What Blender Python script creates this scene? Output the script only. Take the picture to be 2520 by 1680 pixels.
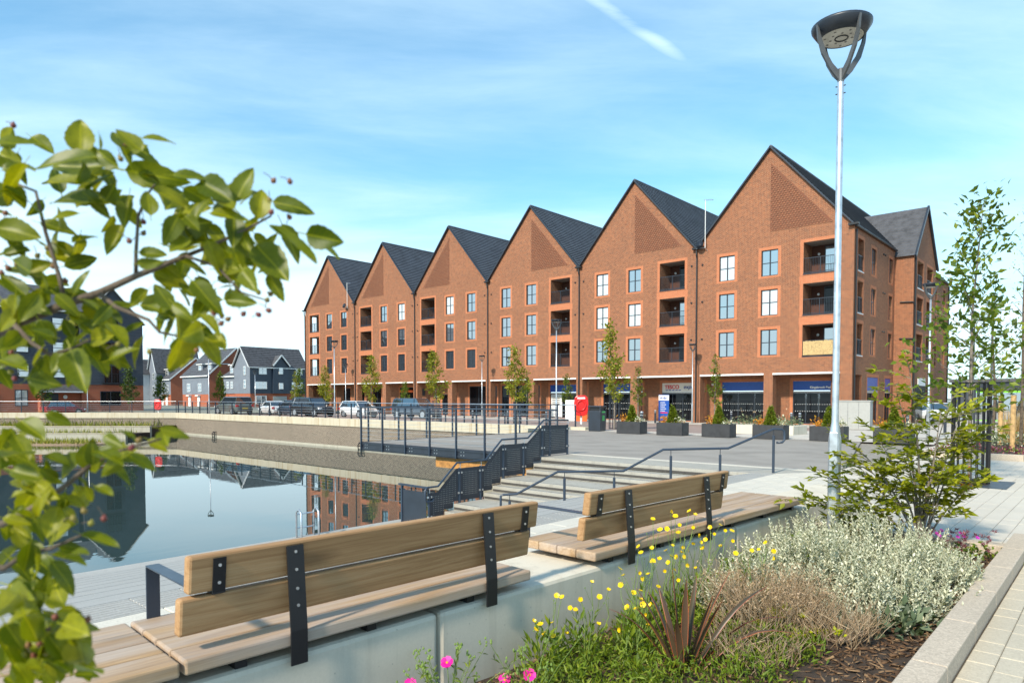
import bpy, math, random
import numpy as np
from mathutils import Vector, Matrix

scene = bpy.context.scene
for o in list(bpy.data.objects):
    bpy.data.objects.remove(o)
R = math.radians
rng = np.random.default_rng(7)
random.seed(7)

# ------------------------------------------------------------------ camera
cam_d = bpy.data.cameras.new("camera")
cam = bpy.data.objects.new("camera", cam_d)
scene.collection.objects.link(cam)
cam.location = (0, 0, 1.95)
cam.rotation_euler = (R(90 - 2.0), 0, R(132.041 - 90))
cam_d.sensor_fit = 'HORIZONTAL'
cam_d.sensor_width = 36.0
cam_d.lens = 1672 / 2520 * 36.0
cam_d.shift_y = (978 + 1672 * math.tan(R(2.0)) - 840) / 2520
cam_d.clip_start = 0.05
cam_d.clip_end = 6000
cam_d.dof.use_dof = True
cam_d.dof.focus_distance = 13.0
cam_d.dof.aperture_fstop = 4.8
scene.camera = cam

# ------------------------------------------------------------------ light
SUN_EL, SUN_VEC = 38.0, (0.10, -0.995)
sun_az = math.atan2(SUN_VEC[1], SUN_VEC[0])
to_sun = Vector((math.cos(sun_az) * math.cos(R(SUN_EL)), math.sin(sun_az) * math.cos(R(SUN_EL)), math.sin(R(SUN_EL))))
sun_d = bpy.data.lights.new("sun", 'SUN')
sun_d.energy = 4.3
sun_d.angle = R(4.0)
sun_d.color = (1.0, 0.90, 0.75)
sun = bpy.data.objects.new("sun", sun_d)
scene.collection.objects.link(sun)
sun.rotation_euler = to_sun.to_track_quat('Z', 'Y').to_euler()

world = bpy.data.worlds.new("World")
scene.world = world
world.use_nodes = True
wn, wl = world.node_tree.nodes, world.node_tree.links
wn.clear()


def WN(t, **k):
    n = wn.new(t)
    for a, b in k.items():
        setattr(n, a, b)
    return n


def wmath(op, a, b=None, c=None):
    n = WN('ShaderNodeMath', operation=op)
    for i, v in enumerate((a, b, c)):
        if v is None:
            continue
        if isinstance(v, (int, float)):
            n.inputs[i].default_value = v
        else:
            wl.new(v, n.inputs[i])
    return n.outputs[0]


sky = WN('ShaderNodeTexSky')
sky.sky_type = 'NISHITA'
sky.sun_disc = False
sky.sun_elevation = R(SUN_EL)
sky.sun_rotation = math.atan2(to_sun.x, to_sun.y)
sky.altitude = 60
sky.air_density = 1.15
sky.dust_density = 0.6
sky.ozone_density = 1.6
tc = WN('ShaderNodeTexCoord')
sep = WN('ShaderNodeSeparateXYZ')
wl.new(tc.outputs['Generated'], sep.inputs[0])
zc = wmath('MAXIMUM', sep.outputs[2], 0.0)
den = wmath('ADD', zc, 0.16)
comb = WN('ShaderNodeCombineXYZ')
wl.new(wmath('DIVIDE', sep.outputs[0], den), comb.inputs[0])
wl.new(wmath('DIVIDE', sep.outputs[1], den), comb.inputs[1])
mapn = WN('ShaderNodeMapping')
rotn = WN('ShaderNodeMapping')
rotn.inputs['Rotation'].default_value = (0, 0, R(-47))
wl.new(comb.outputs[0], rotn.inputs[0])
mapn.inputs['Scale'].default_value = (0.42, 1.15, 1)
mapn.inputs['Location'].default_value = (3.3, 1.7, 0)
wl.new(rotn.outputs[0], mapn.inputs[0])


def wnoise(scale, detail, rough, dist, vec):
    n = WN('ShaderNodeTexNoise')
    n.inputs['Scale'].default_value = scale
    n.inputs['Detail'].default_value = detail
    n.inputs['Roughness'].default_value = rough
    n.inputs['Distortion'].default_value = dist
    wl.new(vec, n.inputs['Vector'])
    return n.outputs[0]


n1 = wnoise(0.55, 4, 0.5, 0.15, mapn.outputs[0])
n2 = wnoise(2.6, 7, 0.6, 0.35, mapn.outputs[0])


def wmap(v, a, b, c, d):
    n = WN('ShaderNodeMapRange', interpolation_type='SMOOTHSTEP')
    wl.new(v, n.inputs[0])
    for i, x in enumerate((a, b, c, d)):
        n.inputs[i + 1].default_value = x
    return n.outputs[0]


cover = wmath('ADD', wmath('MULTIPLY', n1, 0.72), wmath('MULTIPLY', n2, 0.28))
# thin high cloud, denser towards the horizon where one looks through more of it
low = wmap(zc, 0.0, 0.36, 0.34, 0.0)
mask = wmap(wmath('ADD', cover, low), 0.40, 0.80, 0.05, 0.93)
# one straight aircraft trail
trail_n = Vector((0.0, 0.0, 1.0))


def px_dir(px, py):
    f = Vector((math.cos(R(132.041)), math.sin(R(132.041)), 0))
    r = Vector((f.y, -f.x, 0))
    return (f + r * ((px - 1260) / 1672) + Vector((0, 0, (978 - py) / 1672))).normalized()


ta, tb = px_dir(1400, -20), px_dir(1640, 140)
tn = ta.cross(tb).normalized()
tmid = (ta + tb).normalized()
nrm = WN('ShaderNodeVectorMath', operation='NORMALIZE')
wl.new(tc.outputs['Generated'], nrm.inputs[0])


def wdot(v):
    n = WN('ShaderNodeVectorMath', operation='DOT_PRODUCT')
    wl.new(nrm.outputs[0], n.inputs[0])
    n.inputs[1].default_value = v
    return n.outputs['Value']


band = wmap(wmath('ABSOLUTE', wmath('ADD', wdot(tn), wmath('MULTIPLY', wmath('SUBTRACT', n2, 0.5), 0.02))), 0.0, 0.016, 0.7, 0.0)
along = wmap(wdot(tmid), 0.992, 0.9995, 0.0, 1.0)
trail = wmath('MULTIPLY', wmath('MULTIPLY', band, along), wmap(n2, 0.32, 0.58, 0.12, 1.0))
fac = wmath('MAXIMUM', mask, trail)
mix = WN('ShaderNodeMix', data_type='RGBA')
wl.new(fac, mix.inputs['Factor'])
skyb = WN('ShaderNodeMix', data_type='RGBA', blend_type='MULTIPLY')
skyb.inputs['Factor'].default_value = 1.0
wl.new(sky.outputs[0], skyb.inputs['A'])
skyb.inputs['B'].default_value = (0.66, 1.18, 1.28, 1)
wl.new(skyb.outputs['Result'], mix.inputs['A'])
mix.inputs['B'].default_value = (5.7, 7.3, 8.1, 1)
bg = WN('ShaderNodeBackground')
bg.inputs[1].default_value = 0.135
wl.new(mix.outputs['Result'], bg.inputs[0])
wo = WN('ShaderNodeOutputWorld')
wl.new(bg.outputs[0], wo.inputs[0])

scene.view_settings.view_transform = 'Standard'
scene.view_settings.look = 'None'
scene.view_settings.exposure = 0.45
scene.view_settings.gamma = 1.0
scene.view_settings.use_curve_mapping = False
scene.render.engine = 'CYCLES'
scene.cycles.use_denoising = True
scene.cycles.max_bounces = 6
scene.cycles.transparent_max_bounces = 8
scene.cycles.caustics_reflective = False
scene.cycles.caustics_refractive = False

# ------------------------------------------------------------------ materials
MATS = {}


class NT:
    """small helper round a material node tree"""
    def __init__(s, name):
        s.m = bpy.data.materials.new(name)
        s.m.use_nodes = True
        s.n, s.l = s.m.node_tree.nodes, s.m.node_tree.links
        s.b = s.n['Principled BSDF']
        s.out = s.n['Material Output']
        MATS[name] = s.m

    def node(s, t, ins=None, **k):
        n = s.n.new(t)
        for a, b in k.items():
            setattr(n, a, b)
        for a, b in (ins or {}).items():
            if isinstance(b, bpy.types.NodeSocket):
                s.l.new(b, n.inputs[a])
            else:
                n.inputs[a].default_value = b
        return n

    def math(s, op, a, b=0.0):
        return s.node('ShaderNodeMath', {0: a, 1: b}, operation=op).outputs[0]

    def noise(s, vec, scale, detail=4, rough=0.55, dist=0.0):
        return s.node('ShaderNodeTexNoise', {'Vector': vec, 'Scale': scale, 'Detail': detail, 'Roughness': rough, 'Distortion': dist}).outputs[0]

    def ramp(s, v, stops):
        n = s.n.new('ShaderNodeValToRGB')
        e = n.color_ramp.elements
        while len(e) < len(stops):
            e.new(0.5)
        for i, (p, c) in enumerate(stops):
            e[i].position = p
            e[i].color = (*c, 1)
        s.l.new(v, n.inputs[0])
        return n.outputs[0]

    def mix(s, f, a, b, mode='MIX'):
        n = s.node('ShaderNodeMix', data_type='RGBA', blend_type=mode)
        for k, v in (('Factor', f), ('A', a), ('B', b)):
            if isinstance(v, bpy.types.NodeSocket):
                s.l.new(v, n.inputs[k])
            elif k == 'Factor':
                n.inputs[k].default_value = v
            else:
                n.inputs[k].default_value = (*v, 1)
        return n.outputs['Result']

    def rng(s, v, a, b, c, d):
        return s.node('ShaderNodeMapRange', {0: v, 1: a, 2: b, 3: c, 4: d}).outputs[0]

    def obj(s):
        return s.n.new('ShaderNodeTexCoord').outputs['Object']

    def pos(s):
        return s.n.new('ShaderNodeNewGeometry').outputs['Position']

    def scale(s, vec, sc, rot=(0, 0, 0)):
        return s.node('ShaderNodeMapping', {0: vec, 'Scale': sc, 'Rotation': rot}).outputs[0]

    def bump(s, h, strength=0.3, dist=0.01):
        n = s.node('ShaderNodeBump', {'Height': h, 'Strength': strength, 'Distance': dist})
        s.l.new(n.outputs[0], s.b.inputs['Normal'])

    def fin(s, col, rough=0.6, metal=0.0, spec=0.5):
        for k, v in (('Base Color', col), ('Roughness', rough), ('Metallic', metal), ('Specular IOR Level', spec)):
            if isinstance(v, bpy.types.NodeSocket):
                s.l.new(v, s.b.inputs[k])
            elif k == 'Base Color':
                s.b.inputs[k].default_value = (*v, 1)
            else:
                s.b.inputs[k].default_value = v
        return s.m


def plain(name, col, rough=0.5, metal=0.0, var=0.12, scale=6.0, bump=0.0, spec=0.5):
    t = NT(name)
    p = t.pos()
    n = t.noise(p, scale, 5)
    c2 = tuple(max(0, c * (1 - 2 * var)) for c in col)
    c3 = tuple(min(1, c * (1 + 1.2 * var)) for c in col)
    c = t.ramp(n, [(0.3, c2), (0.5, col), (0.72, c3)])
    if bump:
        t.bump(t.noise(p, scale * 8, 6), bump, 0.01)
    rr = t.rng(n, 0.3, 0.7, min(1, rough * 1.15), rough * 0.9)
    return t.fin(c, rr, metal, spec)


def brick(name, c1, c2, mortar, c3=None, w=0.225, h=0.075, ms=0.010):
    t = NT(name)
    p = t.obj()
    s = t.node('ShaderNodeSeparateXYZ', {0: p})
    u = t.math('ADD', s.outputs[0], s.outputs[1])
    v = t.node('ShaderNodeCombineXYZ', {0: u, 1: s.outputs[2], 2: 0.0}).outputs[0]
    b = t.node('ShaderNodeTexBrick', {'Vector': v, 'Color1': (*c1, 1), 'Color2': (*c2, 1), 'Mortar': (*mortar, 1), 'Scale': 1.0,
                                      'Mortar Size': ms, 'Mortar Smooth': 0.15, 'Bias': 0.0, 'Brick Width': w, 'Row Height': h})
    big = t.noise(p, 0.35, 4)
    c = t.mix(0.45, b.outputs[0], t.ramp(t.noise(v, 4.2, 3), [(0.3, c2), (0.55, c1), (0.75, c3 or c1)]), 'MIX')
    c = t.mix(t.rng(big, 0.3, 0.7, 0.0, 0.34), c, c2)
    # mortar stays mortar
    c = t.mix(t.math('MULTIPLY', b.outputs['Fac'], 0.75), c, mortar)
    t.bump(t.math('SUBTRACT', 1.0, b.outputs['Fac']), 0.5, 0.008)
    return t.fin(c, 0.85, 0, 0.25)


def glass(name, tint=(0.02, 0.025, 0.03), amount=0.42, rough=0.015, fr=0.8):
    t = NT(name)
    t.fin(tint, 0.25, 0, 0.5 if fr > .5 else 0.05)
    g = t.node('ShaderNodeBsdfGlossy', {'Color': (0.95, 0.97, 1, 1), 'Roughness': rough})
    lw = t.node('ShaderNodeFresnel', {'IOR': 1.7}).outputs[0]
    f = t.math('ADD', t.math('MULTIPLY', lw, fr), amount)
    f = t.math('MINIMUM', f, 0.95)
    m = t.node('ShaderNodeMixShader', {0: f, 1: t.b.outputs[0], 2: g.outputs[0]})
    t.l.new(m.outputs[0], t.out.inputs[0])
    return t.m


def leafmat(name, a, b, c, trans=0.35, rough=0.5, vein=0.0):
    t = NT(name)
    r = t.n.new('ShaderNodeNewGeometry').outputs['Random Per Island']
    oi = t.n.new('ShaderNodeObjectInfo').outputs['Random']
    rr = t.math('FRACT', t.math('ADD', r, oi))
    if name[:5] in ('leaf_', 'reed') and b[1] > b[0] * 1.15 and name != 'leaf_sage':
        a, b, c = [(q[0] * 1.14, q[1], q[2] * .6) for q in (a, b, c)]
    col = t.ramp(rr, [(0.0, a), (0.55, b), (1.0, c)])
    if vein:
        o = t.obj()
        s = t.node('ShaderNodeSeparateXYZ', {0: o})
        n = t.noise(o, 5, 5)
        col = t.mix(t.rng(n, 0.35, 0.7, 0.0, 0.5), col, a)
        ax = t.math('ABSOLUTE', s.outputs[0])
        st = t.math('PINGPONG', t.math('ADD', t.math('MULTIPLY', ax, -5.0), t.math('MULTIPLY', s.outputs[1], 7.0)), 0.5)
        rib = t.math('MAXIMUM', t.rng(ax, 0.006, 0.02, 1.0, 0.0), t.rng(st, 0.0, 0.06, 0.35, 0.0))
        col = t.mix(t.math('MULTIPLY', rib, vein), col, tuple(min(1, x * 1.6) for x in c))
        spot = t.noise(o, 11, 3)
        col = t.mix(t.rng(spot, 0.70, 0.76, 0.0, 0.7), col, (0.12, 0.06, 0.015))
    t.fin(col, rough, 0, 0.35)
    tr = t.node('ShaderNodeBsdfTranslucent')
    t.l.new(t.mix(1.0, col, (1.6, 1.5, 0.5), 'MULTIPLY'), tr.inputs[0])
    m = t.node('ShaderNodeMixShader', {0: trans, 1: t.b.outputs[0], 2: tr.outputs[0]})
    t.l.new(m.outputs[0], t.out.inputs[0])
    return t.m


def wood(name, dark, mid, light, grey=0.0):
    t = NT(name)
    o = t.obj()
    ri = t.n.new('ShaderNodeObjectInfo').outputs['Random']
    off = t.node('ShaderNodeCombineXYZ', {0: t.math('MULTIPLY', ri, 13.0), 1: t.math('MULTIPLY', ri, 31.0), 2: 0.0}).outputs[0]
    v = t.node('ShaderNodeVectorMath', {0: o, 1: off}, operation='ADD').outputs[0]
    g = t.noise(t.scale(v, (9, 0.5, 16)), 1.5, 6, 0.65, 1.2)
    fine = t.noise(t.scale(v, (90, 1.5, 90)), 2.0, 4, 0.6)
    kn = t.node('ShaderNodeTexVoronoi', {'Vector': t.scale(v, (3.0, 1.5, 4.5)), 'Scale': 1.0}).outputs['Distance']
    knot = t.rng(kn, 0.08, 0.26, 1.0, 0.0)
    col = t.ramp(g, [(0.26, dark), (0.5, mid), (0.74, light)])
    col = t.mix(t.rng(fine, 0.4, 0.7, 0.0, 0.3), col, dark)
    col = t.mix(t.math('MULTIPLY', knot, 0.6), col, tuple(c * 0.45 for c in dark))
    if grey:
        col = t.mix(t.math('MULTIPLY', t.rng(t.noise(t.scale(v, (5, 0.8, 5)), 1.3, 5), 0.35, 0.65, 0.0, 1.0), grey), col, (0.42, 0.41, 0.42))
    t.bump(t.math('ADD', fine, g), 0.25, 0.003)
    return t.fin(col, 0.62, 0, 0.35)


def concrete(name, col, stain, rough=0.75, streak=0.5, speck=0.0):
    t = NT(name)
    p = t.pos()
    big = t.noise(p, 1.1, 5, 0.6)
    st = t.noise(t.scale(p, (5.0, 5.0, 0.35)), 1.0, 5, 0.62)
    fine = t.noise(p, 60, 4, 0.7)
    c = t.mix(t.rng(big, 0.35, 0.7, 0.0, 0.55), col, tuple(x * 0.8 for x in col))
    c = t.mix(t.math('MULTIPLY', t.rng(st, 0.52, 0.72, 0.0, 1.0), streak), c, stain)
    c = t.mix(t.rng(fine, 0.3, 0.7, 0.0, 0.22), c, tuple(x * 0.6 for x in col))
    pits = t.node('ShaderNodeTexVoronoi', {'Vector': p, 'Scale': 16.0}).outputs['Distance']
    c = t.mix(t.rng(pits, 0.05, 0.10, 0.55, 0.0), c, tuple(x * 0.4 for x in col))
    if speck:
        sp = t.node('ShaderNodeTexVoronoi', {'Vector': p, 'Scale': 90.0}).outputs['Color']
        sv = t.node('ShaderNodeSeparateColor', {0: sp}).outputs[0]
        c = t.mix(t.math('MULTIPLY', sv, speck), c, tuple(x * 0.45 for x in col))
    t.bump(t.math('ADD', fine, big), 0.12, 0.004)
    return t.fin(c, rough, 0, 0.3)


brick('brick_stock', (0.325, 0.103, 0.043), (0.115, 0.038, 0.024), (0.44, 0.29, 0.18), (0.43, 0.155, 0.064), ms=.009)
brick('brick_orange', (0.50, 0.150, 0.062), (0.40, 0.112, 0.045), (0.52, 0.30, 0.18), (0.62, 0.225, 0.095))
brick('brick_shaded', (0.12, 0.043, 0.027), (0.075, 0.03, 0.02), (0.12, 0.07, 0.05))  # stock brick darkened, shade of balcony backs and corner recess put into the colour
brick('brick_panel_dark', (0.22, 0.074, 0.036), (0.15, 0.052, 0.03), (0.22, 0.13, 0.09))
brick('brick_red', (0.42, 0.10, 0.045), (0.33, 0.075, 0.035), (0.38, 0.2, 0.13))
brick('brick_basin', (0.20, 0.15, 0.115), (0.085, 0.066, 0.054), (0.46, 0.40, 0.31), (0.26, 0.19, 0.14))
plain('tile_slate', (0.072, 0.080, 0.096), 0.5, 0, 0.12, 0.8, 0.1)
plain('tile_grey', (0.075, 0.075, 0.082), 0.6, 0, 0.2, 2.0)
plain('metal_dark', (0.025, 0.032, 0.045), 0.38, 0.0, 0.1, 3)
plain('metal_black', (0.012, 0.012, 0.014), 0.42, 0.0, 0.1, 3)
plain('metal_blue', (0.030, 0.045, 0.070), 0.34, 0.0, 0.1, 3)
plain('steel_bright', (0.62, 0.64, 0.66), 0.35, 0.85, 0.08, 5)
plain('galvanised', (0.58, 0.62, 0.66), 0.36, 0.75, 0.14, 9)
plain('lamp_arm', (0.10, 0.105, 0.11), 0.4, 0.2)
plain('lamp_glass', (0.52, 0.50, 0.44), 0.3)
plain('lens', (0.16, 0.155, 0.14), 0.25)
plain('white_paint', (0.78, 0.78, 0.76), 0.5, 0, 0.03)
plain('cream_panel', (0.76, 0.71, 0.62), 0.45, 0, 0.02)
plain('blue_panel', (0.012, 0.075, 0.36), 0.35, 0, 0.04)
plain('red_letter', (0.62, 0.02, 0.03), 0.4, 0, 0.02)
plain('blue_letter', (0.01, 0.05, 0.3), 0.4, 0, 0.02)
plain('orange_sign', (0.75, 0.12, 0.02), 0.4, 0, 0.05)
plain('grey_strip', (0.40, 0.36, 0.33), 0.5, 0, 0.05)
plain('red_plastic', (0.72, 0.016, 0.014), 0.32, 0, 0.06)
plain('green_sign', (0.06, 0.42, 0.10), 0.4)
plain('lime_paint', (0.22, 0.62, 0.04), 0.35)
plain('clad_dark', (0.048, 0.057, 0.072), 0.6, 0, 0.08, 1.0)
plain('clad_light', (0.17, 0.19, 0.225), 0.6, 0, 0.05, 1.0)
plain('clad_pale', (0.55, 0.55, 0.55), 0.6, 0, 0.05, 1.0)
plain('soffit', (0.42, 0.40, 0.37), 0.7)
plain('planter_grey', (0.035, 0.035, 0.038), 0.55, 0, 0.15, 4, 0.1)
plain('cabinet_grey', (0.36, 0.36, 0.34), 0.5, 0, 0.04)
plain('reed_fence', (0.52, 0.36, 0.16), 0.7, 0, 0.3, 22)
plain('rubber', (0.014, 0.014, 0.015), 0.7)
plain('asphalt', (0.275, 0.25, 0.222), 0.85, 0, 0.09, 0.9, 0.35)
plain('block_paving', (0.30, 0.225, 0.195), 0.85, 0, 0.14, 1.6, 0.3)
plain('pale_paving', (0.50, 0.46, 0.40), 0.8, 0, 0.08, 1.5, 0.2)
plain('far_ground', (0.20, 0.20, 0.16), 0.9, 0, 0.2, 0.2)
plain('joint_dark', (0.27, 0.24, 0.20), 0.9, 0, 0.2, 9)
plain('orange_timber', (0.42, 0.20, 0.055), 0.6, 0, 0.25, 6)
plain('curtain', (0.70, 0.69, 0.66), 0.8, 0, 0.04)
plain('bark', (0.115, 0.085, 0.06), 0.85, 0, 0.25, 14, 0.5)
plain('bark_grey', (0.20, 0.17, 0.14), 0.85, 0, 0.25, 14, 0.4)
plain('stake', (0.50, 0.31, 0.13), 0.7, 0, 0.2, 8)
plain('twig', (0.33, 0.23, 0.15), 0.8, 0, 0.25, 20)
plain('stem_green', (0.16, 0.24, 0.05), 0.6, 0, 0.15, 12)
plain('grille', (0.055, 0.062, 0.075), 0.45, 0.3, 0.1)
plain('number_yellow', (0.75, 0.52, 0.02), 0.4)
concrete('concrete_wall', (0.68, 0.61, 0.49), (0.38, 0.33, 0.25), 0.7, 0.5)
concrete('concrete_coping', (0.60, 0.53, 0.40), (0.36, 0.23, 0.09), 0.75, 0.75)
concrete('concrete_ledge', (0.46, 0.43, 0.35), (0.25, 0.22, 0.15), 0.8, 0.6)
concrete('granite_kerb', (0.60, 0.50, 0.39), (0.5, 0.4, 0.3), 0.75, 0.15, 0.55)
concrete('slab_light', (0.62, 0.56, 0.47), (0.50, 0.46, 0.38), 0.75, 0.1, 0.18)
concrete('slab_warm', (0.57, 0.50, 0.385), (0.42, 0.37, 0.27), 0.8, 0.15, 0.3)
concrete('slab_grey', (0.42, 0.41, 0.385), (0.32, 0.31, 0.28), 0.75, 0.2, 0.3)
concrete('slab_cream', (0.66, 0.61, 0.52), (0.55, 0.5, 0.4), 0.75, 0.1, 0.25)
concrete('step_stone', (0.42, 0.40, 0.35), (0.15, 0.14, 0.12), 0.8, 0.45, 0.3)
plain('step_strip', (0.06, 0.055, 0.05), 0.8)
wood('timber_back', (0.24, 0.120, 0.048), (0.40, 0.228, 0.105), (0.49, 0.31, 0.16))
wood('timber_seat', (0.24, 0.140, 0.062), (0.42, 0.270, 0.145), (0.54, 0.39, 0.24), 0.4)
glass('pane', (0.03, 0.035, 0.04), 0.40)
glass('pane_curtain', (0.55, 0.55, 0.54), 0.25)
glass('shop_glass', (0.006, 0.007, 0.009), 0.0, 0.015, 0.35)
glass('car_glass', (0.012, 0.016, 0.02), 0.12)


def paint(name, col):
    t = NT(name)
    t.fin(col, 0.28, 0.25, 0.5)
    t.b.inputs['Coat Weight'].default_value = 0.8
    t.b.inputs['Coat Roughness'].default_value = 0.05
    return t.m


for nm, c in dict(red=(0.33, 0.012, 0.02), white=(0.75, 0.75, 0.75), sage=(0.10, 0.12, 0.11), navy=(0.02, 0.03, 0.05), black=(0.012, 0.013, 0.016), steel=(0.06, 0.085, 0.12)).items():
    paint('car_' + nm, c)
plain('tail_lamp', (0.45, 0.01, 0.01), 0.2)
plain('head_lamp', (0.7, 0.72, 0.75), 0.12)

leafmat('leaf_near', (0.065, 0.105, 0.004), (0.135, 0.18, 0.007), (0.26, 0.285, 0.014), 0.40, 0.42, 0.45)
leafmat('leaf_shrub', (0.10, 0.145, 0.010), (0.20, 0.255, 0.016), (0.33, 0.37, 0.03), 0.40)
leafmat('leaf_tree', (0.045, 0.095, 0.018), (0.095, 0.165, 0.025), (0.19, 0.25, 0.04), 0.35)
leafmat('leaf_street', (0.11, 0.15, 0.012), (0.24, 0.27, 0.02), (0.40, 0.34, 0.05), 0.38)
leafmat('leaf_dark', (0.025, 0.055, 0.018), (0.05, 0.095, 0.022), (0.08, 0.13, 0.03), 0.25)
leafmat('leaf_silver', (0.26, 0.28, 0.20), (0.50, 0.50, 0.355), (0.76, 0.74, 0.585), 0.15, 0.75)
leafmat('leaf_sage', (0.05, 0.075, 0.038), (0.11, 0.15, 0.08), (0.22, 0.26, 0.15), 0.2, 0.6)
leafmat('leaf_fern', (0.07, 0.13, 0.015), (0.13, 0.22, 0.025), (0.22, 0.30, 0.04), 0.35)
leafmat('leaf_lime', (0.22, 0.30, 0.02), (0.38, 0.46, 0.03), (0.5, 0.52, 0.05), 0.35)
leafmat('leaf_conifer', (0.07, 0.12, 0.015), (0.12, 0.18, 0.02), (0.18, 0.24, 0.03), 0.2)
leafmat('leaf_orange', (0.45, 0.13, 0.02), (0.62, 0.26, 0.03), (0.72, 0.42, 0.05), 0.3)
leafmat('leaf_purple', (0.12, 0.03, 0.05), (0.22, 0.06, 0.09), (0.30, 0.11, 0.12), 0.25)
leafmat('leaf_flax', (0.05, 0.040, 0.028), (0.078, 0.062, 0.036), (0.11, 0.062, 0.042), 0.12, 0.35)
leafmat('flax_edge', (0.26, 0.055, 0.03), (0.34, 0.085, 0.04), (0.42, 0.13, 0.06), 0.12, 0.4)
leafmat('dry_twig', (0.28, 0.185, 0.10), (0.42, 0.295, 0.175), (0.56, 0.43, 0.29), 0.1, 0.8)
leafmat('dry_head', (0.27, 0.17, 0.09), (0.40, 0.28, 0.16), (0.55, 0.41, 0.29), 0.15, 0.8)
leafmat('reed', (0.10, 0.16, 0.03), (0.20, 0.25, 0.05), (0.34, 0.33, 0.10), 0.3)
leafmat('straw', (0.36, 0.22, 0.09), (0.52, 0.35, 0.16), (0.62, 0.45, 0.24), 0.25)
leafmat('petal_yellow', (0.78, 0.50, 0.005), (0.86, 0.60, 0.008), (0.88, 0.66, 0.015), 0.2, 0.35)
leafmat('petal_magenta', (0.70, 0.008, 0.26), (0.78, 0.012, 0.33), (0.80, 0.03, 0.40), 0.25, 0.5)
leafmat('petal_violet', (0.42, 0.02, 0.36), (0.5, 0.03, 0.42), (0.55, 0.05, 0.45), 0.25, 0.5)
plain('flower_eye', (0.85, 0.32, 0.01), 0.6)
leafmat('berry', (0.16, 0.03, 0.035), (0.22, 0.09, 0.045), (0.24, 0.24, 0.04), 0.1, 0.35)
leafmat('mulch_chip', (0.055, 0.030, 0.016), (0.12, 0.065, 0.032), (0.27, 0.17, 0.09), 0.0, 0.85)
plain('soil', (0.045, 0.028, 0.017), 0.95, 0, 0.3, 14, 0.6)

# water
t = NT('water')
p = t.pos()
w1 = t.noise(t.scale(p, (1.0, 0.35, 1), (0, 0, R(42))), 2.2, 3, 0.5)
w2 = t.noise(t.scale(p, (0.4, 0.22, 1), (0, 0, R(42))), 0.5, 2)
t.bump(t.math('MULTIPLY', w1, t.rng(w2, 0.42, 0.7, 0.12, 1.0)), 0.085, 0.02)
t.fin((0.030, 0.052, 0.050), 0.012, 0, 0.5)
t.b.inputs['IOR'].default_value = 1.45


# ------------------------------------------------------------------ geometry helpers
COL = scene.collection.objects


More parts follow.
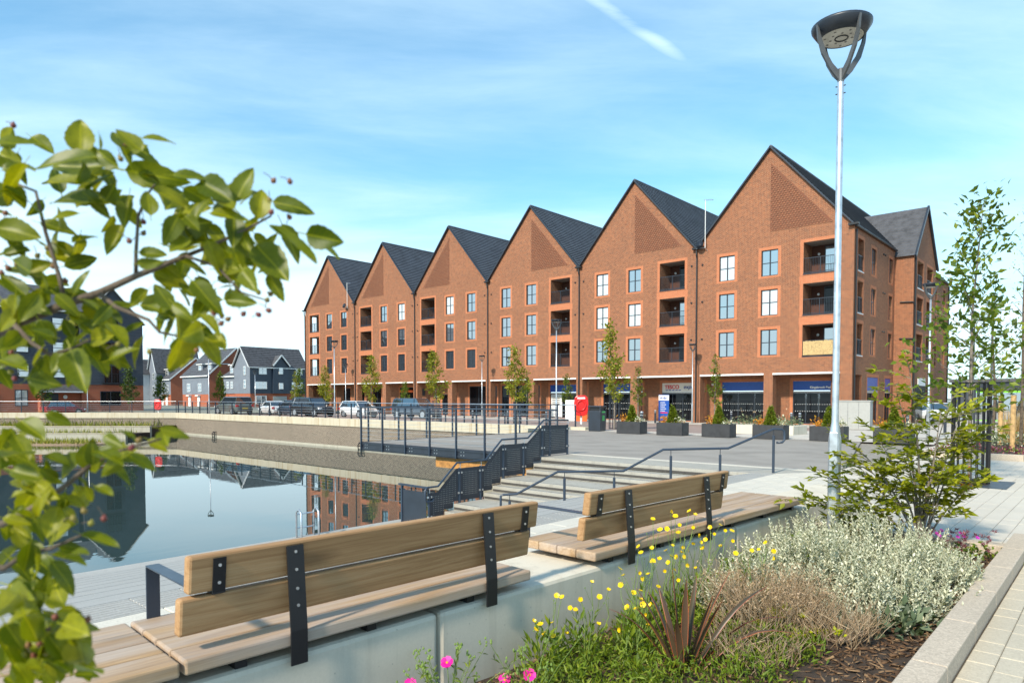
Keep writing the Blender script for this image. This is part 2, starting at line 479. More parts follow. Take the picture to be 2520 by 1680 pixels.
class MB:
    def __init__(s):
        s.v, s.f, s.mi = [], [], []

    def add(s, vs, fs, mi=0):
        o = len(s.v)
        s.v += [tuple(map(float, v)) for v in vs]
        s.f += [tuple(i + o for i in f) for f in fs]
        s.mi += [mi] * len(fs)
        return s

    def box(s, x0, x1, y0, y1, z0, z1, mi=0):
        return s.add([(x0, y0, z0), (x1, y0, z0), (x1, y1, z0), (x0, y1, z0), (x0, y0, z1), (x1, y0, z1), (x1, y1, z1), (x0, y1, z1)],
                     [(0, 3, 2, 1), (4, 5, 6, 7), (0, 1, 5, 4), (1, 2, 6, 5), (2, 3, 7, 6), (3, 0, 4, 7)], mi)

    def hexa(s, p, mi=0):
        return s.add(p, [(0, 3, 2, 1), (4, 5, 6, 7), (0, 1, 5, 4), (1, 2, 6, 5), (2, 3, 7, 6), (3, 0, 4, 7)], mi)

    def beam(s, a, b, w, h, mi=0, up=(0, 0, 1)):
        a, b = Vector(a), Vector(b)
        d = (b - a).normalized()
        side = d.cross(Vector(up))
        if side.length < 1e-4:
            side = d.cross(Vector((1, 0, 0)))
        side.normalize()
        u = side.cross(d).normalized()
        side, u = side * (w / 2), u * (h / 2)
        return s.hexa([a - side - u, a + side - u, b + side - u, b - side - u, a - side + u, a + side + u, b + side + u, b - side + u], mi)

    def tube(s, pts, r, n=8, mi=0, cap=True):
        pts = [Vector(p) for p in pts]
        rs = r if isinstance(r, (list, tuple)) else [r] * len(pts)
        o = len(s.v)
        prev = None
        for i, p in enumerate(pts):
            d = (pts[min(i + 1, len(pts) - 1)] - pts[max(i - 1, 0)])
            if d.length < 1e-9:
                d = Vector((0, 0, 1))
            d.normalize()
            if prev is None:
                a = d.orthogonal().normalized()
            else:
                a = prev - d * prev.dot(d)
                a = a.normalized() if a.length > 1e-6 else d.orthogonal().normalized()
            prev = a
            b = d.cross(a)
            for k in range(n):
                an = 2 * math.pi * k / n
                s.v.append(tuple(p + (a * math.cos(an) + b * math.sin(an)) * rs[i]))
        for i in range(len(pts) - 1):
            for k in range(n):
                k2 = (k + 1) % n
                s.f.append((o + i * n + k, o + i * n + k2, o + (i + 1) * n + k2, o + (i + 1) * n + k))
                s.mi.append(mi)
        if cap:
            s.f.append(tuple(o + k for k in range(n))[::-1])
            s.f.append(tuple(o + (len(pts) - 1) * n + k for k in range(n)))
            s.mi += [mi, mi]
        return s

    def lathe(s, prof, c=(0, 0, 0), n=16, mi=0):
        o = len(s.v)
        for r, z in prof:
            for k in range(n):
                a = 2 * math.pi * k / n
                s.v.append((c[0] + r * math.cos(a), c[1] + r * math.sin(a), c[2] + z))
        for i in range(len(prof) - 1):
            for k in range(n):
                k2 = (k + 1) % n
                s.f.append((o + i * n + k, o + i * n + k2, o + (i + 1) * n + k2, o + (i + 1) * n + k))
                s.mi.append(mi)
        s.f.append(tuple(o + k for k in range(n))[::-1])
        s.f.append(tuple(o + (len(prof) - 1) * n + k for k in range(n)))
        s.mi += [mi, mi]
        return s

    def prism(s, poly, d, mi=0):
        """closed polygon (3-D points) swept by vector d"""
        n = len(poly)
        a = [Vector(p) for p in poly]
        b = [p + Vector(d) for p in a]
        return s.add(a + b, [tuple(range(n))[::-1], tuple(range(n, 2 * n))] + [(i, (i + 1) % n, n + (i + 1) % n, n + i) for i in range(n)], mi)

    def mesh(s, name, mats, smooth=False):
        me = bpy.data.meshes.new(name)
        me.from_pydata(s.v, [], s.f)
        for m in (mats if isinstance(mats, (list, tuple)) else [mats]):
            me.materials.append(MATS[m])
        if any(s.mi):
            me.polygons.foreach_set('material_index', s.mi)
        if smooth:
            me.polygons.foreach_set('use_smooth', [True] * len(s.f))
        me.update()
        return me

    def build(s, name, mats, parent=None, smooth=False, bevel=0.0, loc=None, rz=0.0):
        return put(name, s.mesh(name, mats, smooth), parent, bevel, loc, rz)


def put(name, me, parent=None, bevel=0.0, loc=None, rz=0.0):
    o = bpy.data.objects.new(name, me)
    COL.link(o)
    o.parent = parent
    if loc is not None:
        o.location = loc
    if rz:
        o.rotation_euler = (0, 0, rz)
    if bevel:
        b = o.modifiers.new('bevel', 'BEVEL')
        b.width = bevel
        b.segments = 2
        b.limit_method = 'ANGLE'
        b.angle_limit = R(40)
    return o


def empty(name, loc=(0, 0, 0), rz=0.0):
    o = bpy.data.objects.new(name, None)
    COL.link(o)
    o.location = loc
    o.rotation_euler = (0, 0, rz)
    o.empty_display_size = 0.2
    return o


def tag(o, label=None, cat=None, group=None, kind=None):
    if label:
        o['label'] = label
    if cat:
        o['category'] = cat
    if group:
        o['group'] = group
    if kind:
        o['kind'] = kind
    return o


def copy_tree(o, parent=None):
    c = o.copy()
    COL.link(c)
    c.parent = parent
    for ch in o.children:
        copy_tree(ch, c)
    return c


def fast_mesh(name, V, F, mats, smooth=False, mi=None):
    """V (n,3), F (k,m) arrays"""
    me = bpy.data.meshes.new(name)
    V = np.ascontiguousarray(V, dtype=np.float32)
    F = np.ascontiguousarray(F, dtype=np.int32)
    k, m = F.shape
    me.vertices.add(len(V))
    me.vertices.foreach_set('co', V.ravel())
    me.loops.add(k * m)
    me.loops.foreach_set('vertex_index', F.ravel())
    me.polygons.add(k)
    me.polygons.foreach_set('loop_start', np.arange(0, k * m, m, dtype=np.int32))
    me.polygons.foreach_set('loop_total', np.full(k, m, dtype=np.int32))
    for q in (mats if isinstance(mats, (list, tuple)) else [mats]):
        me.materials.append(MATS[q])
    if mi is not None:
        me.polygons.foreach_set('material_index', np.asarray(mi, dtype=np.int32))
    if smooth:
        me.polygons.foreach_set('use_smooth', np.ones(k, dtype=bool))
    me.update(calc_edges=True)
    me.validate()
    return me


def frames(dirs, rolls, scales):
    """rotation*scale matrices whose local +Y points along dirs"""
    d = dirs / (np.linalg.norm(dirs, axis=1, keepdims=True) + 1e-9)
    up = np.tile(np.array([0, 0, 1.0]), (len(d), 1))
    bad = np.abs(d[:, 2]) > 0.97
    up[bad] = (1, 0, 0)
    x = np.cross(d, up)
    x /= np.linalg.norm(x, axis=1, keepdims=True)
    z = np.cross(x, d)
    c, s = np.cos(rolls)[:, None], np.sin(rolls)[:, None]
    x2 = x * c + z * s
    z2 = -x * s + z * c
    return np.stack([x2, d, z2], axis=2) * np.asarray(scales).reshape(-1, 1, 1)


def scatter(V, F, M, T):
    k, n = len(T), len(V)
    VV = (np.einsum('kij,nj->kni', M, V) + T[:, None, :]).reshape(-1, 3)
    FF = (F[None] + (np.arange(k) * n)[:, None, None]).reshape(-1, F.shape[1])
    return VV, FF


# a small folded leaf, 1 unit long along +Y
LEAF_V = np.array([(0, 0, 0), (-.26, .42, .07), (0, .48, 0), (.26, .42, .07), (0, 1, -.06)], float)
LEAF_F = np.array([(0, 2, 1), (0, 3, 2), (1, 2, 4), (2, 3, 4)])
NARROW_V = LEAF_V * (0.55, 1, 1)
BLADE_V = np.array([(-.5, 0, 0), (.5, 0, 0), (-.42, .5, 0), (.42, .5, 0), (0, 1, 0), (0, 1, 0)], float)


def unit(n):
    v = rng.normal(size=(n, 3))
    return v / np.linalg.norm(v, axis=1, keepdims=True)


# ================================================================== THE SETTING
GZ = 0.30          # level of the near plaza
WATER = -1.65
NORTH = 28.0       # north wall of the basin
CX, CY = -70.5, 28.0
WD = Vector((-0.7427, -0.6697, 0))   # run of the west basin wall


def gz(y):
    return GZ - 0.30 * min(1, max(0, (y - 29) / 15.0))


def sheet(name, polys, m, kind='structure'):
    mb = MB()
    for p in polys:
        mb.add(p, [tuple(range(len(p)))])
    o = mb.build(name, m)
    o['kind'] = kind
    return o


# water
wfar = Vector((CX, CY, 0)) + WD * 60
sheet('water', [[(-12.0, -60, WATER), (-12.0, 28.2, WATER), (CX + .2, 28.2, WATER), (wfar.x, wfar.y, WATER), (wfar.x + 20, -60, WATER)]], 'water')
sheet('basin_bed', [[(-12.6, -60, WATER - 1.2), (-12.6, 29, WATER - 1.2), (CX - 3, 29, WATER - 1.2), (-130, -60, WATER - 1.2)]], 'far_ground')

# land to the north (car park), in strips that fall gently to the building
ys = [28.35, 31, 34, 37, 40, 44, 47, 110, 1500]
sheet('ground', [[(x0, a, gz(a) - 0.02), (x1, a, gz(a) - 0.02), (x1, b, gz(b) - 0.02), (x0, b, gz(b) - 0.02)]
                 for a, b in zip(ys[:-1], ys[1:]) for x0, x1 in ((CX, -10), (-10, 60))]
      + [[(-1500, 28, -0.02), (CX, 28.35, gz(28.35) - .02), (CX, 1500, -.02), (-1500, 1500, -.02)],
         [(60, -200, GZ - .02), (1500, -200, GZ - .02), (1500, 1500, -.02), (60, 1500, -.02)],
         [(wfar.x, wfar.y - .4, .2), (CX, 28.0, gz(28.35) - .02), (-1500, 28, -.02), (-1500, -300, -.02)]], 'far_ground')
sheet('car_park', [[(x0, a, gz(a) - 0.01), (x1, a, gz(a) - 0.01), (x1, b, gz(b) - 0.01), (x0, b, gz(b) - 0.01)]
                   for a, b in zip(ys[:6], ys[1:7]) for x0, x1 in ((-110, -21), (-21, -9))], 'block_paving')
sheet('pavement', [[(-95, 45.2, gz(45.2) + .004), (-8, 45.2, gz(45.2) + .004), (-8, 52, .004), (-95, 52, .004)],
                   [(-24, 27.5, GZ + .004), (-4, 27.5, GZ + .004), (-4, 29, GZ + .004), (-24, 29, GZ + .004)],
                   [(-13, 29, GZ + .004), (-4, 29, GZ + .004), (-4, 44.2, .006), (-13, 44.2, .006)],
                   [(-9.9, 44.2, .006), (-4, 44.2, .006), (-4, 90, .006), (-9.9, 90, .006)],
                   [(-21.2, 28.2, GZ - .002), (-20.3, 28.2, GZ - .002), (-20.3, 29, GZ - .002), (-21.2, 29, GZ - .002)]], 'pale_paving')
sheet('road', [[(-4, 33, .29), (60, 33, .29), (60, 90, .012), (-4, 90, .012)]], 'asphalt')
# resin-bound plaza between the steps and the planters
sheet('plaza', [[(-21.0, 15.0, GZ), (-12.0, 15.0, GZ), (-12.0, 16.0, GZ), (-12.0, 16.01, GZ), (-21.0, 16.01, GZ)], [(-21.0, 16.01, GZ), (-12, 16.01, GZ), (-4.6, 16.01, GZ - .006), (-7.3, 27.6, GZ - .006), (-21.0, 27.6, GZ)]], 'asphalt')
# ground under the near paving, right of the benches
sheet('ground_near', [[(-5.7, -8, GZ - .06), (-3.3, -8, GZ - .06), (-3.3, 8.8, GZ - .06), (-5.7, 8.8, GZ - .06)],
                      [(-.8, -8, GZ - .06), (60, -8, GZ - .06), (60, 8.8, GZ - .06), (-.8, 8.8, GZ - .06)],
                      [(-5.7, 8.8, GZ - .06), (60, 8.8, GZ - .06), (60, 33.2, GZ - .06), (-9, 33.2, GZ - .06), (-5.7, 16, GZ - .06)],
                      [(-13, -8, -1.2), (-6.0, -8, GZ - .06), (-6.0, 15, GZ - .06), (-13, 12, -1.2)]], 'joint_dark')

# ---- near paving: slabs of their own
SLABS = {}


def slab_mesh(key, w, l, m, th=0.055):
    if key not in SLABS:
        b = 0.006
        mb = MB()
        mb.add([(0, 0, -th), (w, 0, -th), (w, l, -th), (0, l, -th), (0, 0, -b), (w, 0, -b), (w, l, -b), (0, l, -b),
                (b, b, 0), (w - b, b, 0), (w - b, l - b, 0), (b, l - b, 0)],
               [(0, 1, 5, 4), (1, 2, 6, 5), (2, 3, 7, 6), (3, 0, 4, 7), (4, 5, 9, 8), (5, 6, 10, 9), (6, 7, 11, 10), (7, 4, 8, 11), (8, 9, 10, 11)])
        SLABS[key] = mb.mesh('slab', m)
    return SLABS[key]


pav = empty('paving')
pav['kind'] = 'structure'
# long narrow setts beside the kerb
cnt = 0
nx = 0
setts = MB()
x = -0.705
while x < 3.4:
    y = 3.4 + random.random() * .3
    while y < 8.9:
        l = random.choice((.24, .30, .36))
        # keep only what the frame can see
        dep = -.6697 * x + .7427 * y
        rt = .7427 * x + .6697 * y
        if not (dep > 2.3 and rt / dep < 0.84 and cnt < 290):
            setts.box(x, x + .149, y, y + l - .003, GZ - .05, GZ + random.uniform(-.0015, .0015))
        else:
            o = put('slab', slab_mesh(('s', l), .149, l - .003, 'slab_warm'), pav, 0, (x, y, GZ + random.uniform(-.0015, .0015)))
            cnt += 1
        y += l
    x += .152
o = setts.build('setts', 'slab_warm', pav)
o['kind'] = 'stuff'
# larger flags beyond the bed, the nearest ones single
far = MB()
cnt = 0
x = -5.6
while x < 3.2:
    y = 9.0
    first = True
    while y < 27.5:
        l = random.choice((.45, .6, .75)) if not first else random.choice((.2, .35, .5, .6))
        first = False
        dep = -.6697 * x + .7427 * y
        rt = .7427 * x + .6697 * y
        inb = not (x < -4.9 + 0.0 and y > 16) and not (x < -4.9 - (y - 16) * .233) and not (x < -5.0 and y < 15.2)
        if rt / dep < 1.3 and inb and not (y > 21.6 and x > -4.3):
            if y < 16.5 and x > -3.2 and cnt < 290 and rt / dep < .82:
                put('flag', slab_mesh(('f', l), .1965, l - .004, 'slab_light'), pav, 0, (x, y, GZ + random.uniform(-.0015, .0015)))
                cnt += 1
            else:
                far.box(x, x + .1965, y, y + l - .004, GZ - .05, GZ + random.uniform(-.0015, .0015))
        y += l
    x += .20
for x in np.arange(-4.9, -3.0, .2):
    y = 8.5
    while y < 9.3:
        y += .6
o = far.build('flags', 'slab_light', pav)
o['kind'] = 'stuff'
# cream strip in front of the benches
for i, x in enumerate((-3.73, -4.04, -4.35, -4.66, -4.97, -5.28)):
    y = -1.2 + (i % 2) * .3
    while y < 15.3:
        put('flag', slab_mesh('cream', .302, .592, 'slab_cream'), pav, 0, (x - .31, y, GZ + random.uniform(-.0015, .0015)))
        y += .6
# fill between cream strip and the far flags
# ribbed tactile slabs
if True:
    mb = MB()
    mb.box(0, .446, 0, .394, -.05, 0)
    for k in range(7):
        xx = .012 + k * .063
        mb.add([(xx, 0.002, 0), (xx + .034, 0.002, 0), (xx + .034, .392, 0), (xx, .392, 0), (xx + .007, .006, .008), (xx + .027, .006, .008), (xx + .027, .388, .008), (xx + .007, .388, .008)],
               [(4, 5, 6, 7), (0, 1, 5, 4), (1, 2, 6, 5), (2, 3, 7, 6), (3, 0, 4, 7)])
    tact = mb.mesh('tactile_slab', 'slab_grey')
    for i, x in enumerate((-6.048,)):
        y = -1.2
        while y < 14.6:
            put('tactile_slab', tact, pav, 0, (x, y, GZ - .004))
            y += .4

# the bank of big grey flags falling to the water
RA = 0.196


def rampz(x):
    return GZ + RA * min(0.0, x + 6.05)


ramp = empty('ramp')
ramp['kind'] = 'structure'
LV = [(GZ, 15.8, 14.5)]
# step levels and riser positions
RISERS = [14.50, 14.19, 13.88, 12.87, 12.56, 12.25, 11.20, 10.90, 10.60]
LEVELS = [GZ - .152 * (i + 1) for i in range(9)]
pitch = math.atan(RA)


def diag_x(z):
    return -6.05 + (z - GZ) / RA


mb = MB()
for i in range(10):
    pass
rows = [-6.05 - .775 * k for k in range(10)]
for k in range(9):
    xa, xb = rows[k], rows[k + 1]
    y = -3.0 + (k % 2) * .65
    while y < 14.8:
        l = 1.3
        # stop at the diagonal foot of the steps
        zmid = rampz((xa + xb) / 2)
        lim = 15.0
        for r, z in zip(RISERS, LEVELS):
            if zmid <= z + .152:
                lim = r - .0
        e = min(y + l - .008, lim + .45)
        if e - y > .25 and xb > -13.3:
            m = MB()
            m.hexa([(xa - .004, y, rampz(xa) - .05), (xa - .004, e, rampz(xa) - .05), (xb + .004, e, rampz(xb) - .05), (xb + .004, y, rampz(xb) - .05),
                    (xa - .004, y, rampz(xa)), (xa - .004, e, rampz(xa)), (xb + .004, e, rampz(xb)), (xb + .004, y, rampz(xb))][::1])
            m.build('flag', 'slab_grey', ramp)
        y += l
mb = MB()
mb.box(-13.3, -13.0, -12, 10.6, WATER - .3, rampz(-13.0) + .001)
o = mb.build('quay_edge', 'slab_grey', ramp, bevel=.01)
# bed under the ramp flags
mb = MB()
mb.add([(-6.05, -12, GZ - .055), (-6.05, 15, GZ - .055), (-13.0, 12.3, rampz(-13) - .055), (-13.0, -12, rampz(-13) - .055)], [(0, 1, 2, 3)])
mb.build('bedding', 'joint_dark', ramp)

# ---- steps
steps = empty('steps')
steps['kind'] = 'structure'
top = MB()
top.hexa([(-12.0, 14.52, GZ - .152), (-5.72, 14.52, GZ - .152), (-5.0, 16.0, GZ - .152), (-12.0, 16.0, GZ - .152),
          (-12.0, 14.52, GZ + .002), (-5.72, 14.52, GZ + .002), (-5.0, 15.78, GZ + .002), (-12.0, 15.78, GZ + .002)])
top.build('top_landing', 'step_stone', steps, bevel=.008)
mb = MB()
mb.box(-12.0, -4.95, 15.79, 16.02, GZ - .1, GZ + .006)
mb.build('edging', 'slab_cream', steps)
for i, (r, z) in enumerate(zip(RISERS, LEVELS)):
    nxt = RISERS[i + 1] if i + 1 < 9 else 10.2
    xr = max(min(diag_x(z) + .35, -5.5), -11.7)
    m = MB()
    m.box(-12.0, xr, nxt - .0, r + .03, z - .152, z)
    m.build('tread', 'step_stone', steps, bevel=.008)
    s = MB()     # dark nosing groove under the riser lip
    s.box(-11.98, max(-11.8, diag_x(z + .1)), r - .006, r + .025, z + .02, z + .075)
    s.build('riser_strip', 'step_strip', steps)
    g = MB()
    g.box(-11.98, xr - .1, r - .11 + .2, r - .095 + .2, z + .1525, z + .1545)
    g.build('grip_line', 'step_strip', steps)

# lower landing reaching out beside the stringer
mb = MB()
mb.box(-13.2, -12.0, 8.2, 10.5, -1.9, -1.06)
mb.build('lower_landing', 'step_stone', steps, bevel=.01)

# ---- basin walls
bn = empty('basin_wall')
tag(bn, 'long grey brick basin wall with stained concrete coping below the car park railing', 'wall')
mb = MB()
mb.box(CX, -20.2, NORTH, NORTH + .3, -3, -.02)
mb.build('brickwork', 'brick_basin', bn)
mb = MB()
mb.box(CX, -20.2, NORTH - .02, NORTH + .3, -3, WATER + .16)
mb.build('footing', 'concrete_ledge', bn)
x = -20.2
while x > CX + .2:
    l = min(3.0, x - CX)
    m = MB()
    m.box(x - l + .006, x - .006, NORTH - .07, NORTH + .42, -.10, .45)
    m.build('coping', 'concrete_coping', bn, bevel=.012)
    x -= l
bw = empty('basin_wall', (CX, CY, 0), math.atan2(WD.y, WD.x))
tag(bw, 'dark brick basin wall with concrete coping behind the reed terraces', 'wall')
mb = MB()
mb.box(0, 62, -.3, 0, -3, -.02)
mb.build('brickwork', 'brick_basin', bw)
for k in range(12):
    m = MB()
    m.box(k * 5 + .006, k * 5 + 4.994, -.42, .07, -.10, .45)
    m.build('coping', 'concrete_coping', bw, bevel=.012)
# retaining wall below the viewing deck
dw = empty('deck_wall')
tag(dw, 'low retaining wall in the shade under the viewing deck', 'wall')
mb = MB()
mb.box(-13.6, -12.1, 15.6, 15.9, -3, GZ - .3)
mb.build('brickwork', 'brick_basin', dw)
mb = MB()
mb.box(-13.6, -13.3, 15.9, 27.9, -3, GZ - .3)
mb.build('return_wall', 'brick_basin', dw)
mb = MB()
mb.box(-17.1, -12.15, 15.15, 15.55, -.36, -.02)
mb.build('timber_beam', 'orange_timber', dw)


# ================================================================== MAIN BUILDING
BW, NB = 11.2, 6
EAVE, APEX = 13.4, 19.7
FLOORS = (4.83, 7.68, 10.5)
bld = empty('apartment_building', (-13.5, 48.7, 0))
tag(bld, 'long brown brick apartment block with six steep gables above a shop arcade', 'building')


def holes_wall(mb, u0, u1, v0, v1, holes, fn, depth, mi=0, reveal=True):
    us = sorted(set([u0, u1] + [h[0] for h in holes] + [h[1] for h in holes]))
    vs = sorted(set([v0, v1] + [h[2] for h in holes] + [h[3] for h in holes]))
    us = [u for u in us if u0 <= u <= u1]
    vs = [v for v in vs if v0 <= v <= v1]
    for a, b in zip(us[:-1], us[1:]):
        for c, d in zip(vs[:-1], vs[1:]):
            m, n = (a + b) / 2, (c + d) / 2
            if any(h[0] < m < h[1] and h[2] < n < h[3] for h in holes):
                continue
            mb.add([fn(a, c, 0), fn(b, c, 0), fn(b, d, 0), fn(a, d, 0)], [(0, 1, 2, 3)], mi)
    if reveal:
        for h in holes:
            a, b, c, d = h[:4]
            q = h[4] if len(h) > 4 else depth
            for (p, r) in (((a, c), (b, c)), ((b, c), (b, d)), ((b, d), (a, d)), ((a, d), (a, c))):
                mb.add([fn(*p, 0), fn(*r, 0), fn(*r, q), fn(*p, q)], [(0, 1, 2, 3)], mi)


def front(u, v, d):     # facade facing -Y, local
    return (u, d, v)


def side(u, v, d):      # facade facing +X at x = 0
    return (-d, u, v)


# shared meshes for windows
def win_mesh(w, h, nx=2, nz=2, t=.06, d=.07):
    mb = MB()
    mb.box(0, t, 0, d, 0, h)
    mb.box(w - t, w, 0, d, 0, h)
    mb.box(t, w - t, 0, d, 0, t)
    mb.box(t, w - t, 0, d, h - t, h)
    for i in range(1, nx):
        x = w * i / nx
        mb.box(x - .045, x + .045, 0, d, t, h - t)
    for j in range(1, nz):
        z = h * j / nz
        for i in range(nx):
            a = t if i == 0 else w * i / nx + .045
            b = w - t if i == nx - 1 else w * (i + 1) / nx - .045
            mb.box(a, b, .004, d - .004, z - .03, z + .03)
    return mb.mesh('window', 'metal_dark')


def pane_mesh(w, h, m):
    mb = MB()
    mb.box(0, w, 0, .02, 0, h)
    return mb.mesh('pane', m)


WW, WH = 1.2, 1.85
wm = win_mesh(WW, WH)
pm = {k: pane_mesh(WW / 2 - .05, WH / 2 - .03, k) for k in ('pane', 'pane_curtain')}


def window(parent, loc, rz=0.0, kind='pane', wmesh=None, pmesh=None, W=WW, H=WH, nx=2, nz=2):
    o = put('window', wmesh or wm, parent, 0, loc, rz)
    for i in range(nx):
        for j in range(nz):
            k = kind
            put('pane', (pmesh or pm)[k], o, 0, (W * i / nx + .025, .022, H * j / nz + .015))
    return o


def surround(mb, fn, a, b, c, d, t=.25, off=-.004):
    mb = MB()
    for (p, q, r, s) in ((a - t, b + t, d, d + t), (a - t, b + t, c - t * .6, c), (a - t, a, c, d), (b, b + t, c, d)):
        mb.add([fn(p, r, off), fn(q, r, off), fn(q, s, off), fn(p, s, off)], [(0, 1, 2, 3)])
    mb.build('brick_surround', 'brick_orange', bld)


rail_me = {}


def balustrade(w):
    k = round(w, 2)
    if k not in rail_me:
        mb = MB()
        mb.box(0, w, 0, .05, 1.04, 1.08)
        mb.box(0, w, 0, .04, .06, .10)
        n = int(w / .11)
        for i in range(n + 1):
            x = i * (w - .015) / n
            mb.box(x, x + .015, .012, .027, .10, 1.04)
        mb.box(w * .5 - .025, w * .5 + .025, 0, .05, 0, 1.04)
        rail_me[k] = mb.mesh('balustrade', 'metal_dark')
    return rail_me[k]


wall = MB()
sur = MB()
for i in range(NB):
    x0 = -BW * (i + 1)
    mir = i >= 3
    loc = lambda u: x0 + (BW - u if mir else u)
    holes = []
    bal = sorted((loc(7.95), loc(10.15)))
    for r, zf in enumerate(FLOORS):
        holes.append((bal[0], bal[1], zf, zf + 2.15, 1.7 if i != 5 else .4))
        surround(sur, front, bal[0], bal[1], zf, zf + 2.15, .22)
        for c, (a, b) in enumerate(((1.8, 3.0), (5.0, 6.2))):
            a, b = sorted((loc(a), loc(b)))
            z0 = zf + .15
            holes.append((a, b, z0, z0 + WH, .11))
            surround(sur, front, a, b, z0, z0 + WH, .215)
            curt = (r == 1 and i in (0, 1) or r == 2 and i in (0, 1, 2) and c == 0 or (i, r, c) in ((3, 2, 1), (4, 2, 0)))
            window(bld, (a, .10, z0), 0, 'pane_curtain' if curt and not (i + c + r) % 3 == 1 else 'pane')
    # orange panels between the balconies
    for zf in FLOORS[1:]:
        sp_ = MB()
        sp_.add([front(bal[0] - .27, zf - .7 + .02, -.0035), front(bal[1] + .27, zf - .7 + .02, -.0035), front(bal[1] + .27, zf - .16, -.0035), front(bal[0] - .27, zf - .16, -.0035)], [(0, 1, 2, 3)])
        sp_.build('brick_panel', 'brick_orange', bld)
    holes_wall(wall, x0, x0 + BW, 3.66, EAVE, holes, front, .11)
    ap = x0 + BW / 2
    wall.add([front(x0, EAVE, 0), front(x0 + BW, EAVE, 0), front(ap, APEX, 0)], [(0, 1, 2)])
    # projecting-brick triangle of one half gable
    sgn = -1 if mir else 1
    tri = MB()
    ta_, tb_, tc_ = (ap, 18.6), (ap, 13.75), (ap + sgn * 4.3, 13.75)
    pts = [(ta_[0], -.006, ta_[1]), (tb_[0], -.006, tb_[1]), (tc_[0], -.006, tc_[1])]
    tri.add(pts, [(0, 1, 2) if sgn > 0 else (0, 2, 1)], 0)
    row = 0
    z = 13.78
    while z < 18.5:
        u = .04 + (.1125 if row % 2 else 0)
        while u + .1 < 4.3 * (18.6 - z - .075) / 4.85:
            xx = ap + sgn * u if sgn > 0 else ap - u - .10
            tri.box(xx, xx + .10, -.05, -.0065, z, z + .065, 1)
            u += .225
        z += .15 if i > 2 else .075 * 2
        row += 1
    o = tri.build('brick_lattice', ['brick_panel_dark', 'brick_stock'], bld)
    o['kind'] = 'stuff'
    # balcony recess: ceiling, floor, back wall with glazed door, rail
    for r, zf in enumerate(FLOORS):
        m = MB()
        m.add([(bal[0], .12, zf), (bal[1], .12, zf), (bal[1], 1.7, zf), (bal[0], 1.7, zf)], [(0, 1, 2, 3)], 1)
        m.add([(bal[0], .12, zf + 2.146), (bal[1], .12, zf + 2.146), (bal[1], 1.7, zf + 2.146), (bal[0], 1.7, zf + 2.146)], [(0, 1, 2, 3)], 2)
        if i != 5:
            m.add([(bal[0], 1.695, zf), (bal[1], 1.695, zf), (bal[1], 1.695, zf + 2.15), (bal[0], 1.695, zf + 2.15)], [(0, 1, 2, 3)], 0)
        bo = m.build('balcony', ['brick_shaded', 'grey_strip', 'soffit'], bld)
        m = MB()
        m.box(bal[0] - .02, bal[1] + .02, -.04, .10, zf - .07, zf - .002)
        m.build('ledge', 'metal_dark', bo)
        put('balustrade', balustrade(bal[1] - bal[0]), bo, 0, (bal[0], .04, zf))
        if i != 5:
            dx = bal[0] + (.9 if not mir else .25)
            d = MB()
            d.box(dx, dx + .06, 1.60, 1.67, zf, zf + 2.05)
            d.box(dx + .95, dx + 1.01, 1.60, 1.67, zf, zf + 2.05)
            d.box(dx + .06, dx + .95, 1.60, 1.67, zf + 1.98, zf + 2.05)
            dd = d.build('door', 'metal_dark', bo)
            d = MB()
            d.box(dx + .06, dx + .95, 1.62, 1.64, zf, zf + 1.98)
            d.build('glazing', 'pane' if (i + r) % 2 == 0 else 'shop_glass', bo)
            d = MB()
            d.lathe([(.09, 0), (.10, .02), (.07, .05), (.03, .06)], (0, 0, 0), 10)
            lo = d.build('bulkhead_light', 'white_paint', bo, smooth=True)
            lo.location = (bal[0] + .5, 1.66, zf + 1.55)
            lo.rotation_euler = (R(90), 0, 0)
# end wall on the left, with the corner balconies open through it
lw = lambda u, v, d: (-BW * NB + d, u, v)
holes_wall(wall, 0, 16, 0, EAVE, [(.42, 1.66, z, z + 2.15, .3) for z in FLOORS], lw, .3)
for zf in FLOORS:      # inner wall of the open corner
    wall.add([(-BW * NB + 1.05, 1.69, zf), (-BW * NB + 3.3, 1.69, zf), (-BW * NB + 3.3, 1.69, zf + 2.15), (-BW * NB + 1.05, 1.69, zf + 2.15)], [(0, 1, 2, 3)])
wall.build('front_wall', 'brick_stock', bld)
# reed screen tied to the lowest corner balcony
bal0 = -BW + 7.95
for k in range(26):
    m = MB()
    xx = bal0 + .05 + k * .081
    m.box(xx, xx + .074, .0, .02, FLOORS[0] + .06, FLOORS[0] + 1.02 + random.uniform(-.03, .03))
    m.build('reed_screen_slat', 'reed_fence', bld)

# ---- right-hand facade
sw = MB()
ss = MB()
sh = []
for zf in FLOORS:
    sh.append((.9, 2.2, zf, zf + 2.15, 1.0))
    surround(ss, side, .9, 2.2, zf, zf + 2.15, .24)
    for (a, b) in ((4.2, 5.35), (9.0, 10.0)):
        sh.append((a, b, zf + .15, zf + 2.0, .13))
        surround(ss, side, a, b, zf + .15, zf + 2.0, .22)
gh = [(.75, 2.2, -.1, 3.5, 1.5), (3.6, 6.4, -.1, 3.4, .2), (8.3, 10.0, -.1, 3.4, .2)]
for g in gh[1:]:
    surround(ss, side, g[0], g[1], .2, g[3], .22)
holes_wall(sw, 0, 10.7, 0, EAVE - .1, sh + gh, side, .13)
w2 = lambda u, v, d: (1.3 - d, u, v)
ph = []
for zf in FLOORS:
    for (a, b) in ((11.9, 14.0), (15.3, 17.5)):
        ph.append((a, b, zf, zf + 2.1, 1.2))
        surround(ss, w2, a, b, zf, zf + 2.1, .22)
ph.append((11.8, 17.6, .15, 3.0, .2))
holes_wall(sw, 10.7, 18.7, 0, 12.9, ph, w2, .3)
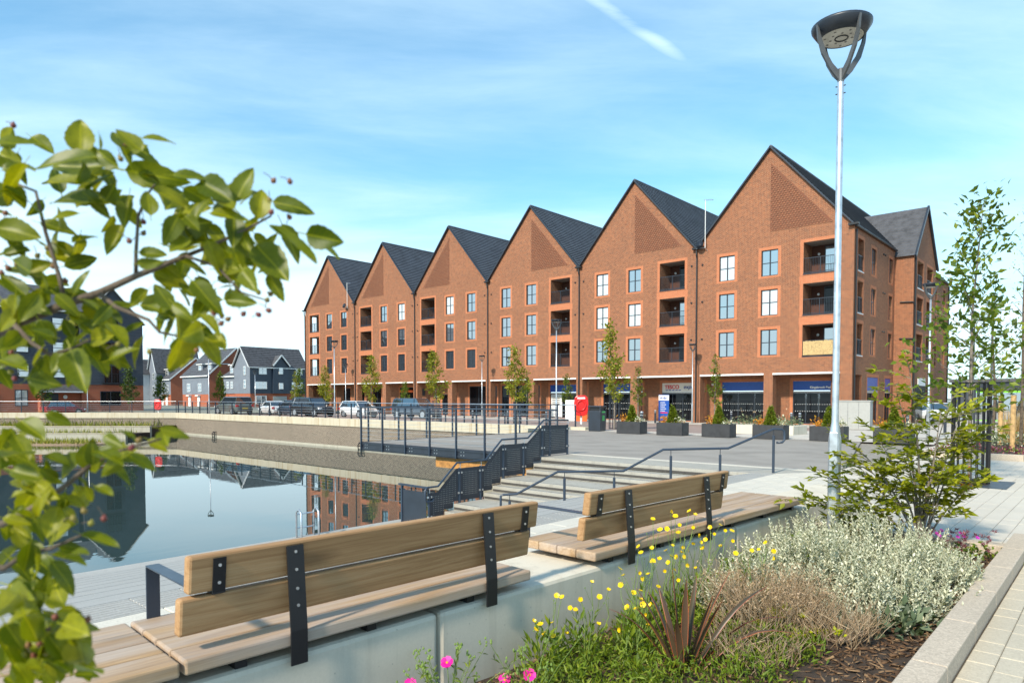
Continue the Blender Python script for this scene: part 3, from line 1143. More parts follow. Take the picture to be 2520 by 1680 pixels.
sw.add([w2(10.7, 12.9, 0), w2(18.7, 12.9, 0), w2(14.7, 17.2, 0)], [(0, 1, 2)])
sw.add([(0, 10.7, 0), (1.3, 10.7, 0), (1.3, 10.7, 12.9), (0, 10.7, 12.9)], [(0, 1, 2, 3)])
sh3 = [(a, a + 1.1, zf + .15, zf + 2.0, .13) for zf in FLOORS for a in (21.0, 25.5, 29.5)]
for h in sh3:
    surround(ss, side, *h[:4], .22)
holes_wall(sw, 18.7, 32.3, 0, EAVE - .1, sh3, side, .13)
sw.add([(0, 32.3, 0), (-BW, 32.3, 0), (-BW, 32.3, EAVE), (0, 32.3, EAVE)], [(0, 1, 2, 3)])
sw.build('side_wall', 'brick_stock', bld)
for zf in FLOORS:
    for y in (4.2, 9.0, 21.0, 25.5, 29.5):
        window(bld, (-.10, y, zf + .15), R(90), 'pane')
    for y in (11.9, 15.3):
        m = MB()
        m.box(0.15, .155, y, y + 2.1, zf, zf + 2.1)
        m.build('balcony_back', 'shop_glass', bld)
        m = MB()
        m.box(1.2, 1.34, y - .03, y + 2.13, zf - .07, zf - .002)
        m.build('ledge', 'white_paint', bld)
        put('balustrade', balustrade(2.1), bld, 0, (1.24, y, zf), R(90))
    m = MB()
    m.box(-.1, .04, .87, 2.23, zf - .07, zf - .002)
    m.build('ledge', 'white_paint', bld)
    put('balustrade', balustrade(1.3), bld, 0, (-.04, .9, zf), R(90))
    for y in (7.2, 7.7):
        m = MB()
        m.tube([(0, y, zf + 2.0), (.09, y, zf + 2.0)], .06, 8)
        m.build('vent', 'metal_black', bld)

# ---- roofs
SL = math.hypot(BW / 2, APEX - EAVE)
pitch_r = math.atan2(APEX - EAVE, BW / 2)
NC = 28


def roof(i, L, yf=-.12):
    x0 = -BW * (i + 1)
    m = MB()
    ap = x0 + BW / 2
    m.add([(x0 - .0, yf, EAVE + .02), (ap, yf, APEX + .02), (ap, L, APEX + .02), (x0, L, EAVE + .02)], [(0, 1, 2, 3)])
    m.add([(x0 + BW, yf, EAVE + .02), (ap, yf, APEX + .02), (ap, L, APEX + .02), (x0 + BW, L, EAVE + .02)], [(3, 2, 1, 0)])
    ro = m.build('roof', 'tile_slate', bld)
    c = SL / NC
    mb = MB()
    ux, uz = -math.cos(pitch_r), math.sin(pitch_r)
    nxn, nzn = math.sin(pitch_r), math.cos(pitch_r)
    a = (ux * -.05 + nxn * .085, uz * -.05 + nzn * .085)
    b = (ux * c + nxn * .02, uz * c + nzn * .02)
    mb.add([(a[0], yf, a[1]), (a[0], L, a[1]), (b[0], L, b[1]), (b[0], yf, b[1]),
            (ux * -.05 + nxn * .02, yf, uz * -.05 + nzn * .02), (ux * -.05 + nxn * .02, L, uz * -.05 + nzn * .02)],
           [(0, 1, 2, 3), (4, 5, 1, 0)])
    me = mb.mesh('tile_course', 'tile_slate')
    for k in range(NC):
        put('tile_course', me, ro, 0, (x0 + BW + ux * c * k, 0, EAVE + .02 + uz * c * k))
    r = MB()
    r.tube([(ap, yf, APEX + .06), (ap, L, APEX + .06)], .11, 8)
    r.build('ridge', 'tile_slate', ro)
    v = MB()
    for s in (-1, 1):
        a, b = Vector((ap + s * BW / 2, yf - .02, EAVE + .0)), Vector((ap, yf - .02, APEX + .02))
        v.beam(a, b, .10, .20, 0, (0, 1, 0))
    v.build('verge', 'metal_dark', ro)
    return ro


for i in range(NB):
    roof(i, 32.3 if i == 0 else 18.0)
# cross gable over the projecting wing
cr = MB()
mx = lambda z: -(z - EAVE) * (BW / 2) / (APEX - EAVE)
cr.add([(1.42, 10.5, 12.75), (1.42, 14.7, 17.25), (mx(17.25), 14.7, 17.25), (mx(13.4), 10.5, 12.9)], [(0, 1, 2, 3)])
cr.add([(1.42, 18.9, 12.75), (1.42, 14.7, 17.25), (mx(17.25), 14.7, 17.25), (mx(13.4), 18.9, 12.9)], [(3, 2, 1, 0)])
cro = cr.build('roof', 'tile_grey', bld)
for k in range(18):
    z0, z1 = 12.78 + 4.47 * k / 18, 12.78 + 4.47 * (k + 1) / 18
    y0, y1 = 10.5 + 4.2 * k / 18, 10.5 + 4.2 * (k + 1) / 18
    m = MB()
    m.add([(1.44, y0 - .03, z0 + .05), (mx(max(z0, 13.4)) - .1, y0 - .03, z0 + .05), (mx(max(z1, 13.4)) - .1, y1, z1 + .025), (1.44, y1, z1 + .025),
           (1.44, y0 - .03, z0), (mx(max(z0, 13.4)) - .1, y0 - .03, z0)], [(0, 3, 2, 1), (4, 0, 1, 5)])
    m.build('tile_course', 'tile_grey', cro)
m = MB()
for s in (-1, 1):
    m.beam((1.43, 14.7 + s * 4.2, 12.72), (1.43, 14.7, 17.28), .2, .14, 0, (1, 0, 0))
m.build('verge', 'metal_dark', cro)
# gutters and downpipes
for i in range(NB + 1):
    x = -BW * i
    m = MB()
    m.box(x - .32, x + .32, -.30, -.02, EAVE - .10, EAVE + .03)
    m.build('hopper', 'metal_black', bld)
    if i == 0:
        continue
    m = MB()
    m.tube([(x, -.16, EAVE - .1), (x, -.16, EAVE - .5), (x, -.07, EAVE - .75), (x, -.07, .1)], .06, 8)
    m.build('downpipe', 'metal_black', bld)
for (xx, yy, zt) in ((.08, .25, 13.1), (1.38, 10.9, 12.7), (.08, 32.0, 13.1)):
    m = MB()
    m.tube([(xx, yy, zt), (xx, yy, .1)], .06, 8)
    m.build('downpipe', 'metal_black', bld)
m = MB()
m.tube([(.12, -.1, 13.3), (.12, 10.6, 13.3)], .09, 8)
m.build('gutter', 'metal_black', bld)
m = MB()
m.tube([(.12, 18.8, 13.3), (.12, 32.4, 13.3)], .09, 8)
m.build('gutter', 'metal_black', bld)
for zz in (9.3, 6.5):
    m = MB()
    m.tube([(.4, 10.62, zz), (1.3, 10.62, zz - .04), (1.38, 10.75, zz - .25)], .055, 8)
    m.build('downpipe', 'metal_black', bld)
# small vents beside the downpipes
for i in range(1, NB):
    x = -BW * i
    for zf in FLOORS:
        for s in (-.45, .45):
            m = MB()
            m.tube([(x + s, .0, zf + 1.6), (x + s, -.07, zf + 1.6)], .07, 8)
            m.build('vent', 'metal_black', bld)

# ---- arcade
arc = MB()
for k in range(2 * NB + 1):
    x = -BW / 2 * k
    a, b = (x - .33, x + .33)
    if k == 0:
        a, b = -.75, -.002
    if k == 2 * NB:
        a, b = -BW * NB + .002, -BW * NB + .6
    p = MB()
    p.box(a, b, .002, .70, -.1, 3.66)
    p.build('pillar', 'brick_stock', bld)
for k in range(2 * NB):
    xb, xa = -BW / 2 * k - .33, -BW / 2 * (k + 1) + .33
    if k == 0:
        xb = -.75
    m = MB()
    m.box(xa, xb, -.05, .12, 3.58, 3.70)
    m.build('lintel', 'white_paint', bld)
m = MB()
m.add([(-BW * NB, .1, 3.655), (-.002, .1, 3.655), (-.002, 2.1, 3.655), (-BW * NB, 2.1, 3.655)], [(0, 3, 2, 1)])
m.build('arcade_soffit', 'soffit', bld)
# back wall with shopfront openings: (bay half k, u0, u1, top, kind)
BACK = 2.0
shops = [(-4.55, -.95, 'blue', 4), (-10.0, -6.15, 'blue', 3), (-15.3, -11.5, 'tesco', 4), (-21.2, -17.2, 'blue', 3), (-27.3, -23.0, 'poster', 3),
         (-31.9, -28.6, 'plain', 3), (-33.6, -32.6, 'plain', 1), (-38.3, -34.3, 'plain', 3), (-42.6, -40.2, 'door', 2), (-47.0, -45.4, 'sign', 1), (-50.0, -46.5 - 1.0, 'orange', 2),
         (-55.3, -53.6, 'plain', 2), (-58.2, -57.0, 'plain', 1), (-61.5, -60.0, 'plain', 1), (-66.8, -63.3, 'pale', 2)]
sb = MB()
ho = [(a, b, .05, 3.15 if k not in ('door',) else 2.3, .15) for a, b, k, n in shops if k != 'sign']
holes_wall(sb, -BW * NB, -.002, -.1, 3.66, ho, lambda u, v, d: (u, BACK + d, v), .15)
sb.build('arcade_wall', 'brick_stock', bld)
so = MB()
for h in ho:
    surround(so, lambda u, v, d: (u, BACK + d, v), h[0], h[1], h[2], h[3], .22)
for a, b, k, n in shops:
    if k == 'sign':
        continue
    topz = 2.3 if k == 'door' else 3.15
    fz = topz
    s = MB()
    if k in ('blue', 'poster', 'tesco'):
        f = MB()
        f.box(a + .004, b - .004, BACK + .02, BACK + .12, 2.48 if k != 'tesco' else 2.42, topz - .004)
        fo = f.build('fascia', 'cream_panel' if k == 'tesco' else 'blue_panel', bld)
        f = MB()
        f.box(a + .006, b - .006, BACK + .01, BACK + .12, 2.30, 2.41)
        f.build('fascia_trim', 'grey_strip', fo)
        fz = 2.30
    fr = MB()
    y0, y1 = BACK + .05, BACK + .12
    fr.box(a + .004, a + .07, y0, y1, .05, fz)
    fr.box(b - .07, b - .004, y0, y1, .05, fz)
    fr.box(a + .07, b - .07, y0, y1, fz - .07, fz - .002)
    fr.box(a + .07, b - .07, y0, y1, .05, .13)
    for j in range(1, n):
        xx = a + (b - a) * j / n
        fr.box(xx - .03, xx + .03, y0, y1, .13, fz - .07)
    sf = fr.build('shopfront', 'metal_dark', bld)
    for j in range(n):
        p0, p1 = a + (b - a) * j / n + .05, a + (b - a) * (j + 1) / n - .05
        g = MB()
        g.box(p0, p1, BACK + .08, BACK + .095, .1, fz - .04)
        g.build('pane', 'white_paint' if (k == 'poster' and j == 0) or k == 'pale' and j == 1 else 'shop_glass', sf)
    if k in ('blue', 'tesco'):
        g = MB()      # safety dots on the glass
        for zz in (.95, 1.45):
            xx = a + .15
            while xx < b - .15:
                g.box(xx, xx + .04, BACK + .072, BACK + .078, zz, zz + .04)
                xx += .17
        o = g.build('glass_dots', 'white_paint', sf)
        o['kind'] = 'stuff'


def text(body, size, m, parent, loc, rot, shear=0.0, extrude=.006, align='LEFT', name='lettering', bold=0.0):
    c = bpy.data.curves.new(name, 'FONT')
    c.body = body
    c.size = size
    c.shear = shear
    c.extrude = extrude
    c.align_x = align
    c.offset = bold
    tmp = bpy.data.objects.new('tmp_text', c)
    COL.link(tmp)
    dg = bpy.context.evaluated_depsgraph_get()
    me = bpy.data.meshes.new_from_object(tmp.evaluated_get(dg))
    bpy.data.objects.remove(tmp)
    me.materials.clear()
    me.materials.append(MATS[m])
    o = put(name, me, parent, 0, loc)
    o.rotation_euler = rot
    return o


FR = (R(90), 0, 0)
text('TESCO', .43, 'red_letter', bld, (-15.05, BACK - .0, 2.68), FR, 0, .012, bold=.012)
text('express', .46, 'blue_letter', bld, (-13.35, BACK - .0, 2.68), FR, .28, .012)
for k in range(5):
    m = MB()
    x = -15.0 + k * .30
    m.hexa([(x, BACK, 2.53), (x + .2, BACK, 2.53), (x + .2, BACK + .03, 2.53), (x, BACK + .03, 2.53), (x + .06, BACK, 2.59), (x + .26, BACK, 2.59), (x + .26, BACK + .03, 2.59), (x + .06, BACK + .03, 2.59)])
    m.build('underline_dash', 'blue_letter', bld)
text('Kingsbrook Basin', .22, 'white_paint', bld, (-3.35, BACK, 2.62), FR, 0, .01, bold=.008)
text('Express', .22, 'white_paint', bld, (-1.35, BACK, 2.62), FR, 0, .01, bold=.008)
# sale poster strips on the pharmacy glass
for k in range(5):
    m = MB()
    m.box(-27.1, -26.2, BACK + .068, BACK + .074, 1.35 + k * .17, 1.42 + k * .17)
    m.build('poster_line', 'metal_dark', bld)
# restaurant sign and blade sign
m = MB()
m.box(-50.0, -47.6, BACK - .06, BACK - .005, 2.55, 2.80)
m.build('orange_fascia', 'orange_sign', bld)
m = MB()
m.box(-46.9, -45.5, BACK - .05, BACK - .005, 2.2, 2.95)
m.build('dark_fascia', 'metal_black', bld)
m = MB()
m.box(-43.9, -42.9, BACK - .05, BACK - .005, 2.0, 2.25)
m.build('wall_sign', 'white_paint', bld)
m = MB()
m.lathe([(.22, 0), (.22, .03)], (0, 0, 0), 16)
o = m.build('round_sign', 'white_paint', bld)
o.location = (-40.9, BACK - .01, 1.9)
o.rotation_euler = (R(90), 0, 0)
# security camera
m = MB()
m.lathe([(.02, -.1), (.10, -.06), (.12, .02), (.09, .08), (.03, .1)], (-10.7, BACK - .16, 2.98), 12)
m.build('security_camera', 'white_paint', bld, smooth=True)
# side shopfronts, blue signs
for (a, b) in ((3.6, 6.4), (8.3, 10.0)):
    m = MB()
    m.box(-.12, -.02, a + .02, b - .02, 2.45, 3.38)
    m.build('fascia', 'blue_panel', bld)
    m = MB()
    m.box(-.12, -.01, a + .02, b - .02, 2.28, 2.44)
    m.build('fascia_trim', 'grey_strip', bld)
    m = MB()
    for q in (a + .03, (a + b) / 2 - .03, b - .09):
        m.box(-.16, -.08, q, q + .06, .02, 2.28)
    sf = m.build('shopfront', 'metal_dark', bld)
    m = MB()
    m.box(-.14, -.125, a + .05, b - .05, .02, 2.28)
    m.build('pane', 'shop_glass', sf)
m = MB()
m.box(1.1, 1.115, 11.8, 17.6, .15, 3.0)
m.build('entrance_glazing', 'shop_glass', bld)
m = MB()
m.box(1.31, 1.36, 12.6, 15.2, 2.9, 3.5)
m.build('wall_sign', 'white_paint', bld)
# corner recess behind the first pillar
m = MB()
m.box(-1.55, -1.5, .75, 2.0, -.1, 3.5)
m.build('recess_wall', 'brick_shaded', bld)
m = MB()
m.box(-.9, -.85, 1.2, 1.6, .9, 2.1)
m.build('red_notice', 'red_plastic', bld)
# roof aerials
for (x, y, z0, z1) in ((-BW - .0 + .75, -.14, 13.3, 16.9), (-BW * 5 - 1.3, -.14, 12.9, 15.9)):
    t_ = empty('tv_aerial', (-13.5 + x, 48.7 + y, 0))
    tag(t_, 'thin white television mast in the valley beside the tallest looking gable' if x > -20 else 'thin white television mast with small dish on the gable farthest from the blue shops', 'aerial')
    m = MB()
    m.tube([(0, -.1, z0), (0, -.1, z1)], .028, 6)
    m.build('mast', 'white_paint', t_)
    m = MB()
    m.tube([(-.12, -.1, z1), (.62, -.1, z1 - .12)], .018, 6)
    for k in range(5):
        xx = k * .14
        m.tube([(xx, -.3, z1 - .02 * k), (xx, .1, z1 - .02 * k)], .008, 4)
    m.build('antenna', 'steel_bright', t_)
    m = MB()
    m.lathe([(.30, .1), (.22, .03), (.08, 0), (.02, 0)], (0, 0, 0), 14)
    d = m.build('dish', 'metal_dark', t_, smooth=True)
    d.location = (-.35, -.2, z0 + .25)
    d.rotation_euler = (R(75), R(20), 0)
    m = MB()
    m.tube([(-.7, -.15, z0 + .02), (0, -.1, z0 + .02), (.1, .1, z0 - .2)], .02, 6)
    m.build('bracket', 'steel_bright', t_)


# ================================================================== STREET FURNITURE
# ---- seat wall and benches.  Bench frame: s runs along the wall, n towards the water
BR = R(-2.6)
bench_o = Vector((-3.12, 1.25, 0))


def bframe(name, s0):
    """Empty whose local +Y runs along the wall and local -X points to the water, at the right-hand seat edge"""
    d = Vector((math.sin(-BR), math.cos(-BR), 0))
    p = bench_o + d * s0
    return empty(name, (p.x, p.y, 0), BR)


SEAT = 0.76
wl_ = bframe('seat_wall', 0)
tag(wl_, 'pale precast concrete seat wall carrying the timber benches along the planting bed', 'wall')
for a, b in ((-4.6, 1.50 - .0), (1.512, 5.40), (5.412, 9.5)):
    m = MB()
    m.box(-.80, -.035, a, b, -.35, .635)
    m.build('block', 'concrete_wall', wl_, bevel=.03)
PW = .193


def bench(s0, s1, label, back=None, arm=False, splits=()):
    b = bframe('timber_bench', 0)
    tag(b, label, 'bench')
    for s in np.arange(s0 + .25, s1 - .1, .75):     # dark bearers that leave a shadow gap under the planks
        m = MB()
        m.box(-.74, -.06, s, s + .06, .636, .686)
        m.build('bearer', 'metal_black', b)
    for k in range(4):
        m = MB()
        m.box(-.006 - k * .198 - PW, -.006 - k * .198, s0, s1, .690, SEAT)
        m.build('seat_plank', 'timber_seat', b, bevel=.012)
    if back:
        a, c = back
        tl = .05 / .40          # slight backward lean
        for j in range(2):
            z0 = .845 + j * .195
            m = MB()
            off = -.085 + (z0 - .8) * tl
            # boards a little out of line at their ends
            e0, e1 = a + (.0 if j else -.02), c - (.0 if j else .03)
            if j:
                e0, e1 = a + .015, c + .03
            x0, x1 = off - .068, off
            dz = .180
            m.hexa([(x0, e0, z0), (x1, e0, z0), (x1, e1, z0), (x0, e1, z0),
                    (x0 + dz * tl, e0, z0 + dz), (x1 + dz * tl, e0, z0 + dz), (x1 + dz * tl, e1, z0 + dz), (x0 + dz * tl, e1, z0 + dz)])
            m.build('back_board', 'timber_back', b, bevel=.014)
        L = c - a
        for f in (.225, .80):
            s = a + L * f
            m = MB()
            x_ = lambda z: -.085 + (z - .8) * tl + .004
            m.hexa([(.006, s - .045, .60), (.016, s - .045, .60), (.016, s + .045, .60), (.006, s + .045, .60),
                    (.006, s - .045, .775), (.016, s - .045, .775), (.016, s + .045, .775), (.006, s + .045, .775)])
            z0, z1 = .775, 1.20
            m.hexa([(.006, s - .045, z0), (.016, s - .045, z0), (.016, s + .045, z0), (.006, s + .045, z0),
                    (x_(z1), s - .045, z1), (x_(z1) + .012, s - .045, z1), (x_(z1) + .012, s + .045, z1), (x_(z1), s + .045, z1)])
            st = m.build('strap', 'metal_black', b)
            for zz in (1.17, 1.08, .985, .90):
                w = MB()
                g = (zz - z0) / (z1 - z0)
                xx = .016 + (x_(z1) + .012 - .016) * g
                w.tube([(xx - .002, s, zz), (xx + .004, s, zz)], .008, 8)
                w.build('bolt', 'steel_bright', st)
        for f in (.065, .955):
            s = a + L * f
            m = MB()
            z0, z1 = 1.035, 1.20
            x_ = lambda z: -.085 + (z - .8) * tl + .002
            m.hexa([(x_(z0), s - .03, z0), (x_(z0) + .008, s - .03, z0), (x_(z0) + .008, s + .03, z0), (x_(z0), s + .03, z0),
                    (x_(z1), s - .03, z1), (x_(z1) + .008, s - .03, z1), (x_(z1) + .008, s + .03, z1), (x_(z1), s + .03, z1)])
            m.box(x_(z0) - .1, x_(z0) + .008, s - .03, s + .03, 1.026, 1.034)
            br = m.build('bracket', 'metal_black', b)
            for zz in (1.165, 1.08):
                w = MB()
                xx = x_(zz) + .008
                w.tube([(xx - .002, s, zz), (xx + .004, s, zz)], .008, 8)
                w.build('bolt', 'steel_bright', br)
        if arm:
            m = MB()
            ya, yb = a + .055, a + .125
            m.box(-.775, -.10, ya, yb, 1.040, 1.050)
            m.box(-.775, -.765, ya, yb, SEAT, 1.040)
            m.build('armrest', 'metal_blue', b, bevel=.003)
    return b


bench(-4.2, -.010, 'backless deck of four pale timber planks beside the bench with the blue steel armrest')
bench(.010, 2.30, 'timber bench with two-board back and bent blue steel armrest, beside the backless plank deck', (.03, 2.38), True)
bench(3.02, 5.06, 'timber bench with two-board back between the seating gap and a flat plank deck', (2.98, 5.20), True)
bench(5.08, 7.05, 'flat backless timber deck at the end of the seat wall towards the galvanised lamp post')

# ---- lamps
BASE = {}


def lamp(x, y, z, h, label, group=None, detail=True, head_rot=0.0, lean=0.0):
    o = empty('street_lamp', (x, y, z), head_rot)
    tag(o, label, 'street lamp', group)
    n = 20 if detail else 10
    zt = h - .62
    m = MB()
    m.lathe([(.066, -.3), (.066, 1.36), (.062, 1.40), (.038, 1.56), (.036, 1.64), (.033, zt), (.0, zt)], (0, 0, 0), n)
    po = m.build('post', 'galvanised', o, smooth=True)
    if detail:
        md = po.modifiers.new('edge', 'EDGE_SPLIT')
        md.split_angle = R(35)
        d = MB()
        d.box(-.04, .04, -.073, -.060, .55, 1.45)
        d.build('access_door', 'galvanised', po, bevel=.004)
        for zz in (zt - .06, zt - .14):
            d = MB()
            d.tube([(-.05, 0, zz), (.05, 0, zz)], .006, 6)
            d.build('bolt', 'metal_dark', po)
    m = MB()
    m.lathe([(.034, zt - .02), (.034, zt + .12), (.0, zt + .12)], (0, 0, 0), n)
    m.build('collar', 'lamp_arm', o)
    # four curved flat arms
    for k in range(4):
        a = R(45 + 90 * k)
        ca, sa = math.cos(a), math.sin(a)
        prof_o = [(.032, 0), (.13, .10), (.235, .26), (.285, .42), (.30, .56)]
        prof_i = [(.032, .10), (.11, .17), (.185, .28), (.245, .42), (.275, .52)]
        m = MB()
        for (p0, p1, q0, q1) in zip(prof_o[:-1], prof_o[1:], prof_i[:-1], prof_i[1:]):
            w = .012
            pts = []
            for sgn in (-w, w):
                for (r, zz) in (p0, p1, q1, q0):
                    pts.append((r * ca - sgn * sa, r * sa + sgn * ca, zt + zz))
            m.add(pts, [(0, 1, 2, 3), (7, 6, 5, 4), (0, 4, 5, 1), (3, 2, 6, 7)])
        m.build('arm', 'lamp_arm', o)
    # luminaire: dark ring with pale optic plate below
    m = MB()
    m.lathe([(.215, .452), (.228, .447), (.300, .555), (.303, .580), (.0, .592)], (0, 0, zt), n + 12)
    hd = m.build('lamp_head', 'metal_dark', o, smooth=True)
    m = MB()
    m.lathe([(.0, .447), (.205, .447), (.214, .451), (.0, .451)], (0, 0, zt), n + 12)
    gl = m.build('optic_plate', 'lamp_glass', hd)
    if detail:
        m = MB()
        m.tube([(.064 * math.cos(k * .2618), .064 * math.sin(k * .2618), zt + .444) for k in range(25)], .007, 6, cap=False)
        m.build('optic_ring', 'metal_black', hd)
        for k in range(14):
            a = R(360 / 14 * k)
            rr = .11 if k % 2 else .168
            m = MB()
            m.lathe([(.012, .4435), (.014, .4465)], (rr * math.cos(a), rr * math.sin(a), zt), 8)
            m.build('lens', 'lens', hd)
    return o


lamp(-2.36, 7.92, .12, 5.87, 'tall galvanised lamp post rising from the planting bed at the end of the seat wall', None, True, R(8))
for (x, y, lab) in ((-66.0, 29.3, 'lamp post on the basin coping by the sage green off-road car'), (-45.0, 29.6, 'lamp post on the basin edge in front of the white hatchback'),
                    (-23.7, 30.0, 'lamp post standing by the red lifebuoy housing and the litter bin'), (-5.6, 30.1, 'lamp post against the shaded end of the brick block, behind the leafy shrub'),
                    (-70.0, 47.6, 'slender lamp post by the arcade end nearest the dark houses'), (-46.2, 46.9, 'slender lamp post by the arcade beside the dark entrance door'),
                    (-24.4, 47.5, 'slender lamp post against the pillar right of the supermarket entrance')):
    lamp(x, y, gz(y), 6.05, lab, 'street lamps round the basin and arcade', False, R(13))
lamp(-79.3, 22.7, .0, 6.0, 'lamp post beside the parked red car below the dark clad flats', 'street lamps round the basin and arcade', False, R(13))
lamp(-97.0, 50.0, .0, 6.0, 'lamp post in front of the navy blue house', 'street lamps round the basin and arcade', False, R(13))


# ---- railings
def coping_rail(name, label, p0, p1, z, spacing, h=1.12, zbar=(.22, .42, .62, .82), foot=True):
    o = empty(name, p0)
    tag(o, label, 'railing')
    a, b = Vector((0, 0, 0)), Vector(p1) - Vector(p0)
    L = b.length
    d = b / L
    ang = math.atan2(d.y, d.x)
    n = max(1, round(L / spacing))
    mb = MB()
    mb.box(-.015, .015, -.05, .05, 0, h - .03)
    if foot:
        mb.box(-.06, .06, -.075, .075, 0, .015)
    me = mb.mesh('post', 'metal_blue')
    for k in range(n + 1):
        put('post', me, o, 0, d * (L * k / n), ang)
    m = MB()
    m.tube([(0, 0, h), d * L + Vector((0, 0, h))], .024, 8)
    m.build('top_rail', 'steel_bright', o)
    for zb in zbar:
        m = MB()
        m.tube([Vector((0, 0, zb)), d * L + Vector((0, 0, zb))], .011, 6)
        m.build('rail', 'steel_bright', o)
    return o


coping_rail('railing', 'blue post railing with steel rails along the coping in front of the parked cars', (CX + .1, NORTH + .17, .45), (-21.0, NORTH + .17, .45), .45, 1.62)
e = Vector((CX, CY, .45)) + WD * 40 + Vector((-.05, .12, 0))
coping_rail('railing', 'blue post railing with steel rails above the reed terraces below the dark flats', (CX - .15, CY + .05, .45), tuple(e), .45, 2.2)
# viewing deck
dk = empty('viewing_deck', (-21.0, 15.0, 0))
tag(dk, 'dark steel fronted viewing deck jutting over the water beside the steps', 'deck')
m = MB()
m.box(0, 9.0, -.03, .05, 0, GZ + .01)
m.build('fascia', 'metal_dark', dk)
m = MB()
m.box(-.05, .03, .05, 12.3, -.02, GZ + .01)
m.build('side_fascia', 'metal_dark', dk)
m = MB()
m.box(0, 9, -.06, -.03, .04, .09)
m.box(0, 9, -.06, -.03, GZ - .07, GZ - .01)
m.build('flange', 'metal_dark', dk)
for k in range(7):
    x = .02 + 1.278 * k
    for (dx, dz) in ((.2, .09), (.2, .2), (.32, .09), (.32, .2)):
        b = MB()
        b.tube([(x + dx, -.034, dz + .02), (x + dx, -.05, dz + .02)], .018, 8)
        b.build('bolt', 'steel_bright', dk)
dr = empty('deck_railing', (-21.0, 15.0, 0))
tag(dr, 'dark flat-bar railing with fine wires round the viewing deck', 'railing')
mb = MB()
mb.box(-.02, .02, -.045, .02, 0.0, 1.60)
pme = mb.mesh('post', 'metal_blue')
for k in range(8):
    put('post', pme, dr, 0, (.02 + 1.278 * k, -.06, 0))
for k in range(9):
    put('post', pme, dr, 0, (-.06, 1.43 * k + .3, .0), R(90))
for (p, q) in (((0, -.07, 1.60), (9.2, -.07, 1.60)), ((-.07, -.07, 1.60), (-.07, 11.9, 1.60))):
    m = MB()
    m.beam(p, q, .065, .045)
    m.build('top_rail', 'metal_blue', dr)
for zz in np.arange(.45, 1.56, .142):
    m = MB()
    m.tube([(0, -.07, zz), (9.0, -.07, zz)], .0045, 4)
    m.build('wire', 'steel_bright', dr)
    m = MB()
    m.tube([(-.07, 0, zz), (-.07, 11.9, zz)], .0045, 4)
    m.build('wire', 'steel_bright', dr)

# ---- stringer balustrade on the left of the steps (perforated panels below a bent handrail)
sbal = empty('stair_balustrade', (-12.0, 10.0, 0))
tag(sbal, 'dark perforated panel balustrade with bent tube handrail on the water side of the steps', 'balustrade')
PROF = [(15.75, 1.30), (14.62, 1.32), (13.95, .86), (12.91, .86), (12.31, .37), (11.31, .37), (10.70, -.14), (10.36, -.14)]
m = MB()
pts = [(0, y - 10, z) for y, z in PROF] + [(0, .30, -.20), (0, .30, -.42), (0, .36, -.48), (0, .52, -.48), (0, .56, -.42)]
m.tube(pts, .025, 10)
m.build('handrail', 'metal_blue', sbal, smooth=True)


def rail_z(y):
    for (a, za), (b, zb) in zip(PROF[:-1], PROF[1:]):
        if b <= y <= a:
            return za + (zb - za) * (a - y) / (a - b)
    return -.14


def floor_z(y):
    z = GZ
    for r, l in zip(RISERS, LEVELS):
        if y < r:
            z = l
    return z


edges = [15.74, 14.60, 13.80, 13.00, 12.15, 11.42, 10.44]
for a, b in zip(edges[:-1], edges[1:]):
    ya, yb = a - .045, b + .045
    ts = [ya] + [y for y, z in PROF if yb < y < ya] + [yb]
    bs = [yb] + [r for r in RISERS[::-1] if yb < r < ya] + [ya]
    poly = [(-.03, y - 10, rail_z(y) - .14) for y in ts]
    low = []
    bz = [floor_z(yb + .001)]
    low.append((-.03, yb - 10, floor_z(yb + .001) + .05))
    for r in bs[1:-1]:
        low.append((-.03, r - 10, floor_z(r - .001) + .05))
        low.append((-.03, r - 10, floor_z(r + .001) + .05))
    low.append((-.03, ya - 10, floor_z(ya - .001) + .05))
    m = MB()
    m.prism(poly + low, (.008, 0, 0))
    pn = m.build('panel', 'metal_dark', sbal)
    d = MB()      # pale dots for punched holes, light from behind put in as colour
    yy = yb + .09
    while yy < ya - .09:
        zz = floor_z(yy) + .18
        while zz < rail_z(yy) - .24:
            d.box(-.0215, -.0195, yy - 10, yy - 10 + .014, zz, zz + .014)
            zz += .05
        yy += .05
    if d.v:
        o = d.build('pale_hole_dots', 'cabinet_grey', pn)
        o['kind'] = 'stuff'
for y in edges:
    m = MB()
    m.box(-.05, .0, y - 10 - .02, y - 10 + .02, floor_z(y - .02) - .1, rail_z(y) - .13)
    po = m.build('post', 'metal_blue', sbal)
    m = MB()
    m.tube([(-.0, y - 10, rail_z(y) - .14), (-.0, y - 10, rail_z(y))], .008, 6)
    m.build('rail_pin', 'steel_bright', po)
    for dz in (.25, .75):
        for s in (-.05, .05):
            c = MB()
            zz = floor_z(y - .02) + (rail_z(y) - floor_z(y - .02)) * dz
            c.box(-.018, .012, y - 10 + s - .018, y - 10 + s + .018, zz - .022, zz + .022)
            c.build('clamp', 'steel_bright', po)
m = MB()
m.box(-.92, -.06, .38, .39, -1.06, -.26)
m.build('end_panel', 'metal_dark', sbal)
m = MB()
m.box(-.97, -.92, .36, .41, -1.06, -.16)
m.build('post', 'metal_blue', sbal)
m = MB()
m.beam((-1.05, .385, -.14), (.0, .385, -.15), .07, .04)
m.build('end_rail', 'metal_blue', sbal)

# ---- diagonal handrail where the steps die into the bank
hr = empty('stair_handrail', (-5.66, 14.86, 0))
tag(hr, 'bent dark blue tube handrail on single posts crossing the open steps', 'handrail')
U = Vector((-.70, -.714, 0))


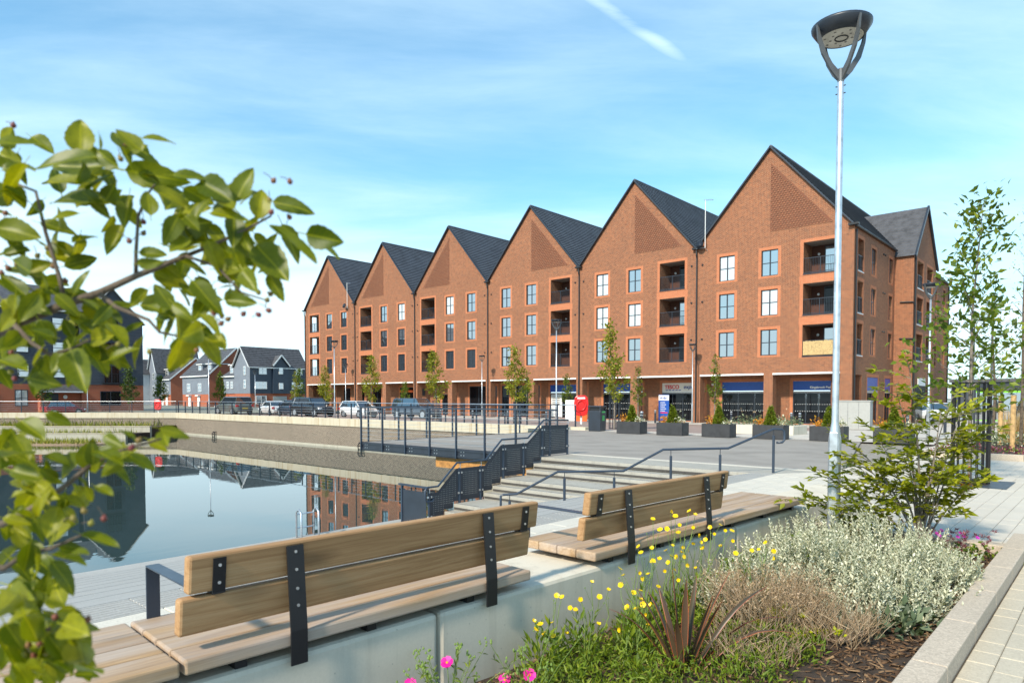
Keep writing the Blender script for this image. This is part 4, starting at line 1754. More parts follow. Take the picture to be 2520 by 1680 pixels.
def on(tt, z):
    return U * tt + Vector((0, 0, z))


# stations along the diagonal: (distance, rail height)
ST = [(-.04, .966), (-.17, .975), (-.215, 1.03), (-.20, 1.22), (-.15, 1.255), (.03, 1.269), (1.04, .85), (2.48, .827), (3.35, .368), (4.78, .360), (5.66, -.11), (5.95, -.122), (6.0, -.15), (6.0, -.38), (5.95, -.42), (5.82, -.42)]
m = MB()
m.tube([on(a, z) for a, z in ST], .026, 10)
m.build('handrail', 'metal_blue', hr, smooth=True)


def st_z(a):
    for (a0, z0), (a1, z1) in zip(ST[5:11], ST[6:12]):
        if a0 <= a <= a1:
            return z0 + (z1 - z0) * (a - a0) / (a1 - a0)
    return ST[5][1]


for a in (.03, 1.22, 2.31, 3.55, 4.63, 5.81):
    q = on(a, 0) + Vector((-5.66, 14.86, 0))
    zf = min(floor_z(q.y), 9)
    zf = max(zf, rampz(q.x)) if q.x > diag_x(floor_z(q.y)) else floor_z(q.y)
    m = MB()
    zt = st_z(a)
    m.tube([on(a, zf - .1), on(a, zt - .14)], .029, 10)
    po = m.build('post', 'metal_blue', hr)
    m = MB()
    m.tube([on(a, zt - .15), on(a, zt)], .008, 6)
    m.build('rail_pin', 'metal_dark', po)

# ---- ladder hoops at the quay
ld = empty('quay_ladder', (-13.1, 7.7, 0))
tag(ld, 'small galvanised ladder with two uprights standing at the edge of the water', 'ladder')
for dy in (0, .42):
    m = MB()
    m.tube([(0.1, dy, -1.3), (0.1, dy, -.52), (0, dy, -.45), (-.1, dy, -.52), (-.1, dy, -2.4)], .022, 8)
    m.build('upright', 'galvanised', ld, smooth=True)
for zz in (-.56, -.86, -1.2, -1.5, -1.8):
    m = MB()
    m.tube([(-.1, 0, zz), (-.1, .42, zz)], .016, 8)
    m.build('rung', 'galvanised', ld)

# ---- black chain rings at the waterline
for (x, lab) in ((-62.0, 'black escape ring hanging at the waterline below the sage green car'), (-39.4, 'black escape ring hanging at the waterline by the corner of the viewing deck')):
    r_ = empty('escape_ladder', (x, NORTH - .06, WATER))
    tag(r_, lab, 'ladder')
    for dx in (0, .42):
        m = MB()
        m.tube([(dx, 0, -.3), (dx, -.16, .0), (dx, -.2, .3), (dx, -.06, .48), (dx, .04, .46)], .035, 6)
        m.build('side_rail', 'rubber', r_)
    for zz in (.05, .25, .42):
        m = MB()
        m.tube([(0, -.14, zz), (.42, -.14, zz)], .03, 6)
        m.build('rung', 'rubber', r_)


# ---- vegetation builders
def foliage(name, V, F, mat_, parent=None, stuff=True):
    o = put(name, fast_mesh(name, V, F, mat_), parent)
    if stuff:
        o['kind'] = 'stuff'
    return o


def leaf_cloud(pts, size, spread=0.35, droop=-.2, V=LEAF_V, outward=None):
    n = len(pts)
    d = unit(n)
    if outward is not None:
        d = d * .8 + outward
    d[:, 2] += droop
    M = frames(d, rng.uniform(-1.2, 1.2, n), rng.uniform(.7, 1.3, n) * size)
    return scatter(V, LEAF_F, M, pts)


def tree(x, y, z, h, cr, label, trunk_h, group=None, n=900, leaf=.11, mat_='leaf_street', bark='bark', name='street_tree', shape='cone', seed=1, trunk_r=.05, limbs=16, lean=(0, 0), guard=False):
    r = np.random.default_rng(seed)
    o = empty(name, (x, y, z))
    tag(o, label, 'tree', group)
    m = MB()
    top = np.array([lean[0], lean[1], h * .97])
    tp = [Vector((0, 0, -.1)), Vector((r.normal() * .03, r.normal() * .03, h * .3)), Vector((lean[0] * .5 + r.normal() * .05, lean[1] * .5 + r.normal() * .05, h * .6)), Vector(top)]
    m.tube(tp, [trunk_r, trunk_r * .8, trunk_r * .5, trunk_r * .12], 8)
    P, O = [], []

    def at(t):
        f = t * 3
        i = min(2, int(f))
        return np.array(tp[i].lerp(tp[i + 1], f - i))
    for k in range(limbs):
        t = trunk_h / h + (1 - trunk_h / h) * (k + r.random()) / limbs
        b = at(min(.99, t))
        az = k * 2.4 + r.normal() * .3
        u = (t - trunk_h / h) / (1 - trunk_h / h)
        if shape == 'cone':
            L = cr * (1.0 - .82 * u) * (.55 + .45 * min(1, u * 5)) * r.uniform(.75, 1.2)
        else:
            L = cr * math.sin(math.pi * (.12 + .8 * u)) * r.uniform(.7, 1.2)
        el = R(25 + 35 * u)
        d = np.array([math.cos(az) * math.cos(el), math.sin(az) * math.cos(el), math.sin(el)])
        e = b + d * L
        mid = (b + e) / 2 + np.array([0, 0, .06 * L])
        m.tube([b, mid, e], [trunk_r * .34 * (1 - .6 * u), trunk_r * .2 * (1 - .6 * u), .004], 5)
        q = max(4, int(n / limbs * (L / cr + .25)))
        s = r.beta(1.7, 1.1, q)
        pt = b + (e - b) * s[:, None] + r.normal(size=(q, 3)) * (.10 * cr + .05) * (1 - .3 * s[:, None])
        P.append(pt)
        O.append(np.tile(d, (q, 1)))
    m.build('trunk', bark, o)
    P = np.concatenate(P)
    V, F = leaf_cloud(P, leaf, droop=-.25, outward=np.concatenate(O) * .8)
    foliage('crown', V, F, mat_, o, False)
    return o


def tree_guard(x, y, z, h=1.9, rad=.30, n=14, label='', group=None, mat_='metal_black', taper=1.0):
    o = empty('tree_guard', (x, y, z))
    tag(o, label, 'tree guard', group)
    for k in range(n):
        a = 2 * math.pi * k / n
        m = MB()
        m.box(-.016, .016, -.006, .006, 0, h)
        b = m.build('bar', mat_, o, loc=(rad * math.cos(a), rad * math.sin(a), 0), rz=a)
    for zz in (.04, h * .48, h - .02):
        m = MB()
        pts = [(rad * math.cos(2 * math.pi * k / 24), rad * math.sin(2 * math.pi * k / 24), zz) for k in range(25)]
        m.tube(pts, .014, 6, cap=False)
        m.build('hoop', mat_, o)
    return o


# ---- planters with clipped cone, orange and cream planting
PL = []
for k, (x, y) in enumerate(((-16.8, 26.85), (-14.75, 26.9), (-12.6, 26.9), (-10.5, 27.1), (-8.35, 27.3))):
    lab = ['black planter box with a clipped cone nearest the litter bin', 'black planter box with a clipped cone second from the litter bin', 'black planter box with a clipped cone in front of the pale raised bed',
           'black planter box with a clipped cone behind the top end of the bent handrail', 'black planter box with a clipped cone half hidden by the tall lamp post'][k]
    o = empty('planter', (x, y, GZ), R(0))
    tag(o, lab, 'planter', 'planters along the plaza edge')
    m = MB()
    w, d, hh, t = .62, .32, .56, .04
    m.box(-w, w, -d, -d + t, 0.005, hh)
    m.box(-w, w, d - t, d, 0.005, hh)
    m.box(-w, -w + t, -d + t, d - t, 0.005, hh)
    m.box(w - t, w, -d + t, d - t, 0.005, hh)
    m.build('box', 'planter_grey', o, bevel=.008)
    m = MB()
    m.box(-w + t, w - t, -d + t, d - t, .02, hh - .06)
    m.build('soil', 'soil', o)
    q = 1300
    zz = rng.beta(1, 1.5, q)
    a = rng.uniform(0, 6.28, q)
    rr = .21 * (1 - zz) + .02
    pts = np.stack([rr * np.cos(a), rr * np.sin(a), hh - .05 + zz * .78], 1)
    V, F = leaf_cloud(pts, .095, droop=.5, outward=np.stack([np.cos(a), np.sin(a), 0 * a], 1) * .6)
    foliage('clipped_cone', V, F, 'leaf_conifer', o, False)
    for nm, mt, cx_, q2 in (('orange_plant', 'leaf_orange', -.38, 90), ('cream_plant', 'leaf_silver', .42, 80), ('green_plant', 'leaf_fern', .22, 60), ('low_plant', 'straw', 0, 60)):
        pts = np.stack([rng.normal(cx_, .12 if nm != 'low_plant' else .3, q2), rng.normal(0, .12, q2), hh + np.abs(rng.normal(.02, .13 if nm != 'low_plant' else .04, q2))], 1)
        pts[:, 0] = np.clip(pts[:, 0], -.68, .68)
        V, F = leaf_cloud(pts, .12 if nm == 'orange_plant' else .09, droop=.1)
        foliage(nm, V, F, mt, o, False)
# one more planter hidden behind the shrub
o = copy_tree(o)
o.location = (-6.2, 27.6, GZ)
o['label'] = 'black planter box with orange plants glimpsed through the leafy shrub'
# pale raised bed behind the planters
o = empty('raised_bed', (-13.0, 32.2, gz(32.2)))
tag(o, 'pale low concrete raised bed with silvery plants in front of the blue shopfront', 'raised bed')
m = MB()
m.box(-1.2, 1.9, -.9, .9, -.1, .42)
m.build('kerb', 'concrete_wall', o, bevel=.02)
pts = np.stack([rng.uniform(-1.1, 1.8, 700), rng.uniform(-.8, .8, 700), .42 + np.abs(rng.normal(.12, .13, 700))], 1)
V, F = leaf_cloud(pts, .12, droop=.4)
foliage('silver_planting', V, F, 'leaf_sage', o)
pts = np.stack([rng.uniform(-1.1, 1.8, 160), rng.uniform(-.8, .8, 160), .45 + np.abs(rng.normal(.25, .2, 160))], 1)
V, F = leaf_cloud(pts, .10, V=NARROW_V, droop=.8)
foliage('pink_planting', V, F, 'dry_head', o)

# ---- bollards
mb = MB()
mb.lathe([(.075, -.1), (.075, .86), (.07, .88)], (0, 0, 0), 14)
bol_me = mb.mesh('post', 'metal_dark')
mb = MB()
mb.lathe([(.077, .92), (.077, .96), (.06, .99), (0, 1.0)], (0, 0, 0), 14)
cap_me = mb.mesh('cap', 'steel_bright')
mb = MB()
mb.lathe([(.07, .875), (.07, .925)], (0, 0, 0), 14)
neck_me = mb.mesh('neck', 'metal_black')
mb = MB()
mb.lathe([(.0765, .80), (.0765, .84)], (0, 0, 0), 14)
band_me = mb.mesh('band', 'steel_bright')
BOL = [(-17.1, 28.2, 'short dark bollard between the two planters nearest the litter bin'), (-26.7, 46.0, 'dark bollard in front of the blue totem sign'),
       (-15.6, 43.6, 'dark bollard before the arcade pillar beside the corner shopfront'), (-13.8, 39.9, 'dark bollard standing forward of the others by the grey cabinet'), (-20.4, 45.5, 'dark bollard in front of the shop window behind the raised bed')]
for (x, y, lab) in BOL + [(x, 32.2, 'dark bollard in the row along the car park edge behind the coping railing') for x in (-45.4, -42.2, -39.0, -35.8, -32.6, -29.4, -26.2)] + [(x, 43.0, 'dark bollard in the row at the shaded side of the brick block') for x in (-9.0, -7.2)]:
    o = empty('bollard', (x, y, gz(y)))
    tag(o, lab, 'bollard', 'bollards')
    if 'row' in lab:
        o['group'] = 'bollards in a row by the car park' if y < 40 else 'bollards beside the block'
    put('post', bol_me, o)
    put('neck', neck_me, o)
    put('cap', cap_me, o)
    put('band', band_me, o)

# ---- litter bin
o = empty('litter_bin', (-19.35, 27.75, GZ), R(6))
tag(o, 'dark square litter bin with green sticker at the end of the basin railing', 'bin')
m = MB()
m.hexa([(-.33, -.3, 0), (.33, -.3, 0), (.33, .3, 0), (-.33, .3, 0), (-.35, -.32, 1.0), (.35, -.32, 1.0), (.35, .32, 1.0), (-.35, .32, 1.0)])
m.build('body', 'metal_dark', o, bevel=.03)
m = MB()
m.box(-.36, .36, -.33, .33, 1.18, 1.25)
m.build('lid', 'metal_dark', o, bevel=.02)
m = MB()
for (a, b) in ((-.34, -.3), (.30, .34)):
    for (c, d) in ((-.31, -.27), (.27, .31)):
        m.box(a, b, c, d, .99, 1.19)
m.build('lid_post', 'metal_dark', o)
m = MB()
m.box(-.28, .28, -.25, .25, 1.0, 1.17)
m.build('opening', 'metal_black', o)
m = MB()
m.box(.352, .356, -.12, .10, .52, .78)
m.box(.353, .357, -.16, .16, .90, .99)
m.build('sticker', 'green_sign', o)


# ---- lifebuoy housings
def lifebuoy(x, y, z, rz, label):
    o = empty('lifebuoy_housing', (x, y, z), rz)
    tag(o, label, 'lifebuoy', 'lifebuoy housings at the basin')
    m = MB()
    m.box(-.05, .05, .04, .12, 0, .9)
    m.build('post', 'white_paint', o)
    m = MB()
    out = [(-.30, -.48), (-.36, -.25), (-.38, .1), (-.33, .42), (-.2, .52), (.2, .52), (.33, .42), (.38, .1), (.36, -.25), (.30, -.48), (.12, -.56), (-.12, -.56)]
    m.prism([(a, -.10, 1.0 + b) for a, b in out], (0, .14, 0))
    m.build('case', 'red_plastic', o, bevel=.04)
    m = MB()
    pts = [(.22 * math.cos(a), -.11, 1.0 + .26 * math.sin(a)) for a in np.linspace(0, 6.283, 25)]
    m.tube(pts, .05, 8, cap=False)
    m.build('ring_relief', 'red_plastic', o, smooth=True)
    m = MB()
    m.box(-.2, .2, -.108, -.102, 1.33, 1.42)
    m.build('label_plate', 'white_paint', o)
    return o


lifebuoy(-21.1, 28.8, GZ + .25, R(38), 'red plastic lifebuoy housing beside the litter bin')
lifebuoy(-73.0, 27.2, .25, R(45), 'red plastic lifebuoy housing at the far corner of the basin')

# ---- service cabinet
o = empty('service_cabinet', (-12.3, 45.0, 0))
tag(o, 'grey metal service cabinet by the corner of the brick block', 'cabinet')
m = MB()
m.box(-.95, .95, -.3, .3, 0, 1.72)
m.build('body', 'cabinet_grey', o, bevel=.015)
m = MB()
m.box(-.99, .99, -.34, .34, 1.72, 1.78)
m.build('lid', 'cabinet_grey', o)
for x in (-.3, .32):
    m = MB()
    m.box(x - .006, x + .006, -.304, -.298, .05, 1.68)
    m.build('door_gap', 'metal_dark', o)
# ---- blue totem sign
o = empty('totem_sign', (-28.35, 50.2, 0))
tag(o, 'blue shop totem headed Hello beside the sliding entrance doors', 'sign')
m = MB()
m.box(-.48, .48, 0, .06, .05, 2.2)
m.build('board', 'blue_panel', o)
m = MB()
m.box(-.475, .475, -.006, -.001, 1.72, 2.15)
m.build('header', 'white_paint', o)
text('Hello', .30, 'blue_letter', o, (-.38, -.008, 1.82), FR, 0, .004, bold=.01)
for k in range(5):
    m = MB()
    m.box(-.32, .12 + .1 * (k % 2), -.006, -.001, 1.52 - k * .17, 1.56 - k * .17)
    m.build('text_line', 'white_paint', o)
m = MB()
m.box(-.3, .35, -.006, -.001, .66, .74)
m.build('text_line', 'red_letter', o)
# ---- flower advert board by the pharmacy
o = empty('advert_board', (-33.6, 45.4, 0))
tag(o, 'white advertising board standing by the shop behind the red lifebuoy housing', 'sign')
m = MB()
m.box(-1.3, -.35, 0, .05, 0.02, 1.75)
m.build('board', 'white_paint', o)
m = MB()
m.box(-.3, .9, 0, .05, .02, 1.5)
m.build('poster', 'orange_sign', o)
m = MB()
m.box(-.25, .85, -.006, -.001, .9, 1.45)
m.build('poster_sky', 'blue_panel', o)


# ================================================================== CARS
def car(x, y, rz, paint_, label, kind='hatch', z=None):
    o = empty('parked_car', (x, y, gz(y) if z is None else z), rz)
    tag(o, label, 'car', 'cars parked beyond the basin')
    if kind == 'suv':
        L, W, H, belt, bon, zb = 4.7, 1.92, 1.80, 1.12, 1.05, .34
        cab = [(-2.20, -2.05), (-1.0, -1.0), (.45, .35), (1.15, .55)]
    elif kind == 'saloon':
        L, W, H, belt, bon, zb = 4.5, 1.8, 1.44, .94, .86, .24
        cab = [(-1.75, -1.1), (-.8, -.8), (.4, .25), (1.25, .45)]
    else:
        L, W, H, belt, bon, zb = 4.1, 1.76, 1.52, .96, .90, .24
        cab = [(-1.95, -1.6), (-.9, -.9), (.4, .3), (1.2, .45)]
    h = L / 2
    # lower body as a loft of cross sections
    sec = [(-h, zb + .12, belt - .15, .78), (-h + .12, zb, belt, .92), (-h + .7, zb, belt + .02, 1.0), (0, zb, belt, 1.0), (h - 1.2, zb, bon + .04, 1.0), (h - .45, zb, bon - .08, .95), (h - .1, zb + .02, bon - .22, .86), (h, zb + .1, bon - .36, .72)]
    m = MB()
    rings = []
    for (xx, z0, z1, k) in sec:
        w = W / 2 * k
        rings.append([(xx, -w * .92, z0), (xx, -w, z0 + .22), (xx, -w * .99, z1 - .16), (xx, -w * .90, z1), (xx, w * .90, z1), (xx, w * .99, z1 - .16), (xx, w, z0 + .22), (xx, w * .92, z0)])
    vs = [p for r in rings for p in r]
    fs = []
    for i in range(len(rings) - 1):
        for k in range(8):
            a, b = i * 8 + k, i * 8 + (k + 1) % 8
            fs.append((a, a + 8, b + 8, b))
    fs += [tuple(range(8)), tuple(range((len(rings) - 1) * 8, len(rings) * 8))[::-1]]
    m.add(vs, fs)
    body = m.build('body', paint_, o, smooth=False, bevel=.03)
    # glasshouse
    g = MB()
    bz, tz = belt - .04, H - .05
    wb, wt = W / 2 * .90, W / 2 * .74
    (xb0, xt0), (xb3, xt3) = cab[0], cab[3]
    g.hexa([(xb0, -wb, bz), (xb3, -wb, bz), (xb3, wb, bz), (xb0, wb, bz), (xt0, -wt, tz), (xt3, -wt, tz), (xt3, wt, tz), (xt0, wt, tz)])
    g.build('window_glass', 'car_glass', o)
    rf = MB()
    rf.hexa([(xt0 - .04, -wt - .02, tz - .01), (xt3 + .05, -wt - .02, tz - .01), (xt3 + .05, wt + .02, tz - .01), (xt0 - .04, wt + .02, tz - .01),
             (xt0 + .15, -wt * .86, H), (xt3 - .1, -wt * .86, H), (xt3 - .1, wt * .86, H), (xt0 + .15, wt * .86, H)])
    rf.build('roof', paint_, o, bevel=.02)
    for s in (-1, 1):
        for j, (b_, t_) in enumerate(((xb0, xt0), (cab[1][0], cab[1][1]), (cab[2][0], cab[2][1]), (xb3, xt3))):
            p = MB()
            p.beam((b_, s * (wb + .006), bz), (t_, s * (wt + .006), tz), .05 if j in (1, 2) else .10, .03, 0, (0, 1, 0))
            p.build('pillar', 'metal_black' if j in (1, 2) else paint_, o)
    for (wx) in (-h + .82, h - .85):
        for s in (-1, 1):
            rad = .37 if kind == 'suv' else .32
            w = MB()
            prof = [(rad - .05, -.11), (rad, -.09), (rad, .09), (rad - .05, .11)]
            w.lathe(prof, (0, 0, 0), 18)
            wo = w.build('wheel', 'rubber', o)
            wo.location = (wx, s * (W / 2 - .11), rad)
            wo.rotation_euler = (R(90), 0, 0)
            q = MB()
            q.lathe([(rad * .66, .112), (rad * .60, .118), (rad * .2, .10), (0, .11)], (0, 0, 0), 14)
            ro = q.build('rim', 'steel_bright', wo)
            if s > 0:
                ro.rotation_euler = (R(180), 0, 0)
            arch = MB()
            arch.lathe([(rad + .07, -.02), (rad + .07, .0)], (0, 0, 0), 18)
            ao = arch.build('wheel_arch', 'metal_black', o)
            ao.location = (wx, s * (W / 2 * .992), rad + .02)
            ao.rotation_euler = (R(90 if s < 0 else -90), 0, 0)
    for s in (-1, 1):
        q = MB()
        q.box(h - .24, h - .06, s * W * .40 - .16, s * W * .40 + .16, bon - .34, bon - .19)
        q.build('headlight', 'head_lamp', o)
        q = MB()
        q.box(-h - .012, -h + .16, s * W * .41 - .13, s * W * .41 + .10, belt - .30, belt - .08)
        q.build('tail_light', 'tail_lamp', o)
        q = MB()
        q.box(xb3 - .25, xb3 - .08, s * (W / 2 + .02), s * (W / 2 + .18), belt - .02, belt + .12)
        q.build('mirror', paint_, o)
    q = MB()
    q.box(-h - .02, -h + .01, -.26, .26, zb + .28, zb + .39)
    q.build('number_plate', 'number_yellow', o)
    q = MB()
    q.box(h - .01, h + .025, -.5, .5, zb + .10, zb + .30)
    q.build('grille', 'metal_black', o)
    return o


car(-89.5, 23.2, R(97), 'car_red', 'red hatchback parked by the porch of the dark clad flats', 'hatch', 0)
car(-66.3, 31.9, R(180), 'car_sage', 'sage green boxy off-road car parked behind the coping railing', 'suv')
car(-66.8, 36.4, R(170), 'car_white', 'white saloon parked behind the sage green off-road car', 'saloon')
car(-61.4, 35.6, R(178), 'car_navy', 'dark blue hatchback parked between the green off-road car and the black one', 'hatch')
car(-57.2, 35.2, R(4), 'car_black', 'black off-road car parked beside the white hatchback', 'suv')
car(-52.9, 37.4, R(0), 'car_white', 'white hatchback parked beside the black off-road car', 'hatch')
car(-47.0, 39.4, R(8), 'car_steel', 'steel blue car with yellow number plate parked before the restaurant doorway', 'suv')

# ================================================================== DARK CLAD FLATS (left)
fl = empty('clad_flats', (-94.5, 33.3, 0), R(90))
fl.scale = (1.0, 1.0, 1.1)
tag(fl, 'four storey block of flats clad in dark boards above a red brick ground floor', 'building')
# local: +x to the right (towards the houses), -y towards the water, origin at its right-hand corner


def boards(name, mat_, parent, x0, x1, z0, z1, y, step=.30, cut=None, thick=.02):
    """overlapping horizontal boards on a wall facing -y, one part each"""
    z = z0
    while z < z1 - .01:
        e = min(z + step, z1)
        a, b = (x0, x1) if cut is None else cut(z, e)
        if b - a > .1:
            m = MB()
            m.hexa([(a, y - .03, z), (b, y - .03, z), (b, y, z), (a, y, z), (a, y - .008, e), (b, y - .008, e), (b, y, e), (a, y, e)])
            m.build(name, mat_, parent)
        z = e


m = MB()
m.box(-30, 0, .0, 10, -.5, 3.2)
m.build('brick_base', 'brick_red', fl)
m = MB()
m.box(-30, -7.4, .05, 10, 3.2, 11.3)
m.box(-7.0, -.02, -.55, 9.4, 3.2, 10.5)
m.add([(-7.0, -.55, 10.5), (-.02, -.55, 10.5), (-3.5, -.55, 14.0)], [(0, 1, 2)])
m.build('clad_wall', 'clad_dark', fl)
boards('cladding_board', 'clad_dark', fl, -30, -7.4, 3.2, 11.3, .05, .34)
boards('cladding_board', 'clad_dark', fl, -7.0, -.02, 3.2, 14.0, -.55, .34, lambda z, e: (-7.0, -.02) if e <= 10.55 else (-3.5 - 3.5 * (14.0 - e) / 3.5, -3.5 + 3.48 * (14.0 - e) / 3.5))
m = MB()
m.add([(-30, -.4, 11.2), (-5, -.4, 11.2), (-5, 5, 14.3), (-30, 5, 14.3)], [(0, 1, 2, 3)])
m.add([(-30, 10.4, 11.2), (-5, 10.4, 11.2), (-5, 5, 14.3), (-30, 5, 14.3)], [(3, 2, 1, 0)])
m.add([(-7.3, -.8, 10.2), (-3.5, -.8, 14.15), (-3.5, 9, 14.15), (-7.3, 9, 10.2)], [(0, 1, 2, 3)])
m.add([(.3, -.8, 10.2), (-3.5, -.8, 14.15), (-3.5, 9, 14.15), (.3, 9, 10.2)], [(3, 2, 1, 0)])
ro = m.build('roof', 'tile_grey', fl)
m = MB()
for s in (-1, 1):
    m.beam((-3.5 + s * 3.75, -.82, 10.22), (-3.5, -.82, 14.12), .06, .22, 0, (0, 1, 0))
m.build('bargeboard', 'white_paint', ro)
m = MB()
m.box(-30, -7.3, -.42, -.34, 11.05, 11.2)
m.build('fascia', 'white_paint', ro)


def fw(parent, x, z, w, h, y, nx=2, nz=2, frame='metal_dark', m_='pane'):
    f = MB()
    t = .07
    f.box(x, x + t, y - .10, y + .02, z, z + h)
    f.box(x + w - t, x + w, y - .10, y + .02, z, z + h)
    f.box(x + t, x + w - t, y - .10, y + .02, z, z + t)
    f.box(x + t, x + w - t, y - .10, y + .02, z + h - t, z + h)
    for i in range(1, nx):
        xx = x + w * i / nx
        f.box(xx - .035, xx + .035, y - .098, y + .018, z + t, z + h - t)
    for j in range(1, nz):
        zz = z + h * j / nz
        f.box(x + t, x + w - t, y - .094, y + .014, zz - .03, zz + .03)
    o = f.build('window', frame, parent)
    for i in range(nx):
        p = MB()
        a, b = x + w * i / nx + .035, x + w * (i + 1) / nx - .035
        p.box(a, b, y - .07, y - .05, z + .035, z + h - .035)
        p.build('pane', m_, o)
    return o


for z in (3.9, 6.5, 9.1):
    for x in (-16.6, -13.4, -22, -27):
        fw(fl, x, z, 1.25, 1.3, .05, 1, 2)
    fw(fl, -9.8, z, 1.25, 1.3, .05, 1, 2)
for z in (3.4, 6.0, 8.6):
    fw(fl, -4.6, z, 1.8, 2.0, -.56, 2, 1, 'metal_dark', 'shop_glass')
    m = MB()
    for k in range(13):
        xx = -4.8 + k * .18
        m.box(xx, xx + .03, -1.0, -.97, z + .0, z + 1.05)
    m.box(-4.85, -2.55, -1.02, -.95, z + 1.05, z + 1.10)
    m.box(-4.85, -2.55, -1.02, -.60, z - .08, z)
    m.build('juliet_balcony', 'metal_black', fl)
for x in (-13.6, -16.9, -22, -27):
    fw(fl, x, .9, 1.25, 1.7, .0, 2, 2, 'metal_dark', 'pane_curtain')
fw(fl, -5.0, .9, 2.3, 1.6, -.0, 2, 1, 'metal_dark', 'shop_glass')
m = MB()
m.box(-7.0, -.02, -.5, 0, -.5, 3.19)
m.build('brick_base', 'brick_red', fl)
fw(fl, -5.0, .9, 2.3, 1.6, -.5, 2, 1, 'metal_dark', 'shop_glass')
# porch
m = MB()
m.hexa([(-11.4, -1.3, 2.35), (-7.1, -1.3, 2.35), (-7.1, 0, 2.35), (-11.4, 0, 2.35), (-11.4, -1.3, 2.5), (-7.1, -1.3, 2.5), (-7.1, 0, 3.15), (-11.4, 0, 3.15)])
po = m.build('porch_roof', 'tile_grey', fl)
m = MB()
m.box(-11.45, -7.05, -1.36, -1.30, 2.32, 2.46)
m.build('fascia', 'white_paint', po)
m = MB()
m.box(-10.9, -9.3, -.04, -.0, -.2, 2.2)
m.build('door', 'metal_dark', fl)
m = MB()
m.box(-11.4, -11.0, -1.2, 0, -.3, 2.35)
m.build('porch_pier', 'brick_red', fl)
m = MB()
m.lathe([(.22, 0), (.22, .05)], (0, 0, 0), 14)
d = m.build('wall_light', 'white_paint', fl)
d.location = (-8.6, -.02, 1.85)
d.rotation_euler = (R(90), 0, 0)


# ================================================================== HOUSES
def course_roof(parent, pa, pb, qa, qb, n, mat_='tile_grey'):
    """roof slope from eave pa-pb to ridge qa-qb in n tile courses"""
    pa, pb, qa, qb = map(Vector, (pa, pb, qa, qb))
    nn = (pb - pa).cross(qa - pa).normalized()
    if nn.z < 0:
        nn = -nn
    for k in range(n):
        f0, f1 = k / n, (k + 1) / n
        a, b = pa.lerp(qa, f0), pb.lerp(qb, f0)
        c, d = pb.lerp(qb, f1), pa.lerp(qa, f1)
        m = MB()
        m.hexa([a, b, c, d, a + nn * .09, b + nn * .09, c + nn * .03, d + nn * .03])
        m.build('tile_course', mat_, parent)


def hbox(mb, x0, x1, y0, y1, z0, z1):
    mb.box(x0, x1, y0, y1, z0, z1)


# navy house: gable to the water, long side facing the block
h = empty('navy_house', (-114.7, 58.2, 0))
tag(h, 'three storey navy boarded house with white trimmed gable next to the brick block', 'house')
m = MB()
m.box(-5.8, 0, 0, 11.0, -.5, 2.7)
m.box(-11, -5.8, .5, 9, -.5, 2.7)
m.build('brick_base', 'brick_red', h)
m = MB()
m.box(-5.82, .02, -.02, 11.0, 2.7, 7.6)
m.add([(-5.82, -.02, 7.6), (.02, -.02, 7.6), (-2.9, -.02, 11.0)], [(0, 1, 2)])
m.add([(-5.82, 11, 7.6), (.02, 11, 7.6), (-2.9, 11, 11.0)], [(2, 1, 0)])
m.box(-11, -5.84, .4, 9, 2.7, 6.1)
m.build('clad_wall', 'clad_light', h)
boards('cladding_board', 'clad_light', h, -5.82, .02, 2.7, 11.0, -.02, .34, lambda z, e: (-5.82, .02) if e <= 7.65 else (-2.9 - 2.9 * (11.0 - e) / 3.4, -2.9 + 2.9 * (11.0 - e) / 3.4))
boards('cladding_board', 'clad_light', h, -11, -5.86, 2.7, 6.1, .4, .34)
m = MB()
m.box(.022, .06, 0, 11.0, 2.7, 7.6)
m.box(.06, .40, 4.2, 7.2, 2.7, 7.8)
m.add([(.40, 4.2, 7.8), (.40, 7.2, 7.8), (.40, 5.7, 9.5)], [(0, 1, 2)])
m.build('navy_wall', 'metal_blue', h)
m = MB()
m.add([(.35, -.35, 7.35), (.35, 11.3, 7.35), (-2.9, 11.3, 11.1), (-2.9, -.35, 11.1)], [(0, 1, 2, 3)])
m.add([(-6.15, -.35, 7.35), (-6.15, 11.3, 7.35), (-2.9, 11.3, 11.1), (-2.9, -.35, 11.1)], [(3, 2, 1, 0)])
m.add([(.75, 4.0, 7.7), (.75, 5.7, 9.65), (-1.6, 5.7, 9.65), (.1, 4.0, 7.7)], [(0, 1, 2, 3)])
m.add([(.75, 7.4, 7.7), (.75, 5.7, 9.65), (-1.6, 5.7, 9.65), (.1, 7.4, 7.7)], [(3, 2, 1, 0)])
ro = m.build('roof', 'tile_grey', h)
course_roof(ro, (.35, -.35, 7.36), (.35, 11.3, 7.36), (-2.9, -.35, 11.11), (-2.9, 11.3, 11.11), 11)
m = MB()
m.add([(-11.3, .0, 5.9), (-5.9, .0, 5.9), (-5.9, 4.8, 8.8), (-11.3, 4.8, 8.8)], [(0, 1, 2, 3)])
r2 = m.build('roof', 'tile_grey', h)
for (a, b) in (((.36, -.38, 7.3), (-2.9, -.38, 11.08)), ((-6.16, -.38, 7.3), (-2.9, -.38, 11.08))):
    m = MB()
    m.beam(a, b, .06, .24, 0, (0, 1, 0))
    m.build('bargeboard', 'white_paint', ro)
for (a, b) in (((.78, 4.0, 7.65), (.78, 5.7, 9.62)), ((.78, 7.4, 7.65), (.78, 5.7, 9.62))):
    m = MB()
    m.beam(a, b, .22, .06, 0, (1, 0, 0))
    m.build('bargeboard', 'white_paint', ro)
m = MB()
m.box(.36, .42, -.3, 11.3, 7.2, 7.36)
m.build('fascia', 'white_paint', ro)
m = MB()
m.box(-11.3, -5.9, -.06, .0, 5.72, 5.92)
m.build('fascia', 'white_paint', r2)
